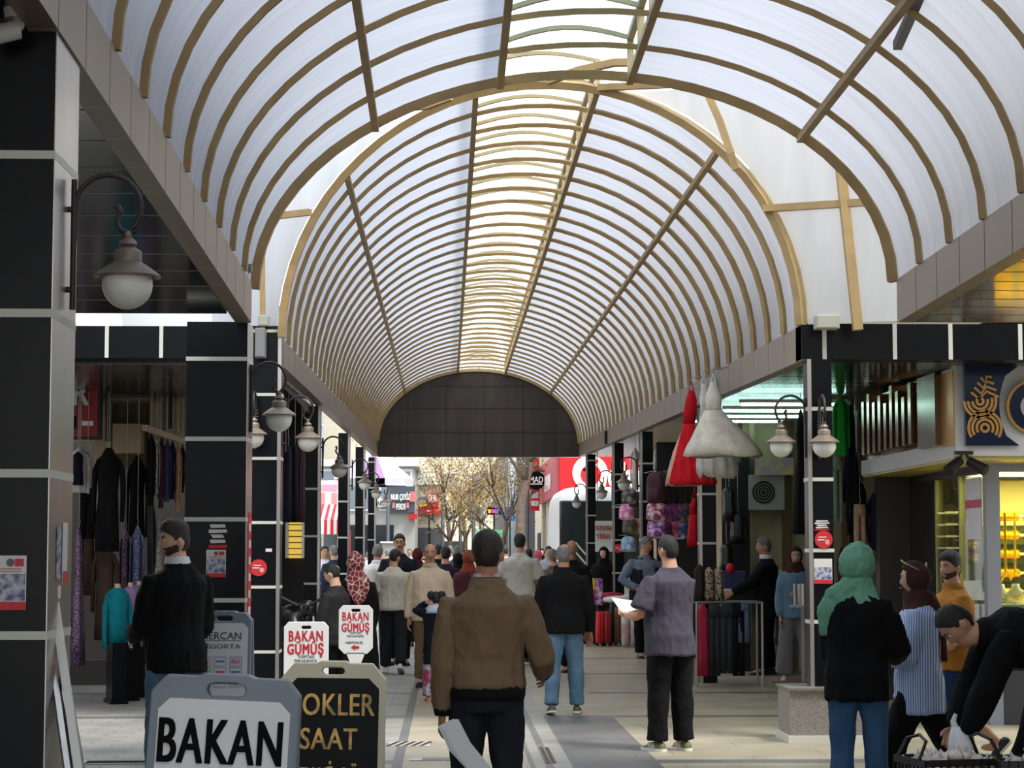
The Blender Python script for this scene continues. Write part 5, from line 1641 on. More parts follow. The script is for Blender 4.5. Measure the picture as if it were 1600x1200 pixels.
tree('thick bare leaning trunk in front of the pale pole', 821, 63, 5.4, -.2, .14, crown=1.0, n=500, trunkpts=[Vector((0, 0, 0)), Vector((-.02, 0, 1.4)), Vector((-.16, 0, 2.2)), Vector((-.14, 0, 3.0)), Vector((.02, 0, 3.7)), Vector((.15, 0, 4.3))])
tree('small tree far behind near the end of the street', 750, 125, 6.4, 0, r=.10, crown=2.4, n=2400)
# ------------------------------------------------------------ people
SKIN = {}
def skin(c):
    if c not in SKIN:
        m = mat('skin_%d' % len(SKIN), c, rough=.55, var=.08, vscale=12, spec=.35)
        m.node_tree.nodes['Principled BSDF'].inputs['Subsurface Weight'].default_value = .08
        m.node_tree.nodes['Principled BSDF'].inputs['Subsurface Radius'].default_value = (.02, .008, .004)
        SKIN[c] = m
    return SKIN[c]
S_MED = (196, 148, 120)
S_TAN = (176, 124, 94)
S_PALE = (212, 168, 142)
EYEW = mat('eye_white', (225, 220, 214), rough=.3)
EYED = mat('eye_dark', (24, 18, 16), rough=.2)
LIPM = mat('lips', (160, 92, 84), rough=.5)
H_BLACK = mat('black_hair', (20, 17, 16), rough=.6, var=.3, vscale=60, bump=.6, bscale=160)
H_BROWN = mat('brown_hair', (46, 34, 28), rough=.6, var=.3, vscale=60, bump=.6, bscale=160)
H_GREY = mat('grey_hair', (112, 110, 108), rough=.7, var=.3, vscale=60, bump=.6, bscale=160)

def smooth(a, b, x):
    t = max(0.0, min(1.0, (x - a) / (b - a)))
    return t * t * (3 - 2 * t)

def union(mb, voxel, smooth_it=4, fac=.5):
    """one continuous surface from the overlapping closed pieces of mb"""
    me = bpy.data.meshes.new('union')
    me.from_pydata(mb.v, [], mb.f)
    bm = bmesh.new()
    bm.from_mesh(me)
    bmesh.ops.recalc_face_normals(bm, faces=bm.faces)
    bm.to_mesh(me)
    bm.free()
    ob = bpy.data.objects.new('union', me)
    r = ob.modifiers.new('r', 'REMESH')
    r.mode = 'VOXEL'
    r.voxel_size = voxel
    s = ob.modifiers.new('s', 'SMOOTH')
    s.factor = fac
    s.iterations = smooth_it
    out = bake_obj(ob)
    bpy.data.meshes.remove(me)
    return out

def wrinkle(me, amp, freq, seed=0.0, stretch=(1, 1, .55)):
    if amp <= 0:
        return
    n = len(me.vertices)
    off = Vector((seed * 3.1, seed * 1.7, seed * 2.3))
    nrm = [v.normal.copy() for v in me.vertices]
    for i, v in enumerate(me.vertices):
        p = Vector((v.co.x * stretch[0], v.co.y * stretch[1], v.co.z * stretch[2])) * freq + off
        a = noise.noise(p)
        b = noise.noise(p * 2.3 + Vector((5, 2, 1)))
        r = 1 - abs(b) * 2.0
        v.co += nrm[i] * amp * ((1 - abs(a) * 2.2) * .9 + b * .4 + r * abs(r) * .55)

def mesh_obj(name, me, m, parent):
    me.name = name
    me.materials.clear()
    ms = m if isinstance(m, (list, tuple)) else [m]
    for x in ms:
        me.materials.append(x)
    me.polygons.foreach_set('use_smooth', [True] * len(me.polygons))
    o = bpy.data.objects.new(name, me)
    COL.objects.link(o)
    o.parent = parent
    return o

def gauss(d, s):
    return math.exp(-(d / s) ** 2)

class Person:
    """local frame: facing +y, right hand +x, z up; lengths scale with the height H"""
    def __init__(s, H=1.74, female=False, lean=0.0, head=(0, 0, 0), legs=((0, 0), (0, 0)), spread=.0, arms=None, fat=1.0, vox=.009, belly=0.0, shoulder=1.0, twist=0.0):
        s.H, s.female, s.lean, s.fat, s.vox, s.belly = H, female, lean, fat, vox, belly
        s.k = H / 1.75
        s.headrot = head      # yaw (left +), pitch (down +), roll
        s.twist = twist
        s.sw = (.106 if not female else .094) * H * shoulder
        s.legs, s.spread = legs, spread
        s.arms = arms or ({}, {})
        # spine
        s.sp_pts = []
        z, p, step = .44, Vector((0, 0, .44 * H)), .01
        while z < 1.02:
            a = lean * smooth(.52, .74, z)
            s.sp_pts.append((z, p.copy(), a))
            p = p + Vector((0, math.sin(a), math.cos(a))) * step * H
            z += step
        s.dz = 0.0
        s.joints()

    def spine(s, zf):
        i = (zf - .44) / .01
        i0 = max(0, min(len(s.sp_pts) - 2, int(i)))
        f = i - i0
        a, b = s.sp_pts[i0], s.sp_pts[i0 + 1]
        return a[1].lerp(b[1], f), a[2] + (b[2] - a[2]) * f

    def frame(s, zf):
        p, a = s.spine(zf)
        tw = s.twist * smooth(.55, .8, zf)
        M = Matrix.Rotation(tw, 3, 'Z')
        return p, M @ Vector((1, 0, 0)), M @ Vector((0, math.cos(a), -math.sin(a))), M @ Vector((0, math.sin(a), math.cos(a)))

    def ring(s, zf, w, d, o=0.0, seg=20, sq=.92):
        p, X, Y, Z = s.frame(zf)
        H = s.H
        out = []
        for k in range(seg):
            t = 2 * PI * k / seg
            c, n = math.cos(t), math.sin(t)
            c = math.copysign(abs(c) ** sq, c)
            n = math.copysign(abs(n) ** sq, n)
            out.append(p + X * (c * w * H) + Y * (n * d * H + o * H))
        return out

    def joints(s):
        H = s.H
        s.hip, s.knee, s.ank, s.ldir = [], [], [], []
        for i, sd in enumerate((-1, 1)):
            sw, kn = s.legs[i][0], s.legs[i][1]
            hp = Vector((sd * .052 * H, 0, .50 * H))
            sx = sd * s.spread
            d1 = Vector((sx, math.sin(sw), -math.cos(sw))).normalized()
            k_ = hp + d1 * .232 * H
            a2 = sw - kn
            d2 = Vector((sx * .6, math.sin(a2), -math.cos(a2))).normalized()
            an = k_ + d2 * .228 * H
            s.hip.append(hp); s.knee.append(k_); s.ank.append(an); s.ldir.append(a2)
        # lowest sole point decides how high the pelvis sits
        low = 1e9
        for i in range(2):
            low = min(low, s.footbase(i)[3])
        s.dz = -low
        s.sh, s.el, s.wr = [], [], []
        L1, L2 = .172 * H, .150 * H
        p, X, Y, Z = s.frame(.786)
        for i, sd in enumerate((-1, 1)):
            A = s.arms[i]
            sh = p + X * (sd * s.sw) + Y * A.get('fwdsh', 0.0) * H
            if 'to' in A:
                tx, ty, tz = A['to']
                tgt = Vector((tx, ty, tz)) * H - Vector((0, 0, s.dz))
                d = tgt - sh
                L = min(d.length, (L1 + L2) * .995)
                d.normalize()
                ca = (L1 * L1 + L * L - L2 * L2) / (2 * L1 * L)
                pole = Vector(A.get('pole', (sd * .5, -1.0, -.5)))
                pole = (pole - d * pole.dot(d)).normalized()
                el = sh + d * L1 * ca + pole * L1 * math.sqrt(max(0, 1 - ca * ca))
                wr = sh + d * L
            else:
                f, o_, e = A.get('fwd', .02), A.get('out', .12), A.get('bend', .18)
                d1 = Vector((sd * math.sin(o_), math.sin(f), -math.cos(f))).normalized()
                el = sh + d1 * L1
                d2 = Vector((sd * (math.sin(o_) * .3 - A.get('inw', .0)), math.sin(f + e), -math.cos(f + e))).normalized()
                wr = el + d2 * L2
            s.sh.append(sh); s.el.append(el); s.wr.append(wr)

    def footbase(s, i):
        """ankle, pitch, ..., lowest z of the sole (before the pelvis shift)"""
        H = s.H
        an, a2 = s.ank[i], s.ldir[i]
        pit = 0.0
        if a2 < -.12:
            pit = min(.9, (-a2 - .12) * 1.1)
        elif a2 > .2:
            pit = -min(.35, (a2 - .2) * .8)
        h = .045 * H
        low = 1e9
        for ty in (-.055 * H, .105 * H):
            z = an.z + (-h * math.cos(pit)) - ty * math.sin(pit)
            low = min(low, z)
        return an, pit, h, low

    def headmap(s, v):
        """unit sphere direction to head surface (head frame, metres)"""
        k = s.k * (.96 if not s.female else .93)
        x, y, z = v
        hw, hd, hh = .077, .098, .118
        X, Y, Z = x * hw, y * hd, z * hh
        if z < 0:
            t = -z
            X *= 1 - .30 * t ** 1.6
            if y < 0:
                Y *= 1 - .42 * smooth(.25, 1.0, t)
            else:
                Y *= 1 - .06 * t
        else:
            X *= 1 + .03 * math.sin(PI * z)
        if y > 0:
            Y *= .97
            f = smooth(.35, .85, y)
            ex = abs(X)
            Y -= .011 * f * gauss(ex - .031, .016) * gauss(Z - .004, .016)
            Y += .005 * f * gauss(Z - .028, .012) * gauss(ex, .05)
            nz = smooth(.012, -.036, Z) if Z > -.036 else 1 - smooth(-.036, -.050, Z)
            Y += .026 * f * gauss(ex, .0125 + .004 * nz) * nz
            Y += .007 * f * gauss(Z + .066, .010) * gauss(ex, .022)
            Y -= .005 * f * gauss(Z + .083, .008) * gauss(ex, .022)
            Y += .010 * f * gauss(Z + .104, .016) * gauss(ex, .022)
            Y += .004 * f * gauss(ex - .045, .02) * gauss(Z + .02, .02)
        return Vector((X, Y, Z)) * k

    def head_xf(s):
        p, X, Y, Z = s.frame(.868)
        yw, pt, rl = s.headrot
        a = s.spine(.86)[1]
        base = Matrix((X, Y, Z)).transposed()
        lean_back = Matrix.Rotation(min(a, 1.2) * .75, 3, 'X') if a > .1 else Matrix.Identity(3)
        R = base @ lean_back @ Matrix.Rotation(yw, 3, 'Z') @ Matrix.Rotation(-pt, 3, 'X') @ Matrix.Rotation(rl, 3, 'Y')
        c = p + R @ Vector((0, .016 * s.k, .062 * s.H - .0 * s.k))
        return R, c

    def head_mesh(s, mb, nu=40, nv=30):
        R, c = s.head_xf()
        rings = []
        for i in range(1, nv):
            th = PI * i / nv
            rings.append([c + R @ s.headmap((math.sin(th) * math.cos(2 * PI * j / nu), math.sin(th) * math.sin(2 * PI * j / nu), -math.cos(th))) for j in range(nu)])
        mb.loft(rings)
        for sd in (-1, 1):
            e = MB().ball((0, 0, 0), (.010, .019, .032), 10, 8)
            M = Matrix.Rotation(sd * .35, 3, 'Z') @ Matrix.Rotation(-.15, 3, 'X')
            mb.add([c + R @ ((M @ p + Vector((sd * .079, -.012, -.012))) * s.k) for p in e.v], e.f)

    def P(s, v):
        return v + Vector((0, 0, s.dz))

    def hand(s, mb, i):
        """separate palm, four bent fingers and a thumb"""
        A = s.arms[i]
        sd = (-1, 1)[i]
        k = s.k * (.92 if s.female else 1.0)
        wr, el = s.wr[i], s.el[i]
        d = (wr - el).normalized()
        if 'hdir' in A:
            d = Vector(A['hdir']).normalized()
        pn = Vector(A.get('palm', (-sd, 0.1, 0)))
        pn = (pn - d * pn.dot(d)).normalized()
        w = d.cross(pn) * (1 if sd > 0 else -1)
        # w points to the thumb side
        if 'thumb' in A and w.dot(Vector(A['thumb'])) < 0:
            w = -w
        def at_(a, b, c):
            return wr + (d * a + w * b + pn * c) * k
        rings = []
        for (a, hw, ht) in ((-.015, .024, .019), (.0, .025, .018), (.03, .036, .016), (.06, .042, .014), (.088, .040, .011), (.096, .034, .007)):
            rings.append([at_(a, hw * math.cos(t), ht * math.sin(t)) for t in [2 * PI * j / 12 for j in range(12)]])
        mb.loft(rings)
        curl = A.get('curl', .35)
        for (b, L, r) in ((.030, .072, .0088), (.010, .080, .0092), (-.011, .074, .0088), (-.030, .058, .0078)):
            p = at_(.088, b, 0)
            ang = curl * .6
            pts = [at_(.075, b, 0), p]
            for (fr, dc) in ((.45, curl), (.32, curl * .9), (.23, curl * .6)):
                dd = d * math.cos(ang) + pn * math.sin(ang) + w * (b * 1.2)
                p = p + dd.normalized() * L * fr * k
                pts.append(p)
                ang += dc
            mb.tube(pts, [r * k, r * k, r * .95 * k, r * .88 * k, r * .6 * k], seg=8)
        tp = [at_(.012, .020, .004), at_(.036, .044, .012), at_(.058, .056, .022), at_(.078, .058, .034 + .01 * curl)]
        mb.tube(tp, [.012 * k, .0115 * k, .0098 * k, .006 * k], seg=8)

    def build_body(s, root, tone, hands=True):
        H, f = s.H, s.fat
        mb = MB()
        fe = s.female
        T = [(.487, .080, .060, 0), (.505, .098, .070, -.004), (.53, .101 if not fe else .106, .072, -.006), (.58, .093, .062, 0), (.62, .086 if not fe else .078, .057, .004), (.68, .090, .062, .004),
             (.74, .097, .064, .002), (.78, .095, .058, -.004), (.805, .078, .046, -.008), (.825, .054, .040, -.009), (.848, .036, .036, -.005), (.88, .033, .035, .004), (.91, .030, .033, .010)]
        mb.loft([s.ring(z, w * (f * .94 if z < .79 else 1), d * (f * .92 if z < .79 else 1), o) for z, w, d, o in T])
        for i in range(2):
            mb.tube([s.sh[i] + (s.sh[1 - i] - s.sh[i]) * .12, s.sh[i], s.sh[i].lerp(s.el[i], .35), s.el[i], s.el[i].lerp(s.wr[i], .3), s.wr[i].lerp(s.el[i], .15), s.wr[i]],
                    [.015 * H, .0215 * H * f, .0245 * H * f, .0225 * H, .0255 * H * f, .0180 * H, .0160 * H], seg=14)
            mb.tube([s.hip[i] + Vector((0, 0, .02 * H)), s.hip[i].lerp(s.knee[i], .3), s.knee[i].lerp(s.hip[i], .25), s.knee[i], s.knee[i].lerp(s.ank[i], .3), s.ank[i].lerp(s.knee[i], .2), s.ank[i]],
                    [.047 * H * f, .044 * H * f, .036 * H, .031 * H, .034 * H, .0215 * H, .021 * H], seg=14)
            a = s.ank[i]
            mb.ball(a + Vector((0, .03 * H, -.022 * H)), (.024 * H, .055 * H, .018 * H))
        s.head_mesh(mb, 40 if s.vox < .015 else 24, 30 if s.vox < .015 else 18)
        me = union(mb, s.vox, 2 if s.vox < .015 else 1)
        if hands:
            hb = MB()
            for i in range(2):
                s.hand(hb, i)
            n0 = len(me.vertices)
            bm = bmesh.new()
            bm.from_mesh(me)
            vs = [bm.verts.new(p) for p in hb.v]
            for fc in hb.f:
                try:
                    bm.faces.new([vs[j] for j in fc])
                except ValueError:
                    pass
            bmesh.ops.recalc_face_normals(bm, faces=bm.faces)
            bm.to_mesh(me)
            bm.free()
        for v in me.vertices:
            v.co.z += s.dz
        return mesh_obj('body', me, skin(tone), root)

    def shift(s, me):
        for v in me.vertices:
            v.co.z += s.dz
        return me

    def add(s, root, name, mb, m, vox=None, amp=0.0, freq=9.0, sm=4, seed=None):
        me = union(mb, vox or s.vox * 1.15, sm)
        wrinkle(me, amp, freq, random.random() * 10 if seed is None else seed)
        s.shift(me)
        return mesh_obj(name, me, m, root)

    def raw(s, root, name, mb, m):
        o = mb.build(name, m, root, smooth='all')
        for v in o.data.vertices:
            v.co.z += s.dz
        return o

    # ---- clothes
    def top(s, root, m, name='shirt', hem=.46, inf=.010, sleeve='long', sl=.010, flare=0.0, amp=.006, freq=9, collar=0.0, cm=None, seg=24, square=0.0):
        H, f = s.H, s.fat
        g = inf
        fe = s.female
        T = []
        prof = [(.50, .096, .070, -.004), (.53, .097, .070, -.004), (.58, .092, .064, 0), (.62, .088, .060, .003), (.68, .091, .062, .004), (.74, .097, .066, .003), (.78, .096, .060, -.004), (.805, .078, .048, -.008), (.826, .054, .042, -.009), (.846, .040, .038, -.005)]
        if hem < .5:
            fl = 1 + flare * (.5 - hem) * 10
            prof = [(hem, .097 * fl, .072 * fl, -.004)] + prof
        else:
            prof = [p for p in prof if p[0] > hem + .005]
            prof = [(hem, .099, .070, -.002)] + prof
        for z, w, d, o in prof:
            fa = f if z < .82 else 1.0
            gg = g * (1 - .75 * smooth(.76, .83, z))
            b = s.belly * gauss(z - .60, .09)
            T.append(s.ring(z, w * fa + gg + square * gauss(z - .62, .08), d * fa + gg + b * .5, o + b * .5))
        mb = MB().loft(T)
        if sleeve:
            for i in range(2):
                sh, el, wr = s.sh[i], s.el[i], s.wr[i]
                r = sl * H
                p0 = sh + (s.sh[1 - i] - sh) * .15
                if sleeve == 'long':
                    mb.tube([p0, sh, sh.lerp(el, .4), el, el.lerp(wr, .45), wr.lerp(el, .06)], [.020 * H, .0265 * H * f + r * .3, .0295 * H * f + r * .75, .026 * H + r, .0235 * H + r * .9, .0185 * H + r * .5], seg=16)
                else:
                    mb.tube([p0, sh, sh.lerp(el, .4), sh.lerp(el, .82)], [.020 * H, .0265 * H * f + r * .3, .030 * H * f + r * .75, .029 * H * f + r * 1.2], seg=16)
        o = s.add(root, name, mb, m, amp=amp, freq=freq)
        if collar > 0:
            cb = MB()
            rr = [s.ring(z, w, d, oo, 20, 1.0) for z, w, d, oo in ((.838, .056, .050, -.006), (.85, .050, .047, -.004), (.85 + collar, .044, .043, .002), (.85 + collar, .039, .038, .002), (.845, .040, .038, -.004))]
            cb.loft(rr, cap=False)
            s.raw(root, 'collar', cb, cm or m)
        return o

    def pants(s, root, m, name='trousers', end=.035, hipw=.004, thigh=.005, knee=.007, hem=.009, top=.575, amp=.006, freq=8, frac=1.0):
        """frac < 1 ends the leg above the knee (shorts)"""
        H, f = s.H, s.fat
        mb = MB()
        prof = [(.475, .080, .064, -.002), (.50, .091, .067, -.006), (.53, .092 if not s.female else .100, .066, -.006), (top, .084, .056, .000)]
        mb.loft([s.ring(z, w * f + hipw * .7, d * f + hipw * .7, o) for z, w, d, o in prof])
        for i in range(2):
            hp, kn, an = s.hip[i], s.knee[i], s.ank[i]
            if frac < 1:
                e = hp.lerp(kn, frac)
                mb.tube([hp + Vector((0, 0, .03 * H)), hp.lerp(kn, .35), e], [.047 * H * f + hipw * .6 * H, .0455 * H * f + thigh * H, .040 * H + hem * H], seg=18)
            else:
                e = an + (an - kn).normalized() * (-end + .03) * H
                mb.tube([hp + Vector((0, 0, .03 * H)), hp.lerp(kn, .35), kn.lerp(hp, .2), kn, kn.lerp(an, .35), an.lerp(kn, .25), e],
                        [.047 * H * f + hipw * .6 * H, .0455 * H * f + thigh * .8 * H, .037 * H + knee * .8 * H, .033 * H + knee * .8 * H, .033 * H + (knee + hem) / 2 * .8 * H, .024 * H + hem * H, .024 * H + hem * H], seg=18)
        return s.add(root, name, mb, m, amp=amp, freq=freq)

    def coat_skirt(s, root, m, name='long_coat', z1=.08, w1=.13, z0=.60, amp=.008):
        rings = []
        for k in range(7):
            u = k / 6
            z = z0 + (z1 - z0) * u
            w = .102 * s.fat + (w1 - .102) * u + .008
            r = []
            for j in range(28):
                t = 2 * PI * j / 28
                r.append(Vector((w * s.H * math.cos(t) * wav(t, 7, .03 * u, 1), w * .8 * s.H * math.sin(t) * wav(t, 7, .04 * u, 2), z * s.H)))
            rings.append(r)
        mb = MB().loft(rings)
        return s.add(root, name, mb, m, amp=amp)

    def shoes(s, root, m, sole=None, stripes=None, L=1.0):
        for i in range(2):
            an, pit, h, low = s.footbase(i)
            k = s.k * L * (.9 if s.female else 1.0)
            sd = (-1, 1)[i]
            R = Matrix.Rotation(-sd * .12, 3, 'Z') @ Matrix.Rotation(-pit, 3, 'X')
            def T(x, y, z):
                return an + R @ Vector((x * k, y * k, -h + z * k))
            prof = [(-.085, .026, .050), (-.07, .034, .070), (-.03, .037, .082), (.02, .038, .078), (.07, .043, .060), (.12, .045, .044), (.16, .038, .034), (.182, .018, .024)]
            rings = []
            for (y, hw, ht) in prof:
                rings.append([T(hw * c_, y, z_ * ht) for (c_, z_) in ((-1, .12), (-1.02, .4), (-.82, .75), (-.4, .97), (0, 1.0), (.4, .97), (.82, .75), (1.02, .4), (1, .12))])
            o = s.raw(root, 'shoe', MB().loft(rings), m)
            ol = [(-.09, .024), (-.075, .037), (-.03, .041), (.03, .041), (.08, .047), (.125, .049), (.165, .041), (.19, .018)]
            lo = [T(x, y, 0) for y, x in ol] + [T(-x, y, 0) for y, x in reversed(ol)]
            hi = [T(x, y, .022) for y, x in ol] + [T(-x, y, .022) for y, x in reversed(ol)]
            sb = MB().loft([lo, hi])
            q = sb.build('sole', sole or m, o, smooth=True)
            for v in q.data.vertices:
                v.co.z += s.dz
            if stripes:
                for j in range(3):
                    y = .0 + j * .026
                    for sx in (-1, 1):
                        st_ = MB().tube([T(sx * .043, y - .012, .02), T(sx * .0405, y + .006, .05), T(sx * .028, y + .02, .066)], .007 * k, square=True, ry=.003 * k)
                        q = st_.build('stripe', stripes, o)
                        for v in q.data.vertices:
                            v.co.z += s.dz

    def shell(s, keep, off=1.05, extra=None, nu=48, nv=36, lift=None):
        """part of the head surface pushed outward: hair, beard, scarf"""
        R, c = s.head_xf()
        mb = MB()
        grid = {}
        inner, outer, faces = {}, {}, []
        def vid(i, j, d, store, sc):
            key = (i, j % nu)
            if key not in store:
                th = PI * i / nv
                u = Vector((math.sin(th) * math.cos(2 * PI * j / nu), math.sin(th) * math.sin(2 * PI * j / nu), -math.cos(th)))
                p = s.headmap(u)
                e = sc if not callable(sc) else sc(p / s.k)
                q = p + Vector((u.x * .8, u.y * .8, u.z)).normalized() * e * s.k
                mb.v.append(c + R @ q)
                store[key] = len(mb.v) - 1
            return store[key]
        kept = set()
        for i in range(0, nv):
            for j in range(nu):
                th = PI * (i + .5) / nv
                u = Vector((math.sin(th) * math.cos(2 * PI * (j + .5) / nu), math.sin(th) * math.sin(2 * PI * (j + .5) / nu), -math.cos(th)))
                if keep(s.headmap(u) / s.k, u):
                    kept.add((i, j))
        cnt = {}
        for (i, j) in kept:
            o = [vid(i, j, 0, outer, off), vid(i, j + 1, 0, outer, off), vid(i + 1, j + 1, 0, outer, off), vid(i + 1, j, 0, outer, off)]
            n = [vid(i, j, 0, inner, -.008), vid(i, j + 1, 0, inner, -.008), vid(i + 1, j + 1, 0, inner, -.008), vid(i + 1, j, 0, inner, -.008)]
            mb.f.append(o); mb.mi.append(0)
            mb.f.append(n[::-1]); mb.mi.append(0)
            for (a, b, nb) in ((0, 1, (i - 1, j)), (1, 2, (i, (j + 1) % nu)), (2, 3, (i + 1, j)), (3, 0, (i, (j - 1) % nu))):
                if nb not in kept:
                    mb.f.append([o[a], o[b], n[b], n[a]]); mb.mi.append(0)
        return mb

    def hair(s, root, style, m):
        def line(p, u, front=.066, side=-.012, back=-.070, fx=.06):
            x, y, z = p.x, p.y, p.z
            if y > .02:
                lim = front - .5 * max(0, abs(x) - .045)
                t = smooth(.02, .075, y)
                lim = side + .03 + (lim - side - .03) * t
            else:
                t = smooth(.02, -.045, y)
                lim = side + .012 + (back - side - .012) * t
                if abs(x) > .05 and -.045 < y < .012:
                    lim = max(lim, -.002)
            return z > lim
        if style == 'short':
            mb = s.shell(line, lambda p: .004 + .010 * smooth(.0, .09, p.z) + (.005 if p.y > .04 else 0))
        elif style == 'quiff':
            mb = s.shell(lambda p, u: line(p, u, .058), lambda p: .004 + .024 * smooth(.03, .09, p.z) + .012 * smooth(.02, .08, p.y))
        elif style == 'buzz':
            mb = s.shell(lambda p, u: line(p, u, .072), lambda p: .004 + .006 * smooth(.02, .09, p.z))
        elif style == 'balding':
            mb = s.shell(lambda p, u: line(p, u, .2, .0, -.07) and p.z < .055 - .0 * p.y and p.y < .03, .008)
        elif style == 'thin':
            mb = s.shell(lambda p, u: line(p, u, .075) and not (p.z > .075 and p.y < .02 and abs(p.x) < .045), .008)
        elif style == 'girl':
            mb = s.shell(lambda p, u: line(p, u, .06, -.02, -.085), lambda p: .014)
        elif style == 'long':
            mb = s.shell(lambda p, u: line(p, u, .066, -.10, -.12) or (p.y < .0 and p.z > -.11), lambda p: .016)
        if s.vox >= .015:
            o = s.raw(root, 'hair', mb, m)
        else:
            o = s.add(root, 'hair', mb, m, vox=.0055, amp=.0025, freq=38, sm=2)
        return o

    def face(s, root, brow=H_BLACK, beard=None, lips=True, glasses=False, mous=None):
        R, c = s.head_xf()
        k = s.k
        def F(x, y, z):
            return c + R @ (Vector((x, y, z)) * k)
        for sd in (-1, 1):
            e = s.raw(root, 'eye', MB().ball(F(sd * .031, .0775, .004), (.0125 * k, .0105 * k, .0085 * k), 12, 8), EYEW)
            q = MB().ball(F(sd * .031, .0868, .004), (.0062 * k, .0042 * k, .0062 * k), 10, 6).build('iris', EYED, e, smooth='all')
            q2 = MB().tube([F(sd * .018, .083, .0105), F(sd * .031, .0885, .0135), F(sd * .045, .080, .0095)], .0028 * k, seg=6).build('eyelid', skin((150, 108, 86)), e, smooth='all')
            for w in (q, q2):
                for v in w.data.vertices:
                    v.co.z += s.dz
            s.raw(root, 'eyebrow', MB().tube([F(sd * .013, .092, .023), F(sd * .03, .0935, .029), F(sd * .050, .079, .023)], [.0030 * k, .0042 * k, .002 * k], seg=6), brow)
        if lips:
            s.raw(root, 'mouth', MB().tube([F(-.022, .0865, -.066), F(-.008, .0985, -.0645), F(.008, .0985, -.0645), F(.022, .0865, -.066)], [.0026 * k, .0052 * k, .0052 * k, .0026 * k], seg=6), LIPM)
        if beard:
            mb = s.shell(lambda p, u: p.z < -.022 - .35 * max(0, p.y - .0) * (1 if abs(p.x) > .03 else .55) and p.y > -.012 and p.z > -.121 and not (abs(p.x) < .019 and -.075 < p.z < -.058) and not (abs(p.x) < .03 and p.z > -.052), .0022)
            s.add(root, 'beard', mb, beard, vox=.0055, amp=.0015, freq=50, sm=1)
        if mous:
            s.raw(root, 'moustache', MB().tube([F(-.024, .088, -.057), F(0, .103, -.052), F(.024, .088, -.057)], [.003 * k, .006 * k, .003 * k], seg=6), mous)
        if glasses:
            gb = MB()
            for sd in (-1, 1):
                gb.tube([F(sd * .032 + .021 * math.cos(a), .096, .003 + .015 * math.sin(a)) for a in [2 * PI * j / 14 for j in range(15)]], .0018 * k, seg=5)
                gb.tube([F(sd * .053, .094, .006), F(sd * .080, .0, .006)], .0018 * k, seg=5)
            gb.tube([F(-.011, .098, .006), F(.011, .098, .006)], .0018 * k, seg=5)
            s.raw(root, 'glasses', gb, DARKM)

    def hijab(s, root, m, drape='short', name='headscarf', amp=.004, bulk=.016):
        mb = s.shell(lambda p, u: not (p.y > .018 and -.102 < p.z < .070 - .3 * abs(p.x) and abs(p.x) < .060 - .25 * max(0, -p.z - .02)), lambda p: bulk + .012 * smooth(.03, -.08, p.y) * smooth(.09, .0, p.z))
        R, c = s.head_xf()
        # the neck and shoulders under the cloth
        rings = []
        for (z, w, d, o) in ((.775, .098, .068, -.004), (.80, .088, .064, -.006), (.825, .070, .058, -.006), (.852, .056, .056, 0.0), (.878, .050, .054, .000)):
            rings.append(s.ring(z, w, d, o, 24, 1.0))
        if drape == 'cap':
            rings = rings[3:]
        mb.loft(rings)
        if drape == 'back':       # cloth hanging down the back
            pts = [s.ring(z, w, d, o, 20, 1.0) for z, w, d, o in ((.66, .02, .006, -.100), (.70, .050, .010, -.098), (.76, .074, .014, -.088), (.82, .082, .022, -.062), (.87, .05, .03, -.03))]
            mb.loft(pts)
        if drape == 'side':       # cloth thrown over the left shoulder
            mb.tube([s.sh[0].lerp(s.sh[1], .5) + Vector((0, -.03, .06)) * s.H, s.sh[0].lerp(s.sh[1], .2) + Vector((0, -.045, .02)) * s.H, s.sh[0] + Vector((-.012, -.035, -.04)) * s.H, s.sh[0] + Vector((-.02, -.03, -.105)) * s.H], [.05 * s.H, .052 * s.H, .038 * s.H, .012 * s.H], ry=[.03 * s.H, .024 * s.H, .018 * s.H, .008 * s.H], up=(0, 1, 0), seg=14)
        if drape == 'tail':
            mb.tube([s.ring(.87, .01, .01, -.055)[0], s.ring(.80, .01, .01, -.085)[0], s.ring(.70, .01, .01, -.10)[0] + Vector((.012, 0, 0)), s.ring(.60, .01, .01, -.10)[0] + Vector((.02, 0, 0))], [.035 * s.H, .036 * s.H, .03 * s.H, .014 * s.H], ry=.012 * s.H, up=(0, 1, 0), seg=14)
        return s.add(root, name, mb, m, vox=max(.0075, s.vox), amp=amp, freq=14, sm=5)

def place(person, label, px, Y, yawdeg, group=None, cat='person', z=0.0):
    """root at the photo column px on the ground at depth Y; yaw 0 looks away from the camera, + turns left"""
    x = at(px, 864, Y).x
    return thing('person', label, cat, (x, Y, z), math.radians(yawdeg), group)
# ------------------------------------------------------------ the people in the photograph
W_SOLE = mat('white_sole', (222, 220, 212), rough=.6)
SHOE_B = mat('black_shoe', (20, 20, 22), rough=.5)
SHOE_W = mat('white_shoe', (216, 214, 208), rough=.6)
J_BROWN = fabric('olive_brown_jacket', (122, 100, 76), rough=.75, var=.08)
J_BLACK = fabric('black_jacket', (16, 16, 18), var=.1)
K_BLACK = fabric('black_jersey', (13, 13, 15), var=.1)
JEAN = fabric('blue_jeans', (92, 120, 144), var=.25, vscale=5)
JEAN_D = fabric('dark_jeans', (34, 36, 42), var=.15)
JEAN_M = fabric('mid_blue_jeans', (58, 90, 126), var=.2, vscale=5)
T_GREY = fabric('violet_grey_tshirt', (74, 70, 82), var=.06)
T_WHITE = fabric('off_white_tshirt', (196, 192, 180), var=.05)
T_BEIGE = fabric('beige_shirt', (206, 186, 162), var=.05)
T_OCHRE = fabric('ochre_tshirt', (164, 108, 44), var=.06)
P_KHAKI = fabric('khaki_trousers', (116, 98, 70), var=.1)
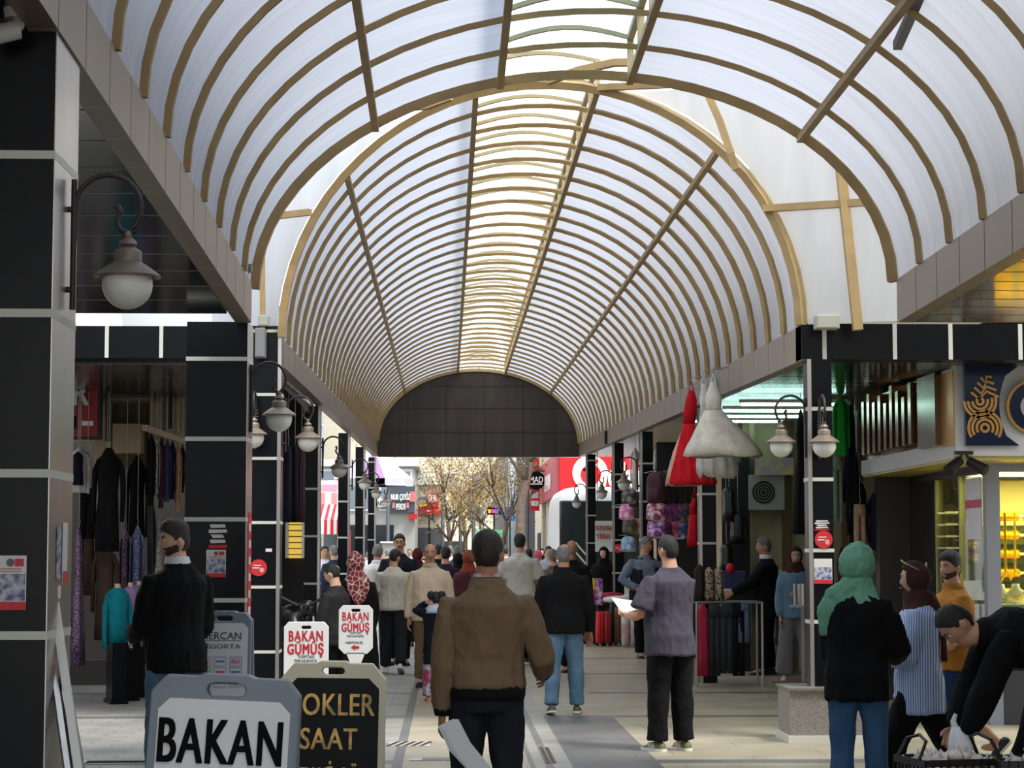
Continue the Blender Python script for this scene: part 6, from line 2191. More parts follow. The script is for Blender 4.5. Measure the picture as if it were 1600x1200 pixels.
P_GREY = fabric('grey_wide_trousers', (130, 128, 132), var=.06)
PAPER = mat('white_paper', (226, 228, 232), rough=.6)

# brown jacket man, nearest in the middle
p = Person(1.70, arms=({'fwd': -.06, 'out': .11, 'bend': .10, 'curl': .9, 'palm': (1, .3, 0)}, {'fwd': -.02, 'out': .36, 'bend': 1.25, 'inw': .05}), legs=((.10, .05), (-.12, .12)), fat=1.0, vox=.008, head=(-.12, .06, 0), shoulder=1.0, spread=.04)
r = place(p, 'man seen from behind in an olive brown jacket holding folded papers', 761, 10.5, 1)
p.build_body(r, S_TAN)
p.top(r, J_BROWN, 'jacket', hem=.545, inf=.015, sl=.008, amp=.010, freq=8, collar=.012)
q = MB().loft([p.ring(z, w, d, o) for z, w, d, o in ((.508, .108, .084, -.002), (.52, .112, .088, -.002), (.548, .113, .088, 0))])
p.raw(r, 'waistband', q, fabric('black_rib', (20, 19, 19)))
for i in range(2):
    c, e = p.wr[i], p.el[i]
    p.raw(r, 'cuff', MB().tube([c.lerp(e, .12), c.lerp(e, -.02)], [.046, .037], seg=16), fabric('black_rib', (20, 19, 19)))
p.pants(r, JEAN_D, amp=.008, hipw=.010, thigh=.008)
p.shoes(r, SHOE_B, W_SOLE)
p.hair(r, 'short', H_BROWN)
q = MB().loft([p.ring(z, .047, .046, .0, 20, 1.0) for z in (.862, .872)], cap=False)
p.raw(r, 'neck_strap', q, mat('red_strap', (190, 40, 50), rough=.6, col2=(206, 206, 210), vscale=11))
w = p.P(p.wr[0])
Rz = Matrix.Rotation(math.radians(1), 3, 'Z')
pp = Vector(WLOC[r.name]) + Rz @ w
fold = MB()
d0, d1 = Vector((.14, .02, -.30)).normalized(), Vector((.9, .0, .42)).normalized()
for k, (dx, dl) in enumerate(((0, 0), (.012, .02), (.022, .035))):
    c0 = pp + Vector((-.02 + dx, -.085 - k * .006, -.05))
    fold.loft([[c0, c0 + d1 * .085, c0 + d1 * .085 + Vector((0, .003, 0)), c0 + Vector((0, .003, 0))],
               [c0 + d0 * .13 - d1 * .0, c0 + d0 * .13 + d1 * .09, c0 + d0 * .13 + d1 * .09 + Vector((0, .003, 0)), c0 + d0 * .13 + Vector((0, .003, 0))],
               [c0 + d0 * (.25 + dl) + Vector((.05, 0, 0)), c0 + d0 * (.25 + dl) + d1 * .09 + Vector((.05, 0, 0)), c0 + d0 * (.25 + dl) + d1 * .09 + Vector((.05, .003, 0)), c0 + d0 * (.25 + dl) + Vector((.05, .003, 0))]])
tag(fold.build('folded_papers', PAPER), 'folded white papers in the left hand of the brown jacketed man', 'papers')

# man in black jacket and jeans looking left, left foreground
p = Person(1.80, arms=({'fwd': .30, 'out': .0, 'bend': .95, 'inw': .3}, {'fwd': .12, 'out': .10, 'bend': .75, 'inw': .2}), legs=((.04, .06), (-.03, .02)), fat=1.02, vox=.008, head=(1.30, .02, 0), shoulder=1.04, spread=.05, belly=.02)
r = place(p, 'bearded man in a black jacket and blue jeans standing at left looking over his shoulder', 277, 13.9, 40)
p.build_body(r, S_PALE)
p.top(r, J_BLACK, 'jacket', hem=.46, inf=.015, sl=.012, amp=.008, collar=.0)
cb = MB().loft([p.ring(z, w_, d_, o_, 20, 1.0) for z, w_, d_, o_ in ((.845, .050, .046, -.004), (.872, .043, .043, .002), (.872, .038, .038, .002), (.845, .042, .040, -.004))], cap=False)
p.raw(r, 'shirt_collar', cb, F_WHITE)
p.pants(r, JEAN, amp=.010, hipw=.012, thigh=.014, knee=.014, hem=.014)
p.shoes(r, SHOE_W, W_SOLE)
p.hair(r, 'quiff', H_BROWN)
p.face(r, H_BROWN, beard=mat('short_beard', (62, 47, 39), rough=.8, bump=.6, bscale=160))

# man in black jacket and light jeans walking away, right of centre
p = Person(1.68, arms=({'fwd': .05, 'out': .18, 'bend': .25}, {'fwd': .02, 'out': .2, 'bend': .3, 'palm': (-.6, -1, 0)}), legs=((-.14, .10), (.10, .06)), fat=1.08, vox=.010, head=(-.15, .05, 0), spread=.07, shoulder=1.06)
r = place(p, 'grey haired man in a black jacket and light blue jeans walking away in the middle', 881, 21.2, 0)
p.build_body(r, S_TAN)
p.top(r, J_BLACK, 'jacket', hem=.47, inf=.020, sl=.016, amp=.008, collar=.01)
p.pants(r, JEAN, amp=.008, hipw=.008, thigh=.010, knee=.014, hem=.016)
p.shoes(r, mat('grey_trainer', (84, 80, 72), rough=.6), W_SOLE)
p.hair(r, 'thin', H_GREY)

# man in grey t-shirt standing with papers
p = Person(1.74, arms=({'to': (-.135, .16, .625), 'curl': .7, 'palm': (.3, 0, 1), 'pole': (-.5, -1, -.8)}, {'to': (-.045, .15, .62), 'curl': .7, 'palm': (0, .2, 1), 'pole': (.6, -1, -.4)}), legs=((.03, .02), (-.02, .03)), fat=1.05, vox=.009, head=(.10, .02, 0), spread=.04, shoulder=.98, belly=.03)
r = place(p, 'man in a loose violet grey t-shirt and black trousers reading white papers', 1046, 17.3, 28)
p.build_body(r, S_MED)
p.top(r, T_GREY, 'tshirt', hem=.44, inf=.018, sleeve='short', sl=.019, amp=.010, freq=7, flare=.02)
p.pants(r, K_BLACK, amp=.008, hipw=.010, thigh=.016, knee=.020, hem=.022)
p.shoes(r, mat('olive_trainer', (98, 102, 72), rough=.6), W_SOLE, WHITE)
p.hair(r, 'buzz', H_BLACK)
Rz = Matrix.Rotation(math.radians(28), 3, 'Z')
pp = Vector(WLOC[r.name]) + Rz @ p.P((p.wr[0] + p.wr[1]) / 2)
q = MB()
for k in range(3):
    c0 = pp + Vector((-.10 - .01 * k, .05 + .012 * k, .03 + .006 * k))
    u, v = Vector((.20, .05, -.03)), Vector((-.06, .20, .10))
    q.loft([[c0, c0 + u, c0 + u + Vector((0, 0, .003)), c0 + Vector((0, 0, .003))], [c0 + v, c0 + v + u, c0 + v + u + Vector((0, 0, .003)), c0 + v + Vector((0, 0, .003))]])
tag(q.build('papers', PAPER), 'white papers held by the man in the grey t-shirt', 'papers')

# woman in the green headscarf
p = Person(1.64, True, arms=({'fwd': .15, 'out': .04, 'bend': 1.2, 'inw': .3}, {'to': (.09, .16, .60), 'curl': .8, 'pole': (.7, -1, -.5)}), legs=((.0, .02), (.08, .06)), fat=1.0, vox=.008, head=(-.45, .03, 0), spread=.03)
r = place(p, 'woman in a sage green headscarf, loose black top and blue jeans at right', 1338, 12.4, -22)
p.build_body(r, S_PALE)
p.top(r, K_BLACK, 'sweater', hem=.45, inf=.018, sl=.013, amp=.010, freq=7, flare=.01)
p.pants(r, JEAN_M, amp=.006, hipw=.008, thigh=.007, knee=.008, hem=.008)
p.shoes(r, SHOE_W, W_SOLE)
p.hijab(r, fabric('sage_green_scarf', (112, 166, 140), var=.08, bump=.12), 'side', amp=.011, bulk=.024)

# woman in the striped shirt and brown headscarf, striding left
def striped(name, c1, c2, n):
    m = mat(name, c1, rough=.85, bump=.15, bscale=25)
    nt = m.node_tree
    b = nt.nodes['Principled BSDF']
    t = nt.nodes.new('ShaderNodeTexCoord')
    wv = nt.nodes.new('ShaderNodeTexWave')
    wv.wave_type = 'BANDS'
    wv.bands_direction = 'Y'
    wv.inputs['Scale'].default_value = n
    mp = nt.nodes.new('ShaderNodeMapping')
    mp.inputs['Scale'].default_value = (1, 1, .12)
    rr = nt.nodes.new('ShaderNodeValToRGB')
    rr.color_ramp.elements[0].color = lin(c1)
    rr.color_ramp.elements[1].color = lin(c2)
    rr.color_ramp.elements[0].position = .42
    rr.color_ramp.elements[1].position = .55
    nt.links.new(t.outputs['Object'], mp.inputs[0])
    nt.links.new(mp.outputs[0], wv.inputs['Vector'])
    nt.links.new(wv.outputs['Fac'], rr.inputs[0])
    nt.links.new(rr.outputs[0], b.inputs['Base Color'])
    return m
STRIPE = striped('blue_striped_shirt', (112, 142, 204), (204, 216, 236), 21)
p = Person(1.58, True, arms=({'to': (-.08, .17, .60), 'curl': .8}, {'fwd': .05, 'out': .16, 'bend': .35, 'curl': .6}), legs=((.42, .18), (-.46, .22)), fat=1.02, vox=.008, head=(.05, .04, 0), spread=.02)
r = place(p, 'woman in a blue striped shirt and brown headscarf striding past the jewellery shop', 1432, 13.3, 72)
p.build_body(r, S_PALE)
p.top(r, STRIPE, 'shirt', hem=.40, inf=.022, sl=.018, amp=.009, freq=7, flare=.03, collar=.010)
for i in (1,):
    c, e = p.wr[i], p.el[i]
    p.raw(r, 'cuff', MB().tube([c.lerp(e, .16), c.lerp(e, .02)], [.040, .042], seg=16), STRIPE)
p.pants(r, K_BLACK, amp=.008, hipw=.012, thigh=.020, knee=.026, hem=.034)
p.shoes(r, SHOE_B, W_SOLE)
p.face(r, H_BROWN)
p.hijab(r, fabric('dark_brown_scarf', (68, 40, 38), var=.08), 'tail', amp=.004, bulk=.015)
R_, c_ = p.head_xf()
gb = MB()
for sd in (-1, 1):
    gb.tube([c_ + R_ @ Vector((sd * .034 + .024 * math.cos(a), .062 + .012 * math.sin(a), .105 + .012 * math.sin(a))) for a in [2 * PI * j / 12 for j in range(13)]], .003, seg=6)
    gb.tube([c_ + R_ @ Vector((sd * .058, .062, .105)), c_ + R_ @ Vector((sd * .092, -.04, .05))], .003, seg=6)
o = p.raw(r, 'sunglasses', gb, mat('pale_gold_frame', (196, 176, 130), rough=.3, metal=.5))
wrp = p.P(p.wr[0])

# man in the ochre t-shirt
p = Person(1.60, arms=({'fwd': .1, 'out': .15, 'bend': .9, 'inw': .35}, {'fwd': .12, 'out': .14, 'bend': .75, 'inw': .35}), legs=((.05, .05), (-.30, .55)), fat=1.08, vox=.009, head=(.40, .02, 0), spread=.05, shoulder=1.05)
r = place(p, 'bearded man in an ochre t-shirt and dark blue shorts in front of the jewellery shop', 1487, 15.4, 100)
p.build_body(r, S_MED)
p.top(r, T_OCHRE, 'tshirt', hem=.47, inf=.020, sleeve='short', sl=.022, amp=.009, freq=7, collar=.008)
p.pants(r, fabric('navy_shorts', (24, 44, 76)), 'shorts', frac=.92, hipw=.012, thigh=.018, hem=.020)
p.shoes(r, SHOE_B, W_SOLE)
p.hair(r, 'quiff', H_BLACK)
p.face(r, H_BLACK, beard=mat('short_beard', (62, 47, 39)))

# man in black bending over the crates, right edge
p = Person(1.74, lean=1.50, arms=({'to': (-.07, .30, .355), 'curl': 1.0, 'pole': (-1, .1, .3), 'palm': (1, 0, -.3)}, {'to': (.05, .33, .33), 'curl': 1.0, 'pole': (1, .1, .3)}), legs=((.55, .75), (.40, .75)), fat=1.06, vox=.008, head=(.1, .35, 0), spread=.08)
r = place(p, 'man in black bending over the crates at the right edge with a white bag', 1648, 11.3, 88)
p.build_body(r, S_MED)
p.top(r, K_BLACK, 'sweater', hem=.46, inf=.020, sl=.016, amp=.009, freq=8, collar=.012)
p.pants(r, K_BLACK, amp=.008, hipw=.010, thigh=.012, knee=.014, hem=.014)
p.shoes(r, SHOE_B, W_SOLE)
p.hair(r, 'buzz', H_BLACK)
p.face(r, H_BLACK)
Rz = Matrix.Rotation(math.radians(88), 3, 'Z')
bendw = Vector(WLOC[r.name]) + Rz @ p.P((p.wr[0] + p.wr[1]) / 2)

# man in the beige shirt walking toward us
p = Person(1.70, arms=({'fwd': .10, 'out': .16, 'bend': .3}, {'fwd': -.05, 'out': .20, 'bend': .2, 'curl': .5}), legs=((.20, .15), (-.16, .12)), fat=1.14, vox=.011, belly=.05, head=(.0, .02, 0), spread=.04)
r = place(p, 'bald man in a beige shirt and khaki trousers walking toward us', 672, 25.4, 180)
p.build_body(r, S_MED)
p.top(r, T_BEIGE, 'shirt', hem=.46, inf=.016, sl=.014, amp=.008, collar=.010)
p.pants(r, P_KHAKI, amp=.008, hipw=.010, thigh=.012, knee=.014, hem=.014)
p.shoes(r, SHOE_B)
p.hair(r, 'balding', H_GREY)
p.face(r, H_GREY, mous=H_GREY)

# little girl from behind
p = Person(1.18, True, arms=({'to': (-.085, .05, .90), 'curl': .9, 'pole': (-.6, .3, -1)}, {'fwd': .2, 'out': .15, 'bend': 1.2}), legs=((.06, .05), (-.05, .05)), fat=1.06, vox=.010, spread=.05, head=(0, .15, 0))
r = place(p, 'little girl with bunched dark hair, dark coat and flowered trousers, seen from behind', 682, 23.1, 4)
for i in range(1):
    pass
p.build_body(r, S_PALE)
p.top(r, fabric('dark_navy_coat', (22, 24, 34)), 'coat', hem=.34, inf=.016, sl=.014, amp=.006, flare=.02)
p.pants(r, mat('flowered_trousers', (198, 208, 224), rough=.9, col2=(170, 60, 96), vscale=13), 'trousers', hipw=.012, thigh=.022, knee=.024, hem=.028, amp=.006)
p.shoes(r, mat('coral_sandal', (214, 130, 118), rough=.6))
hb = p.hair(r, 'girl', H_BLACK)
R_, c_ = p.head_xf()
for sd in (-1, 1):
    q = MB().ball(c_ + R_ @ (Vector((sd * .085, -.05, .055)) * p.k), (.045, .04, .05), 12, 8)
    p.raw(r, 'hair_bunch', q, H_BLACK)
q = MB().loft([p.ring(z, w, d, o) for z, w, d, o in ((.80, .10, .03, -.06), (.84, .085, .05, -.03), (.875, .06, .05, .0))])
p.raw(r, 'hood', q, fabric('pale_blue_hood', (186, 204, 224)))

# person in the white top with a yellow sleeve, from behind
p = Person(1.64, arms=({'fwd': .1, 'out': .1, 'bend': .6, 'inw': .1}, {'fwd': .0, 'out': .18, 'bend': .15}), legs=((.12, .10), (-.20, .25)), fat=1.0, vox=.011, spread=.03, head=(-.5, .2, 0))
r = place(p, 'young man from behind in a white top with a yellow sleeve and dark jeans', 615, 28.4, 0)
p.build_body(r, S_MED)
p.top(r, T_WHITE, 'top', hem=.50, inf=.022, sleeve='short', sl=.020, amp=.008)
p.raw(r, 'yellow_sleeve', MB().tube([p.sh[1].lerp(p.el[1], .25), p.sh[1].lerp(p.el[1], .9)], [.094, .09], seg=16), fabric('mustard_sleeve', (206, 176, 70)))
p.pants(r, JEAN_D, amp=.008, hipw=.012, thigh=.018, knee=.02, hem=.02)
p.shoes(r, SHOE_W, W_SOLE)
p.hair(r, 'short', H_BLACK)

# tall man with glasses, facing us
p = Person(1.86, arms=({'fwd': .05, 'out': .14}, {'fwd': .05, 'out': .14}), fat=1.08, vox=.012, legs=((.1, .1), (-.1, .1)))
r = place(p, 'tall man with glasses in a black t-shirt facing us behind the others', 624, 30.4, 180)
p.build_body(r, S_MED)
p.top(r, fabric('ink_tshirt', (24, 26, 36)), 'tshirt', sleeve='short', inf=.018, sl=.02)
p.pants(r, K_BLACK)
p.shoes(r, SHOE_B)
p.hair(r, 'short', H_BLACK)
p.face(r, H_BLACK, glasses=True, mous=H_BLACK)

# white shirted man behind
p = Person(1.72, fat=1.12, vox=.012, legs=((.1, .1), (-.1, .1)), head=(-.4, 0, 0))
r = place(p, 'heavy man from behind in a white shirt beside the tall man with glasses', 590, 31.6, 8)
p.build_body(r, S_TAN)
p.top(r, F_WHITE, 'shirt', hem=.45, inf=.02, sl=.014, collar=.01)
p.pants(r, fabric('grey_jeans', (84, 88, 96)))
p.shoes(r, SHOE_B)
p.hair(r, 'buzz', H_GREY)

# woman with the patterned scarf and the boy
p = Person(1.60, True, arms=({'fwd': .1, 'out': .16, 'bend': .35, 'curl': .9}, {'fwd': .0, 'out': .12, 'bend': .5}), fat=1.16, vox=.011, legs=((.06, .05), (-.05, .05)), head=(.2, .05, 0))
r = place(p, 'woman in a red and cream patterned headscarf and long black coat seen from behind', 556, 22.3, 14)
p.build_body(r, S_PALE)
p.top(r, K_BLACK, 'coat', hem=.42, inf=.024, sl=.018)
p.coat_skirt(r, K_BLACK, z1=.06, w1=.15)
p.shoes(r, SHOE_B)
m = mat('patterned_scarf', (120, 26, 36), rough=.85)
nt = m.node_tree
vo = nt.nodes.new('ShaderNodeTexVoronoi'); vo.feature = 'DISTANCE_TO_EDGE'; vo.inputs['Scale'].default_value = 20
tcn = nt.nodes.new('ShaderNodeTexCoord'); rm = nt.nodes.new('ShaderNodeValToRGB')
rm.color_ramp.elements[0].position = .03; rm.color_ramp.elements[0].color = lin((206, 186, 172)); rm.color_ramp.elements[1].position = .075; rm.color_ramp.elements[1].color = lin((116, 28, 40))
nt.links.new(tcn.outputs['Object'], vo.inputs['Vector']); nt.links.new(vo.outputs['Distance'], rm.inputs[0]); nt.links.new(rm.outputs[0], nt.nodes['Principled BSDF'].inputs['Base Color'])
p.hijab(r, m, 'back', amp=.006, bulk=.022)
hx = Vector(WLOC[r.name]) + Matrix.Rotation(math.radians(14), 3, 'Z') @ p.P(p.wr[0])
BAGM = mat('clear_bag', (206, 214, 220), rough=.35, spec=.5)
cb_ = thing('carrier_bag', 'pale plastic carrier bag in the hand of the woman in the patterned scarf', 'bag', (hx.x - .02, hx.y - .03, hx.z - .56))
cloth_body([(0, .10, .07), (.08, .13, .09), (.25, .125, .08), (.36, .08, .05), (.44, .04, .03)], amp=.10, folds=5).build('bag', BAGM, cb_, smooth='all')
MB().tube([(-.02, 0, .43), (-.01, 0, .52), (.01, 0, .52), (.02, 0, .43)], .008, seg=6).build('handle', BAGM, cb_)
p = Person(1.50, arms=({'fwd': .15, 'out': .08, 'bend': .3}, {'fwd': .1, 'out': .08, 'bend': .3}), fat=.98, vox=.011, legs=((.05, .05), (-.05, .05)), head=(.0, .3, 0))
r = place(p, 'boy in a black jacket with faded hair at left beside the motorbike', 524, 21.0, 62)
p.build_body(r, S_PALE)
p.top(r, mat('black_white_jacket', (20, 20, 23), rough=.8, col2=(24, 24, 28), vscale=6), 'jacket', hem=.46, inf=.02, sl=.014)
p.pants(r, K_BLACK)
p.shoes(r, SHOE_W)
p.hair(r, 'buzz', H_BLACK)
p.face(r, H_BLACK)
# man in the white t-shirt walking away, right of the brown jacket
p = Person(1.86, arms=({'fwd': .05, 'out': .16, 'bend': .3}, {'fwd': .1, 'out': .2, 'bend': .6}), fat=1.08, vox=.012, legs=((-.15, .15), (.12, .05)), shoulder=1.04)
r = place(p, 'man in a pale t-shirt walking away just right of the brown jacketed man', 812, 30.5, -3)
p.build_body(r, S_MED)
p.top(r, T_WHITE, 'tshirt', hem=.46, inf=.022, sleeve='short', sl=.024, amp=.009)
p.pants(r, K_BLACK, hipw=.01, thigh=.014, knee=.016, hem=.016)
p.shoes(r, SHOE_B, W_SOLE)
p.hair(r, 'short', H_BLACK)
# bald man facing us behind the black jacket
p = Person(1.77, fat=1.08, vox=.012)
r = place(p, 'bald man in a dark jacket facing us behind the grey haired walker', 893, 28.6, 180)
p.build_body(r, S_TAN)
p.top(r, J_BLACK, 'jacket', hem=.46, inf=.02)
p.pants(r, K_BLACK)
p.shoes(r, SHOE_B)
p.face(r, H_GREY)
p.hair(r, 'balding', H_GREY)
# vest man
p = Person(1.84, arms=({'fwd': .05, 'out': .2, 'bend': .5}, {'to': (.105, .10, .575), 'pole': (1, -.6, 0), 'curl': .5, 'palm': (0, -1, 0)}), fat=1.16, belly=.05, vox=.012, head=(.75, 0, 0), shoulder=1.05)
r = place(p, 'grey haired man in a dark quilted vest and blue shirt, hand on hip', 1008, 32.4, 192)
p.build_body(r, S_MED)
p.top(r, fabric('slate_shirt', (112, 122, 140)), 'shirt', hem=.48, inf=.012, sl=.014)
vb = MB()
for sd in (-1, 1):
    rings = []
    for (z, w, d, o) in ((.47, .126, .104, .0), (.54, .128, .104, .006), (.62, .122, .106, .018), (.70, .124, .098, .012), (.75, .120, .086, .0), (.79, .100, .068, -.008), (.825, .07, .052, -.008)):
        P_, X_, Y_, Z_ = p.frame(z)
        ring = []
        w, d = w * 1.10, d * 1.06
        a0, a1 = (-1.45, 1.15) if sd > 0 else (PI - 1.15, PI + 1.45)
        for k in range(13):
            t = a0 + (a1 - a0) * k / 12
            ring.append(P_ + X_ * (w * p.H * math.cos(t)) + Y_ * ((d * math.sin(t) + o) * p.H))
        for k in range(12, -1, -1):
            t = a0 + (a1 - a0) * k / 12
            ring.append(P_ + X_ * (w * .9 * p.H * math.cos(t)) + Y_ * ((d * .9 * math.sin(t) + o) * p.H))
        rings.append(ring)
    vb.loft(rings)
p.raw(r, 'vest', vb, fabric('quilted_navy', (30, 30, 40), bump=.6, bscale=18))
p.pants(r, K_BLACK, hipw=.012, thigh=.014, knee=.014, hem=.014)
p.shoes(r, SHOE_B)
p.hair(r, 'short', H_GREY)
p.face(r, H_GREY)
# woman in black chador by the suitcases
p = Person(1.70, True, fat=1.2, vox=.013, head=(-.3, 0, 0))
r = place(p, 'person wrapped in black standing behind the suitcases', 944, 40.6, 170)
p.build_body(r, S_PALE)
p.top(r, K_BLACK, 'robe', hem=.40, inf=.03, sl=.02)
p.coat_skirt(r, K_BLACK, z1=.03, w1=.16)
p.hijab(r, K_BLACK, 'back', bulk=.03)
# man in the black suit
p = Person(1.80, arms=({'fwd': .75, 'out': .08, 'bend': .35, 'curl': .6}, {'fwd': .70, 'out': .05, 'bend': .45, 'curl': .6}), fat=1.12, vox=.011, belly=.03, head=(.05, .05, 0), legs=((.06, .03), (-.05, .03)))
r = place(p, 'silver haired man in a black suit standing at the trouser rack', 1196, 27.9, 84)
p.build_body(r, S_MED)
p.top(r, J_BLACK, 'suit_jacket', hem=.42, inf=.018, sl=.014, amp=.006)
cb = MB().loft([p.ring(z, w_, d_, o_, 20, 1.0) for z, w_, d_, o_ in ((.842, .052, .048, -.004), (.872, .043, .043, .002), (.872, .038, .038, .002), (.842, .042, .040, -.004))], cap=False)
p.raw(r, 'shirt_collar', cb, F_WHITE)
p.pants(r, K_BLACK, hipw=.01, thigh=.014, knee=.016, hem=.018, amp=.006)
p.shoes(r, SHOE_B)
p.hair(r, 'short', H_GREY)
p.face(r, H_GREY)
# woman in the denim jacket
p = Person(1.68, True, arms=({'to': (-.02, .12, .64), 'curl': .8, 'pole': (-1, -.6, -.5)}, {'fwd': .05, 'out': .12, 'bend': .2}), vox=.011, head=(.05, .05, 0), legs=((.10, .03), (-.04, .02)), spread=.10)
r = place(p, 'woman in a brown headscarf, denim jacket and grey trousers by the plinth pillar', 1243, 26.8, 172)
p.build_body(r, S_PALE)
p.top(r, fabric('light_denim', (112, 146, 172), var=.2, vscale=4), 'jacket', hem=.46, inf=.02, sl=.018, amp=.008)
p.pants(r, P_GREY, hipw=.012, thigh=.022, knee=.032, hem=.044, amp=.008)
p.shoes(r, SHOE_W, W_SOLE)
p.face(r, H_BROWN)
p.hijab(r, fabric('chestnut_scarf', (74, 44, 36)), 'short', amp=.004)
o = thing('steel_pot', 'steel pot standing on a shelf beside the plinth pillar', 'pot', at(1254, 945, 26.2))
MB().lathe([(.0, 0), (.115, 0), (.12, .26), (.11, .26), (.105, .01)], seg=24, cap=False).build('pot', STEEL, o, smooth=True)
MB().box((-.14, -.14, -.03), (.3, .14, 0)).build('shelf', STEEL, o)
MB().box((-.02, -.02, -WLOC[o.name].z), (.02, .02, -.03)).build('support', STEEL, o)

# nearer part of the crowd inside and just outside the exit
def walker(label, px, Y, yawdeg, H, top, bottom, hair='short', hm=H_BLACK, tone=S_MED, sleeve='long', scarf=None, vox=.016, fat=1.06, female=False, long=False, group=None, headyaw=0.0):
    st = random.choice((1, -1))
    p = Person(H, female, fat=fat, vox=vox, legs=((.18 * st, .12), (-.18 * st, .16)), arms=({'fwd': -.15 * st, 'out': .12, 'bend': .25}, {'fwd': .15 * st, 'out': .12, 'bend': .25}), head=(headyaw, 0, 0))
    r = place(p, label, px, Y, yawdeg, group)
    p.build_body(r, tone, hands=Y < 60)
    p.top(r, top, 'top', hem=.46, inf=.02, sleeve=sleeve, sl=.016, amp=.004)
    if long:
        p.coat_skirt(r, bottom, z1=.06, w1=.14)
    else:
        p.pants(r, bottom, hipw=.01, thigh=.012, knee=.014, hem=.014, amp=.004)
    p.shoes(r, SHOE_B)
    if scarf:
        p.hijab(r, scarf, 'short', bulk=.02)
    else:
        p.hair(r, hair, hm)
    if 120 < yawdeg < 240 and Y < 45:
        p.face(r, hm)
    return r
F_PURP = fabric('dark_aubergine', (40, 30, 46))
F_OLIVE = fabric('olive_grey', (88, 96, 92))
F_LBLUE = fabric('pale_blue_cloth', (166, 182, 206))
F_NAVY2 = fabric('blue_black', (36, 42, 66))
F_PINKS = fabric('rose_scarf', (196, 92, 112))
F_RUST = fabric('rust_scarf', (140, 66, 44))
walker('woman in a long black chador walking away left of the brown jacket', 716, 33.5, 5, 1.58, K_BLACK, K_BLACK, scarf=K_BLACK, female=True, long=True, vox=.013, fat=1.2)
walker('woman with a rust coloured headscarf half hidden by the brown jacket', 732, 30.5, 5, 1.62, fabric('plum_coat', (86, 48, 52)), K_BLACK, scarf=F_RUST, female=True, vox=.013)
walker('person in a dark aubergine jacket behind the bald man in beige', 696, 31.0, 0, 1.68, F_PURP, K_BLACK, vox=.013, fat=1.1)
walker('woman in a dark wine headscarf walking away behind the tall man', 652, 36.0, 0, 1.66, K_BLACK, K_BLACK, scarf=fabric('wine_scarf', (66, 22, 30)), female=True, vox=.013, fat=1.15)
walker('person in a black jacket and dark hat behind the bald man in beige', 684, 40.0, 0, 1.74, K_BLACK, JEAN_D, vox=.014)
walker('man in an olive grey t-shirt walking away beyond the exit', 714, 46.0, 0, 1.74, F_OLIVE, JEAN_D, sleeve='short', hm=H_GREY)
walker('man in a white t-shirt walking away beyond the exit', 703, 52.0, 0, 1.76, F_WHITE, JEAN, sleeve='short', hm=H_GREY)
walker('dark haired person right behind the man in the pale t-shirt', 826, 40.0, 0, 1.66, K_BLACK, JEAN_D)
walker('woman in a rose headscarf by the bus', 841, 49.5, 10, 1.66, F_LBLUE, JEAN_D, scarf=F_PINKS, female=True)
walker('man in pale grey and navy facing us beside the bus', 857, 48.0, 190, 1.74, fabric('pale_grey_top', (176, 182, 196)), JEAN_D, sleeve='short')
walker('grey haired person in a mottled coat beside the bald man', 864, 32.0, 10, 1.64, mat('mottled_coat', (110, 96, 80), rough=.9, col2=(70, 64, 54), vscale=20), K_BLACK, hm=H_GREY, vox=.013)
walker('man in a white shirt seen between two left pillars', 507, 40.5, 195, 1.72, F_WHITE, JEAN_D)
walker('man in a blue grey jacket seen between two left pillars', 522, 38.5, 30, 1.72, F_NAVY2, JEAN_D, hm=H_GREY)
# distant crowd down the street
kinds = [('pale blue shirt', F_LBLUE), ('white shirt', F_WHITE), ('navy jacket', F_NAVY2), ('black jacket', K_BLACK), ('grey sweater', F_GREY), ('tan jacket', F_TAN), ('rose top', F_PINKS), ('brown coat', F_BROWN)]
spots = [(575, 62), (588, 66), (612, 70), (640, 66), (652, 60), (664, 72), (672, 58), (681, 64), (690, 75), (699, 66), (727, 62), (736, 72), (748, 60), (757, 80), (775, 62), (786, 70), (790, 58), (846, 60), (606, 58), (584, 72), (660, 77), (700, 95), (742, 90), (776, 98)]
where = ['first from the left', 'second from the left']
for k, (px, Y) in enumerate(spots):
    nm, m = kinds[(k * 5 + 1) % 8]
    H = 1.62 + (k * 37 % 20) / 100
    sc = (k % 5 == 2)
    lab = 'distant pedestrian in a %s %s, %s' % (nm, 'with a headscarf' if sc else ('with dark hair' if k % 3 else 'with grey hair'),
          ['left of the white counter', 'beside the white car', 'by the slate sign', 'under the red signs', 'near the first tree', 'behind the second tree', 'in mid street', 'in front of the silver car', 'past the exit arch', 'beside the thin pole',
           'right of the tall lamp post', 'near the kiosk', 'in front of the kiosk', 'behind the kiosk', 'under the blue sign', 'by the pale pole', 'near the leaning trunk', 'beside the cream columns', 'at the white counter', 'left of the grey shop', 'far under the red fascia', 'far by the trees', 'far behind the lamp post', 'far down the street'][k])
    walker(lab, px, Y, 180 if k % 2 else 5, H, m, (JEAN_D, K_BLACK, JEAN)[k % 3], hm=(H_BLACK if k % 3 else H_GREY), scarf=(kinds[(k * 3) % 8][1] if sc else None), female=sc, vox=.022, tone=(S_MED, S_TAN, S_PALE)[k % 3], group='distant pedestrians')
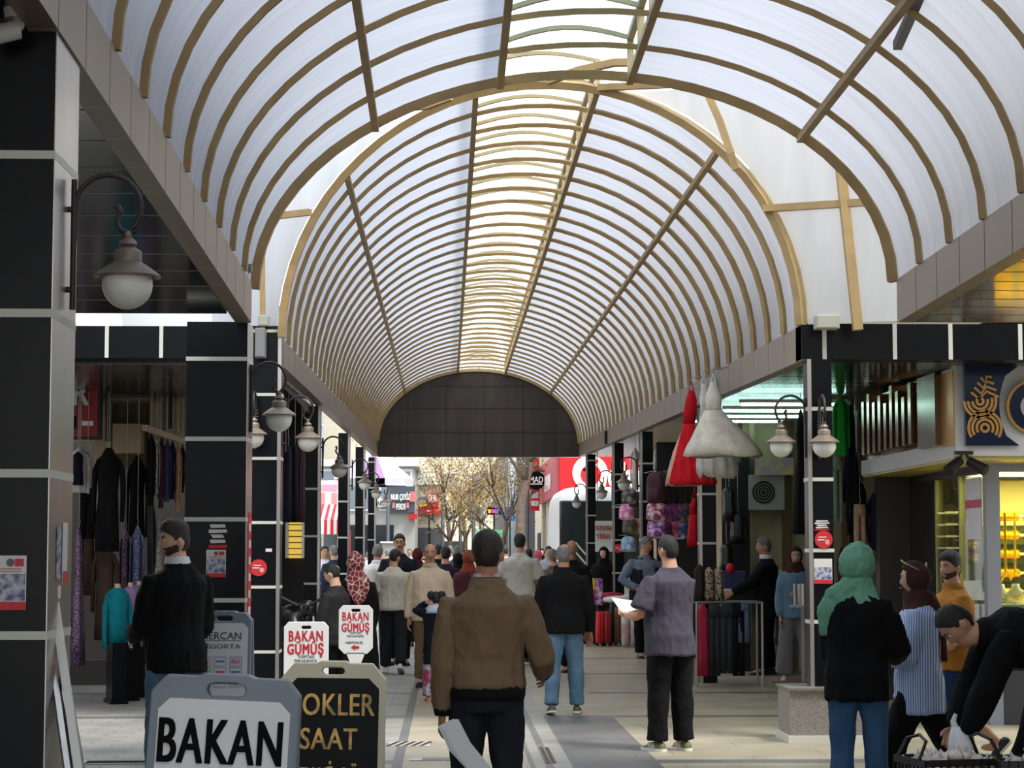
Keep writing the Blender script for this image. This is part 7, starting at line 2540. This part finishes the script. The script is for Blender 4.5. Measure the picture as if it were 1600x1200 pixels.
# ------------------------------------------------------------ pavement signs
from mathutils.geometry import tessellate_polygon
def plate(mb, outer, holes, y0, y1):
    loops = [outer] + holes
    pts = [p for l in loops for p in l]
    tris = tessellate_polygon([[Vector((x, z, 0)) for x, z in l] for l in loops])
    n = len(pts)
    vs = [Vector((x, y0, z)) for x, z in pts] + [Vector((x, y1, z)) for x, z in pts]
    fs = [tuple(t) for t in tris] + [tuple(i + n for i in reversed(t)) for t in tris]
    o = 0
    for l in loops:
        m = len(l)
        for i in range(m):
            a, b = o + i, o + (i + 1) % m
            fs.append((a, b, b + n, a + n))
        o += m
    return mb.add(vs, fs)
def slot(cx, cz, w, h, n=5):
    out = []
    r = h / 2
    for (sx, a0) in ((1, -PI / 2), (-1, PI / 2)):
        for k in range(n + 1):
            a = a0 + PI * k / n
            out.append((cx + sx * (w / 2 - r) + r * math.cos(a), cz + r * math.sin(a)))
    return out
GREYP = mat('grey_plastic', (116, 126, 136), rough=.5, bump=.15, bscale=120)
CREAMP = mat('cream_plastic', (214, 206, 178), rough=.5)
WHITEP = mat('white_plastic', (222, 222, 220), rough=.4)
PANELW = mat('panel_white', (206, 207, 210), rough=.35)
def a_board(label, px, Y, ztop, W, H, cut, fm, pm, rz=0.0, roll=0.0, tilt=-.14, slotw=.15, sloth=.05, hump=.012, side=.035, topb=.09):
    """two leaves meeting at the top; the leaf facing the camera carries the lettering"""
    x = at(px, 900, Y).x
    t = thing('pavement_sign', label, 'sign', (x, Y, 0), rz)
    leaf = None
    for s in (1, -1):
        hw = W / 2
        out = [(-hw, -H), (hw, -H), (hw, -cut * 1.2), (hw - cut, 0), (slotw * .75, 0), (slotw * .55, hump), (-slotw * .55, hump), (-slotw * .75, 0), (-hw + cut, 0), (-hw, -cut * 1.2)]
        q = plate(MB(), out, [slot(0, -sloth / 2 - .022, slotw, sloth)], -.022, .022)
        o = q.build('frame', fm, t, bevel=.006)
        o.location = (0, -.028 if s > 0 else .028, ztop)
        o.rotation_euler = (tilt if s > 0 else -tilt, roll, 0)
        c2 = cut * .8
        a, b, zt_ = -hw + side, hw - side, -topb
        pn = MB().prism([(a, -H + .06), (b, -H + .06), (b, zt_ - c2), (b - c2, zt_), (a + c2, zt_), (a, zt_ - c2)], -.026, .026).build('panel', pm, o)
        if s > 0:
            leaf = o
    return t, leaf
# nearest board with the big black letters
t, leaf = a_board('grey framed pavement sign with big black letters, nearest at lower left', 358, 8.6, 1.10, .595, 1.06, .055, GREYP, PANELW, rz=.0, roll=.045, slotw=.155, sloth=.058)
k_ = 8.6 / 3300
lettering('BAKAN', 186 * k_, 66 * k_, BLET, leaf, (-.008, -.030, -.255), depth=.002, bold=.05, sp=1.1)
lettering('GÜMÜŞ', 190 * k_, 80 * k_, BLET, leaf, (-.008, -.030, -.500), depth=.002, bold=.05, sp=1.1)
# gold lettered black board
GOLDP = mat('gold_leaf_letters', (190, 152, 84), rough=.35, metal=.6, col2=(120, 100, 62), vscale=9)
t, leaf = a_board('cream framed black pavement sign with gold letters behind the nearest one', 523, 12.3, .965, .60, .92, .075, CREAMP, mat('black_panel', (15, 16, 20), rough=.5, spec=.2), roll=.015, slotw=.13, sloth=.046, topb=.085)
k_ = 12.3 / 3300
for (s_, x0, x1, y0, y1) in (('OKLER', 478, 587, 1083, 1116), ('SAAT', 476, 562, 1135, 1167), ('EZAYİ GÖK', 466, 581, 1184, 1222)):
    lettering(s_, (x1 - x0) * k_, (y1 - y0) * k_, GOLDP, leaf, (((x0 + x1) / 2 - 523) * k_, -.032, -((y0 + y1) / 2 - 1037) * k_ / .99), depth=.003, bold=.035, sp=1.06)
# grey framed sign behind the man in the black jacket
t, leaf = a_board('grey framed white pavement sign with small printed boxes behind the man in the black jacket', 352, 15.2, 1.175, .40, 1.13, .045, GREYP, PANELW, slotw=.13, sloth=.04, topb=.075, side=.022, rz=-.05)
k_ = 15.2 / 3300
def onl(x, y):
    return ((x - 352) * k_, -.030, -(y - 957) * k_ * 1.0)
GLET = mat('grey_letters', (52, 52, 56), rough=.5)
lettering('HERCAN', 61 * k_, 11 * k_, GLET, leaf, onl(350, 993), depth=.001)
lettering('SİGORTA', 60 * k_, 9 * k_, GLET, leaf, onl(350, 1008), depth=.001)
MB().box((onl(320, 0)[0], -.029, onl(0, 1000.6)[2]), (onl(380, 0)[0], -.026, onl(0, 1000)[2])).build('rule', GLET, leaf)
LB = mat('logo_blue', (60, 100, 170), rough=.5)
LR = mat('logo_red', (196, 50, 60), rough=.5)
LG = mat('logo_green', (40, 130, 70), rough=.5)
for r_, yy in enumerate((1032, 1048, 1065)):
    for c_, xx in enumerate((326, 349, 373)):
        fx = MB()
        x0, z0 = onl(xx - 9.5, yy + 6.8)[0], onl(0, yy + 6.8)[2]
        x1, z1 = onl(xx + 9.5, yy - 6.8)[0], onl(0, yy - 6.8)[2]
        plate(fx, [(x0, z0), (x1, z0), (x1, z1), (x0, z1)], [[(x0 + .003, z0 + .003), (x0 + .003, z1 - .003), (x1 - .003, z1 - .003), (x1 - .003, z0 + .003)]], -.029, -.026)
        fx.build('box_outline', GREYP, leaf)
        w_ = {(0, 0): ('AK', LR), (0, 2): ('ERGO', LR), (2, 2): ('HDI', LG)}.get((r_, c_))
        if w_:
            lettering(w_[0], 13 * k_, 6.5 * k_, w_[1], leaf, onl(xx, yy), depth=.001, bold=.03)
        else:
            m = (LB, LG, LR)[(r_ + c_) % 3] if (r_, c_) != (0, 1) else LB
            MB().box((onl(xx - 6.5, 0)[0], -.029, onl(0, yy + 1.5)[2]), (onl(xx + 6.5, 0)[0], -.026, onl(0, yy - 1)[2])).build('logo_bar', m, leaf)
# the two white signs with red lettering
RLET = mat('crimson_letters', (190, 24, 44), rough=.45)
def pole_sign(label, px0, px1, py0, py1, Y, words, neck=True):
    cxp = (px0 + px1) / 2
    t = thing('pavement_sign', label, 'sign', (at(cxp, 900, Y).x, Y, 0))
    k = Y / 3300
    W = (px1 - px0) * k
    zt = at(0, py0, Y).z
    hgt = (py1 - py0) * k
    c = .05
    hw = W / 2
    pl = MB()
    plate(pl, [(-hw, zt - hgt + c * 1.1), (-hw + c * 1.1, zt - hgt), (hw - c * 1.1, zt - hgt), (hw, zt - hgt + c * 1.1), (hw, zt - c * .9), (hw - c * .8, zt), (-hw + c * .8, zt), (-hw, zt - c * .9)], [slot(0, zt - .05, .09, .03)], -.02, .02)
    pl.build('plate', WHITEP, t, bevel=.005)
    MB().loft([[Vector((x_ * w_, y_ * d_, z_)) for x_, y_ in ((-1, -1), (1, -1), (1, 1), (-1, 1))] for (w_, d_, z_) in ((.035, .02, zt - hgt - .30), (.04, .02, zt - hgt - .12), (hw * .55, .02, zt - hgt + .01))]).build('neck', WHITEP, t)
    MB().tube([(0, 0, .08), (0, 0, zt - hgt - .12)], .025).build('pole', WHITEP, t)
    MB().loft([[Vector((w_ * x_, d_ * y_, z_)) for x_, y_ in ((-1, -1), (1, -1), (1, 1), (-1, 1))] for (w_, d_, z_) in ((.24, .18, 0), (.25, .19, .03), (.24, .18, .09), (.05, .05, .12))]).build('base', WHITEP, t)
    for (s_, x0, x1, y0, y1, m, b) in words:
        lettering(s_, (x1 - x0) * k, (y1 - y0) * k, m, t, (((x0 + x1) / 2 - cxp) * k, -.0215, at(0, (y0 + y1) / 2, Y).z), depth=.0015, bold=b * 1.4, sp=1.14 if b > .02 else 1.0)
    return t, k, cxp
pole_sign('white pavement sign with red lettering behind the cream framed board', 445, 514, 972, 1085, 19.0, [('BAKAN', 453, 505, 986, 1002, RLET, .03), ('GÜMÜŞ', 451, 506, 1003, 1027, RLET, .03), ('TOPTAN', 467, 492, 1024.5, 1029, GLET, .0), ('PERAKENDE', 462, 496, 1031, 1035, GLET, 0)])
t, k, cxp = pole_sign('smaller white octagonal pavement sign with red lettering and a red arrow', 530, 583, 946, 1021, 20.6, [('BAKAN', 536, 576, 957, 970, RLET, .03), ('GÜMÜŞ', 535, 577, 971.5, 991, RLET, .03), ('TOPTAN', 547, 565, 988, 991.5, GLET, .0), ('PERAKENDE', 543, 569, 993, 996, GLET, 0), ('HEDİYELİK', 541, 568, 1002, 1006, GLET, .02)])
zc_ = at(0, 1012, 20.6).z
MB().prism([(-.045, zc_), (-.005, zc_ + .028), (-.005, zc_ + .012), (.035, zc_ + .012), (.035, zc_ - .012), (-.005, zc_ - .012), (-.005, zc_ - .028)], -.025, -.021).build('arrow', RLET, t)

# ------------------------------------------------------------ leaning frames at the nearest pillar
ALU = mat('anodised_aluminium', (190, 190, 192), rough=.35, metal=.6, var=.12, vscale=6)
PVC = mat('white_pvc', (224, 222, 220), rough=.45)
lf = thing('folded_stand', 'folded white and aluminium stand leaning on the nearest left pillar', 'stand', (-1.38, 8.35, 0))
def lean_bar(px0, py0, Y0, px1, py1, Y1, w, m, nm='rail', d=.012):
    a, b = at(px0, py0, Y0), at(px1, py1, Y1)
    b2 = a + (b - a) * (a.z / (a.z - b.z)) if b.z > 0.02 else b
    MB().tube([a, b2], w, square=True, ry=d).build(nm, m, lf, world=True)
lean_bar(84, 930, 8.30, 122, 1200, 8.15, .015, PVC)
lean_bar(80, 1028, 8.28, 104, 1200, 8.10, .011, ALU)
lean_bar(93, 1060, 8.36, 119, 1200, 8.18, .005, ALU)
lean_bar(88, 1035, 8.42, 112, 1200, 8.30, .007, mat('dark_rail', (44, 44, 48), rough=.4))
lean_bar(100, 1040, 8.36, 127, 1200, 8.22, .012, ALU)
a = at(83, 925, 8.3)
MB().cbox(a, (.05, .05, .05)).build('end_cap', PVC, lf, world=True)
a = at(78, 1028, 8.28)
MB().cbox(a, (.045, .05, .04)).build('end_cap', PVC, lf, world=True)
for (x, y0, y1) in ((76, 905, 985), (80, 903, 930)):
    MB().box((at(x, 0, 8.5).x, 8.48, at(0, y1, 8.5).z), (at(x + 6, 0, 8.5).x, 8.5, at(0, y0, 8.5).z)).build('strip', PVC, lf, world=True)
a = at(101, 1052, 8.31)
MB().cbox(a, (.028, .01, .06), None).build('sticker', mat('orange_sticker', (230, 150, 40), rough=.5), lf, world=True)
ds = thing('floor_slot', 'black floor slot with a pale rim beside the man in the black jacket', 'drain', (ground(184, 1192).x, ground(184, 1192).y, 0.001))
MB().box((-.27, -.11, 0), (.27, .11, .006)).build('rim', PALEM, ds)
MB().box((-.24, -.075, .004), (.24, .075, .009)).build('slot', BLET, ds)

# ------------------------------------------------------------ flyers and stickers on the pillars
FW = mat('flyer_white', (214, 208, 206), rough=.5)
FR = mat('flyer_red', (196, 36, 44), rough=.5)
FC = mat('flyer_photo', (70, 92, 140), rough=.5, col2=(190, 186, 190), vscale=30)
def flyer(label, px0, py0, px1, py1, Y, kind='full'):
    t = thing('flyer', label, 'flyer', at((px0 + px1) / 2, py1, Y))
    a, b = rel(px0, py1, Y, t), rel(px1, py0, Y, t)
    h = b.z - a.z
    MB().box((a.x, -.004, 0), (b.x, 0, h)).build('sheet', FW, t)
    MB().box((a.x + .004, -.006, h * .17), (b.x - .004, -.004, h * .66)).build('photo', FC, t)
    MB().box((a.x, -.006, 0), (b.x, -.004, h * .15)).build('band', FR, t)
    if kind == 'full':
        MB().tube([((a.x + b.x) / 2 - .0, -.006, h * .87), ((a.x + b.x) / 2, -.004, h * .87)], h * .075, seg=16).build('seal', mat('seal_grey', (90, 90, 96), rough=.5), t)
        MB().box((b.x - (b.x - a.x) * .36, -.006, h * .80), (b.x - .01, -.004, h * .94)).build('logo', FR, t)
        for k in range(2):
            MB().box((a.x + .02, -.006, h * (.70 + .045 * k)), (b.x - .02, -.004, h * (.718 + .045 * k))).build('text_line', mat('flyer_text', (180, 110, 100), rough=.5), t)
    return t
flyer('flyer with a photo collage on the nearest black pillar', -10, 868, 42, 953, 8.055)
flyer('flyer with a photo collage on the wide black pillar beside the dark haired man', 322, 859, 353, 902, 16.095)
flyer('small flyer on the pillar above the granite plinth', 1272, 873, 1300, 912, 18.145, 'plain')
def torn(label, px0, py0, px1, py1, Y):
    t = thing('sticker', label, 'sticker', at((px0 + px1) / 2, py1, Y))
    a, b = rel(px0, py1, Y, t), rel(px1, py0, Y, t)
    n = 5
    for k in range(n):
        z0, z1 = (b.z) * k / n, b.z * (k + .72) / n
        dx = (b.x - a.x) * .12 * ((k * 7) % 3)
        MB().add([(a.x + dx, -.003, z0), (b.x - dx * .6, -.003, z0 + .004), (b.x - dx, -.003, z1), (a.x + dx * .4, -.003, z1)], [(0, 1, 2, 3)]).build('scrap', FR if k == 0 else FW, t)
    return t
torn('torn white and red sticker above the flyer on the wide black pillar', 326, 817, 355, 857, 16.094)
torn('torn white and red sticker above the round one on the plinth pillar', 1273, 812, 1296, 829, 18.143)
def roundst(label, px, py, Y, rpx, face=True):
    t = thing('sticker', label, 'sticker', at(px, py, Y))
    r = rpx * Y / 3300
    o = MB().lathe([(r, -.0015), (r, .0015)], (0, 0, 0), seg=28).build('disc', FR, t)
    o.rotation_euler = (PI / 2, 0, 0)
    MB().box((-r * .6, -.004, r * .2), (r * .3, -.002, r * .32)).build('text_line', FW, t)
    MB().box((-r * .7, -.004, -.1 * r), (r * .1, -.002, .04 * r)).build('text_line', FW, t)
    MB().ball((r * .38, -.003, -r * .30), (r * .26, .002, r * .32), 10, 6).build('portrait', mat('portrait_tone', (200, 160, 140), rough=.6), t)
    return t
roundst('round red sticker on the pillar by the motorbike', 404, 887, 20.19, 13)
roundst('round red sticker on the plinth pillar', 1287, 843, 18.14, 14)
roundst('round red sticker on the pillar behind the suitcases', 966, 857, 39.29, 7)
t = thing('sticker', 'red and white lettered strip down the edge of the wide black pillar', 'sticker', at(391, 975, 16.2))
h = at(0, 800, 16.2).z - WLOC[t.name].z
MB().box((-1.531 - WLOC[t.name].x, .05, 0), (-1.527 - WLOC[t.name].x, .30, h)).build('strip', FR, t)
for k in range(6):
    MB().box((-1.527 - WLOC[t.name].x, .1, h * (.08 + .15 * k)), (-1.525 - WLOC[t.name].x, .25, h * (.15 + .15 * k))).build('letter_block', FW, t)
t = thing('sticker', 'blue and white posters on the steel side of the nearest pillar', 'sticker', (-1.509, 8.3, at(0, 905, 8.3).z))
MB().box((0, -.08, .0), (.003, .0, .20)).build('sheet', FC, t)
MB().box((0, .04, -.02), (.003, .14, .22)).build('sheet', FW, t)
MB().box((.003, .04, -.02), (.005, .14, .03)).build('band', FR, t)
t = thing('sticker', 'small white sticker beside the round red one on the motorbike pillar', 'sticker', at(420, 862, 20.19))
MB().box((-.03, -.003, 0), (.03, 0, .03)).build('sheet', FW, t)

# ------------------------------------------------------------ cameras, boxes and floodlights
CAMW = mat('camera_white', (196, 196, 190), rough=.4)
sc_ = thing('security_camera', 'white security camera at the top left corner', 'camera', at(30, 30, 7.95))
MB().lathe([(.055, .0), (.06, .035), (.062, .06), (.062, .075)], seg=20).build('mount', CAMW, sc_, smooth=True)
MB().box((-.15, -.03, .075), (.08, .11, .088)).build('bracket', CAMW, sc_)
MB().tube([(.0, 0, .0), (.005, -.01, -.03), (-.01, -.02, -.05)], [.022, .018, .018]).build('joint', CAMW, sc_, smooth=True)
MB().tube([(.005, -.02, -.045), (-.09, -.05, -.075)], [.036, .04], seg=18).build('housing', CAMW, sc_, smooth=True)
MB().tube([(-.09, -.05, -.075), (-.097, -.053, -.0775)], [.032, .03], seg=16).build('lens', mat('amber_lens', (150, 120, 30), rough=.2), sc_)
def wbox(name, label, cat, px0, py0, px1, py1, Y, m, d=.12, extra=None):
    t = thing(name, label, cat, at((px0 + px1) / 2, py1, Y))
    a, b = rel(px0, py1, Y, t), rel(px1, py0, Y, t)
    MB().box((a.x, 0, a.z), (b.x, d, b.z)).build('case', m, t, bevel=.006)
    MB().box((a.x + .01, -.004, a.z + .01), (b.x - .01, 0, b.z - .01)).build('cover', m, t)
    return t
wbox('floodlight', 'pale floodlight panel on the black beam over the plinth pillar', 'floodlight', 1276, 492, 1312, 513, 17.9, mat('flood_grey', (160, 160, 148), rough=.5), .16)
wbox('junction_box', 'grey metal box on the pillar by the motorbike', 'box', 398, 512, 414, 558, 20.0, mat('box_grey', (120, 122, 124), rough=.5), .2)
wbox('junction_box', 'small pale box on top of the pillar by the motorbike', 'box', 403, 492, 419, 509, 20.1, mat('flood_grey', (160, 160, 148)), .15)
wbox('junction_box', 'small box on the fascia corner above the wide black pillar', 'box', 383, 412, 393, 424, 16.0, mat('box_grey', (120, 122, 124)), .1)
wbox('loudspeaker', 'small dark speaker box under the right fascia near the exit', 'speaker', 945, 673, 956, 694, 40.5, DARKM, .15)

# ------------------------------------------------------------ motorbike behind the pillar
BIKE = mat('bike_black', (22, 22, 25), rough=.25, spec=.5)
mb_ = thing('motorbike', 'black motorbike parked behind the white sign on the left', 'motorbike', (at(461, 0, 22.4).x, 22.4, 0), .35)
mb_.scale = (1.15, 1.15, 1.15)
for y in (-.62, .62):
    w_ = MB()
    w_.loft([[Vector((.05 * math.cos(a), y + (.24 + .05 * math.sin(a)) * math.cos(b_), .29 + (.24 + .05 * math.sin(a)) * math.sin(b_))) for a in [2 * PI * j / 8 for j in range(8)]] for b_ in [2 * PI * i / 24 for i in range(25)]], cap=False)
    o = w_.build('wheel', mat('tyre', (24, 24, 25), rough=.8), mb_, smooth='all')
    MB().tube([(-.03, y, .29), (.03, y, .29)], .19, seg=18).build('rim', ALU, o)
for s_ in (-1, 1):
    MB().tube([(s_ * .07, -.62, .29), (s_ * .08, -.46, .82)], .022).build('fork', STEEL, mb_)
    MB().tube([(s_ * .05, -.44, .92), (s_ * .25, -.40, 1.02), (s_ * .36, -.30, 1.02)], .014).build('handlebar', BIKE, mb_)
    MB().tube([(s_ * .25, -.40, 1.03), (s_ * .28, -.42, 1.2)], .007).build('mirror_arm', BIKE, mb_)
    MB().ball((s_ * .28, -.43, 1.24), (.065, .02, .045), 14, 8).build('mirror', mat('mirror_glass', (225, 228, 230), rough=.08, metal=.9), mb_, smooth='all')
MB().ball((0, -.56, .90), (.075, .05, .075), 16, 10).build('headlight', mat('headlight_glass', (30, 32, 35), rough=.1), mb_, smooth='all')
MB().loft([[Vector((w_ * math.cos(a), y, z + h_ * math.sin(a))) for a in [2 * PI * j / 14 for j in range(14)]] for (y, w_, z, h_) in ((-.50, .06, .8, .10), (-.30, .15, .80, .15), (-.02, .16, .78, .14), (.1, .10, .74, .08))]).build('tank', BIKE, mb_, smooth='all')
MB().loft([[Vector((w_ * math.cos(a), y, z + h_ * math.sin(a))) for a in [2 * PI * j / 14 for j in range(14)]] for (y, w_, z, h_) in ((.0, .10, .74, .05), (.25, .15, .76, .06), (.55, .13, .80, .06), (.78, .08, .86, .04))]).build('seat', BIKE, mb_, smooth='all')
MB().box((-.12, -.28, .25), (.12, .25, .58)).build('engine', DARKM, mb_, bevel=.03)
MB().box((-.16, -.64, .62), (.16, -.58, .64)).build('mudguard', BIKE, mb_)
MB().box((-.19, -.55, .58), (-.05, -.50, .62)).build('side_lamp', mat('bike_red_lamp', (220, 30, 34), rough=.3), mb_)
MB().tube([(.12, .1, .3), (.16, .75, .38)], .045).build('exhaust', STEEL, mb_)

# ------------------------------------------------------------ crates of garlic at the lower right
CRATE = mat('black_crate', (24, 25, 27), rough=.5)
def crate(label, cx, cy, z0, w, d, h, rz=0.0, handle=True):
    t = thing('crate', label, 'crate', (cx, cy, z0), rz)
    MB().box((-w / 2, -d / 2, 0), (w / 2, d / 2, .012)).build('floor_panel', CRATE, t)
    for (ax, s_) in (('x', -1), ('x', 1), ('y', -1), ('y', 1)):
        q = MB()
        L = w if ax == 'y' else d
        def bx(u0, u1, z0_, z1_):
            if ax == 'y':
                y0 = s_ * d / 2 - (.012 if s_ > 0 else 0)
                q.box((u0, y0, z0_), (u1, y0 + .012, z1_))
            else:
                x0 = s_ * w / 2 - (.012 if s_ > 0 else 0)
                q.box((x0, u0, z0_), (x0 + .012, u1, z1_))
        bx(-L / 2, L / 2, h - .035, h)
        bx(-L / 2, L / 2, .0, .03)
        bx(-L / 2, L / 2, h * .48, h * .54)
        n = int(L / .045)
        for k in range(n + 1):
            u = -L / 2 + (L - .012) * k / n
            bx(u, u + .012, 0, h)
        q.build('side_grid', CRATE, t)
    if handle:
        for s_ in (-1, 1):
            pts = [(s_ * w * .5, -d * .34, h), (s_ * w * .40, -d * .30, h + .09), (s_ * w * .36, 0, h + .115), (s_ * w * .40, d * .30, h + .09), (s_ * w * .5, d * .34, h)]
            MB().tube(pts, .009).build('handle', CRATE, t)
    return t
def cpos(px, Y):
    return at(px, 900, Y).x
ztop = at(0, 1186, 11.0).z
crate('black slatted crate of garlic at the lower right edge', cpos(1478, 11.0), 11.0, ztop - .20, .46, .36, .20, .25)
crate('black slatted crate under the garlic crate', cpos(1478, 11.0), 11.0, ztop - .41, .46, .36, .205, .25, False)
crate('lowest black crate under the garlic', cpos(1478, 11.0), 11.0, 0.0, .48, .38, ztop - .415, .25, False)
crate('black crate of pale vegetables in the lower right corner', cpos(1620, 10.9), 10.9, ztop - .20, .48, .36, .20, -.1, False)
crate('black crate standing under the corner crate of pale vegetables', cpos(1620, 10.9), 10.9, 0.0, .48, .38, ztop - .205, -.1, False)
GARLIC = mat('garlic_skin', (226, 214, 204), rough=.6, var=.12, vscale=25)
g0 = None
def bulb(x, y, z, s, lab, grp):
    q = MB()
    rings = []
    for (r, zz) in ((.008, 0), (.026, .006), (.034, .02), (.030, .034), (.014, .046), (.007, .056), (.006, .075)):
        rings.append([Vector((r * (1 + .07 * math.cos(6 * a)) * math.cos(a), r * (1 + .07 * math.cos(6 * a)) * math.sin(a), zz)) for a in [2 * PI * j / 18 for j in range(18)]])
    q.loft(rings)
    return q
mesh0 = None
for k in range(44):
    if k < 26:
        c, rot, n = (cpos(1478, 11.0), 11.0), .25, 26
        lab, grp = 'white garlic bulb in the heap in the lower right crate', 'garlic bulbs in the crate'
        i, j = k % 6, (k // 6) % 5
        lx, ly = -.17 + i * .068 + random.uniform(-.012, .012), -.12 + j * .06 + random.uniform(-.01, .01)
    else:
        c, rot = (cpos(1620, 10.9), 10.9), -.1
        lab, grp = 'pale garlic bulb in the corner crate at the frame edge', 'garlic bulbs in the corner crate'
        kk = k - 26
        i, j = kk % 6, kk // 6
        lx, ly = -.19 + i * .068, -.1 + j * .08
    x = c[0] + lx * math.cos(rot) - ly * math.sin(rot)
    y = c[1] + lx * math.sin(rot) + ly * math.cos(rot)
    z = ztop - .19 + .12 + random.uniform(0, .02) + .05 * (1 - abs(lx) / .2)
    if mesh0 is None:
        o = bulb(0, 0, 0, 1, lab, grp).build('garlic_bulb', GARLIC, origin=(0, 0, 0), smooth='all')
        mesh0 = o.data
    else:
        o = bpy.data.objects.new('garlic_bulb', mesh0)
        COL.objects.link(o)
    o.location = (x, y, z)
    o.rotation_euler = (random.uniform(-.7, .7), random.uniform(-.7, .7), random.uniform(0, 6))
    s_ = random.uniform(.85, 1.15)
    o.scale = (s_, s_, s_)
    tag(o, lab, 'garlic', grp)
bw = thing('white_bag', 'crumpled white plastic bag held over the crates by the bending man', 'bag', (bendw.x - .02, bendw.y - .10, bendw.z - .27))
cloth_body([(0, .055, .05), (.03, .072, .06), (.15, .075, .06), (.24, .068, .05), (.30, .055, .035)], amp=.12, folds=5).build('bag', mat('white_bag', (224, 226, 228), rough=.45, bump=.5, bscale=20), bw, smooth='all')
for s_ in (-1, 1):
    MB().tube([(s_ * .02, 0, .27), (s_ * .045, 0, .33), (s_ * .03, 0, .37)], [.02, .016, .01], ry=.006, up=(0, 1, 0)).build('handle', mat('white_bag', (224, 226, 228)), bw, smooth='all')
# ------------------------------------------------------------ done
bpy.data.scenes.remove(TMP)
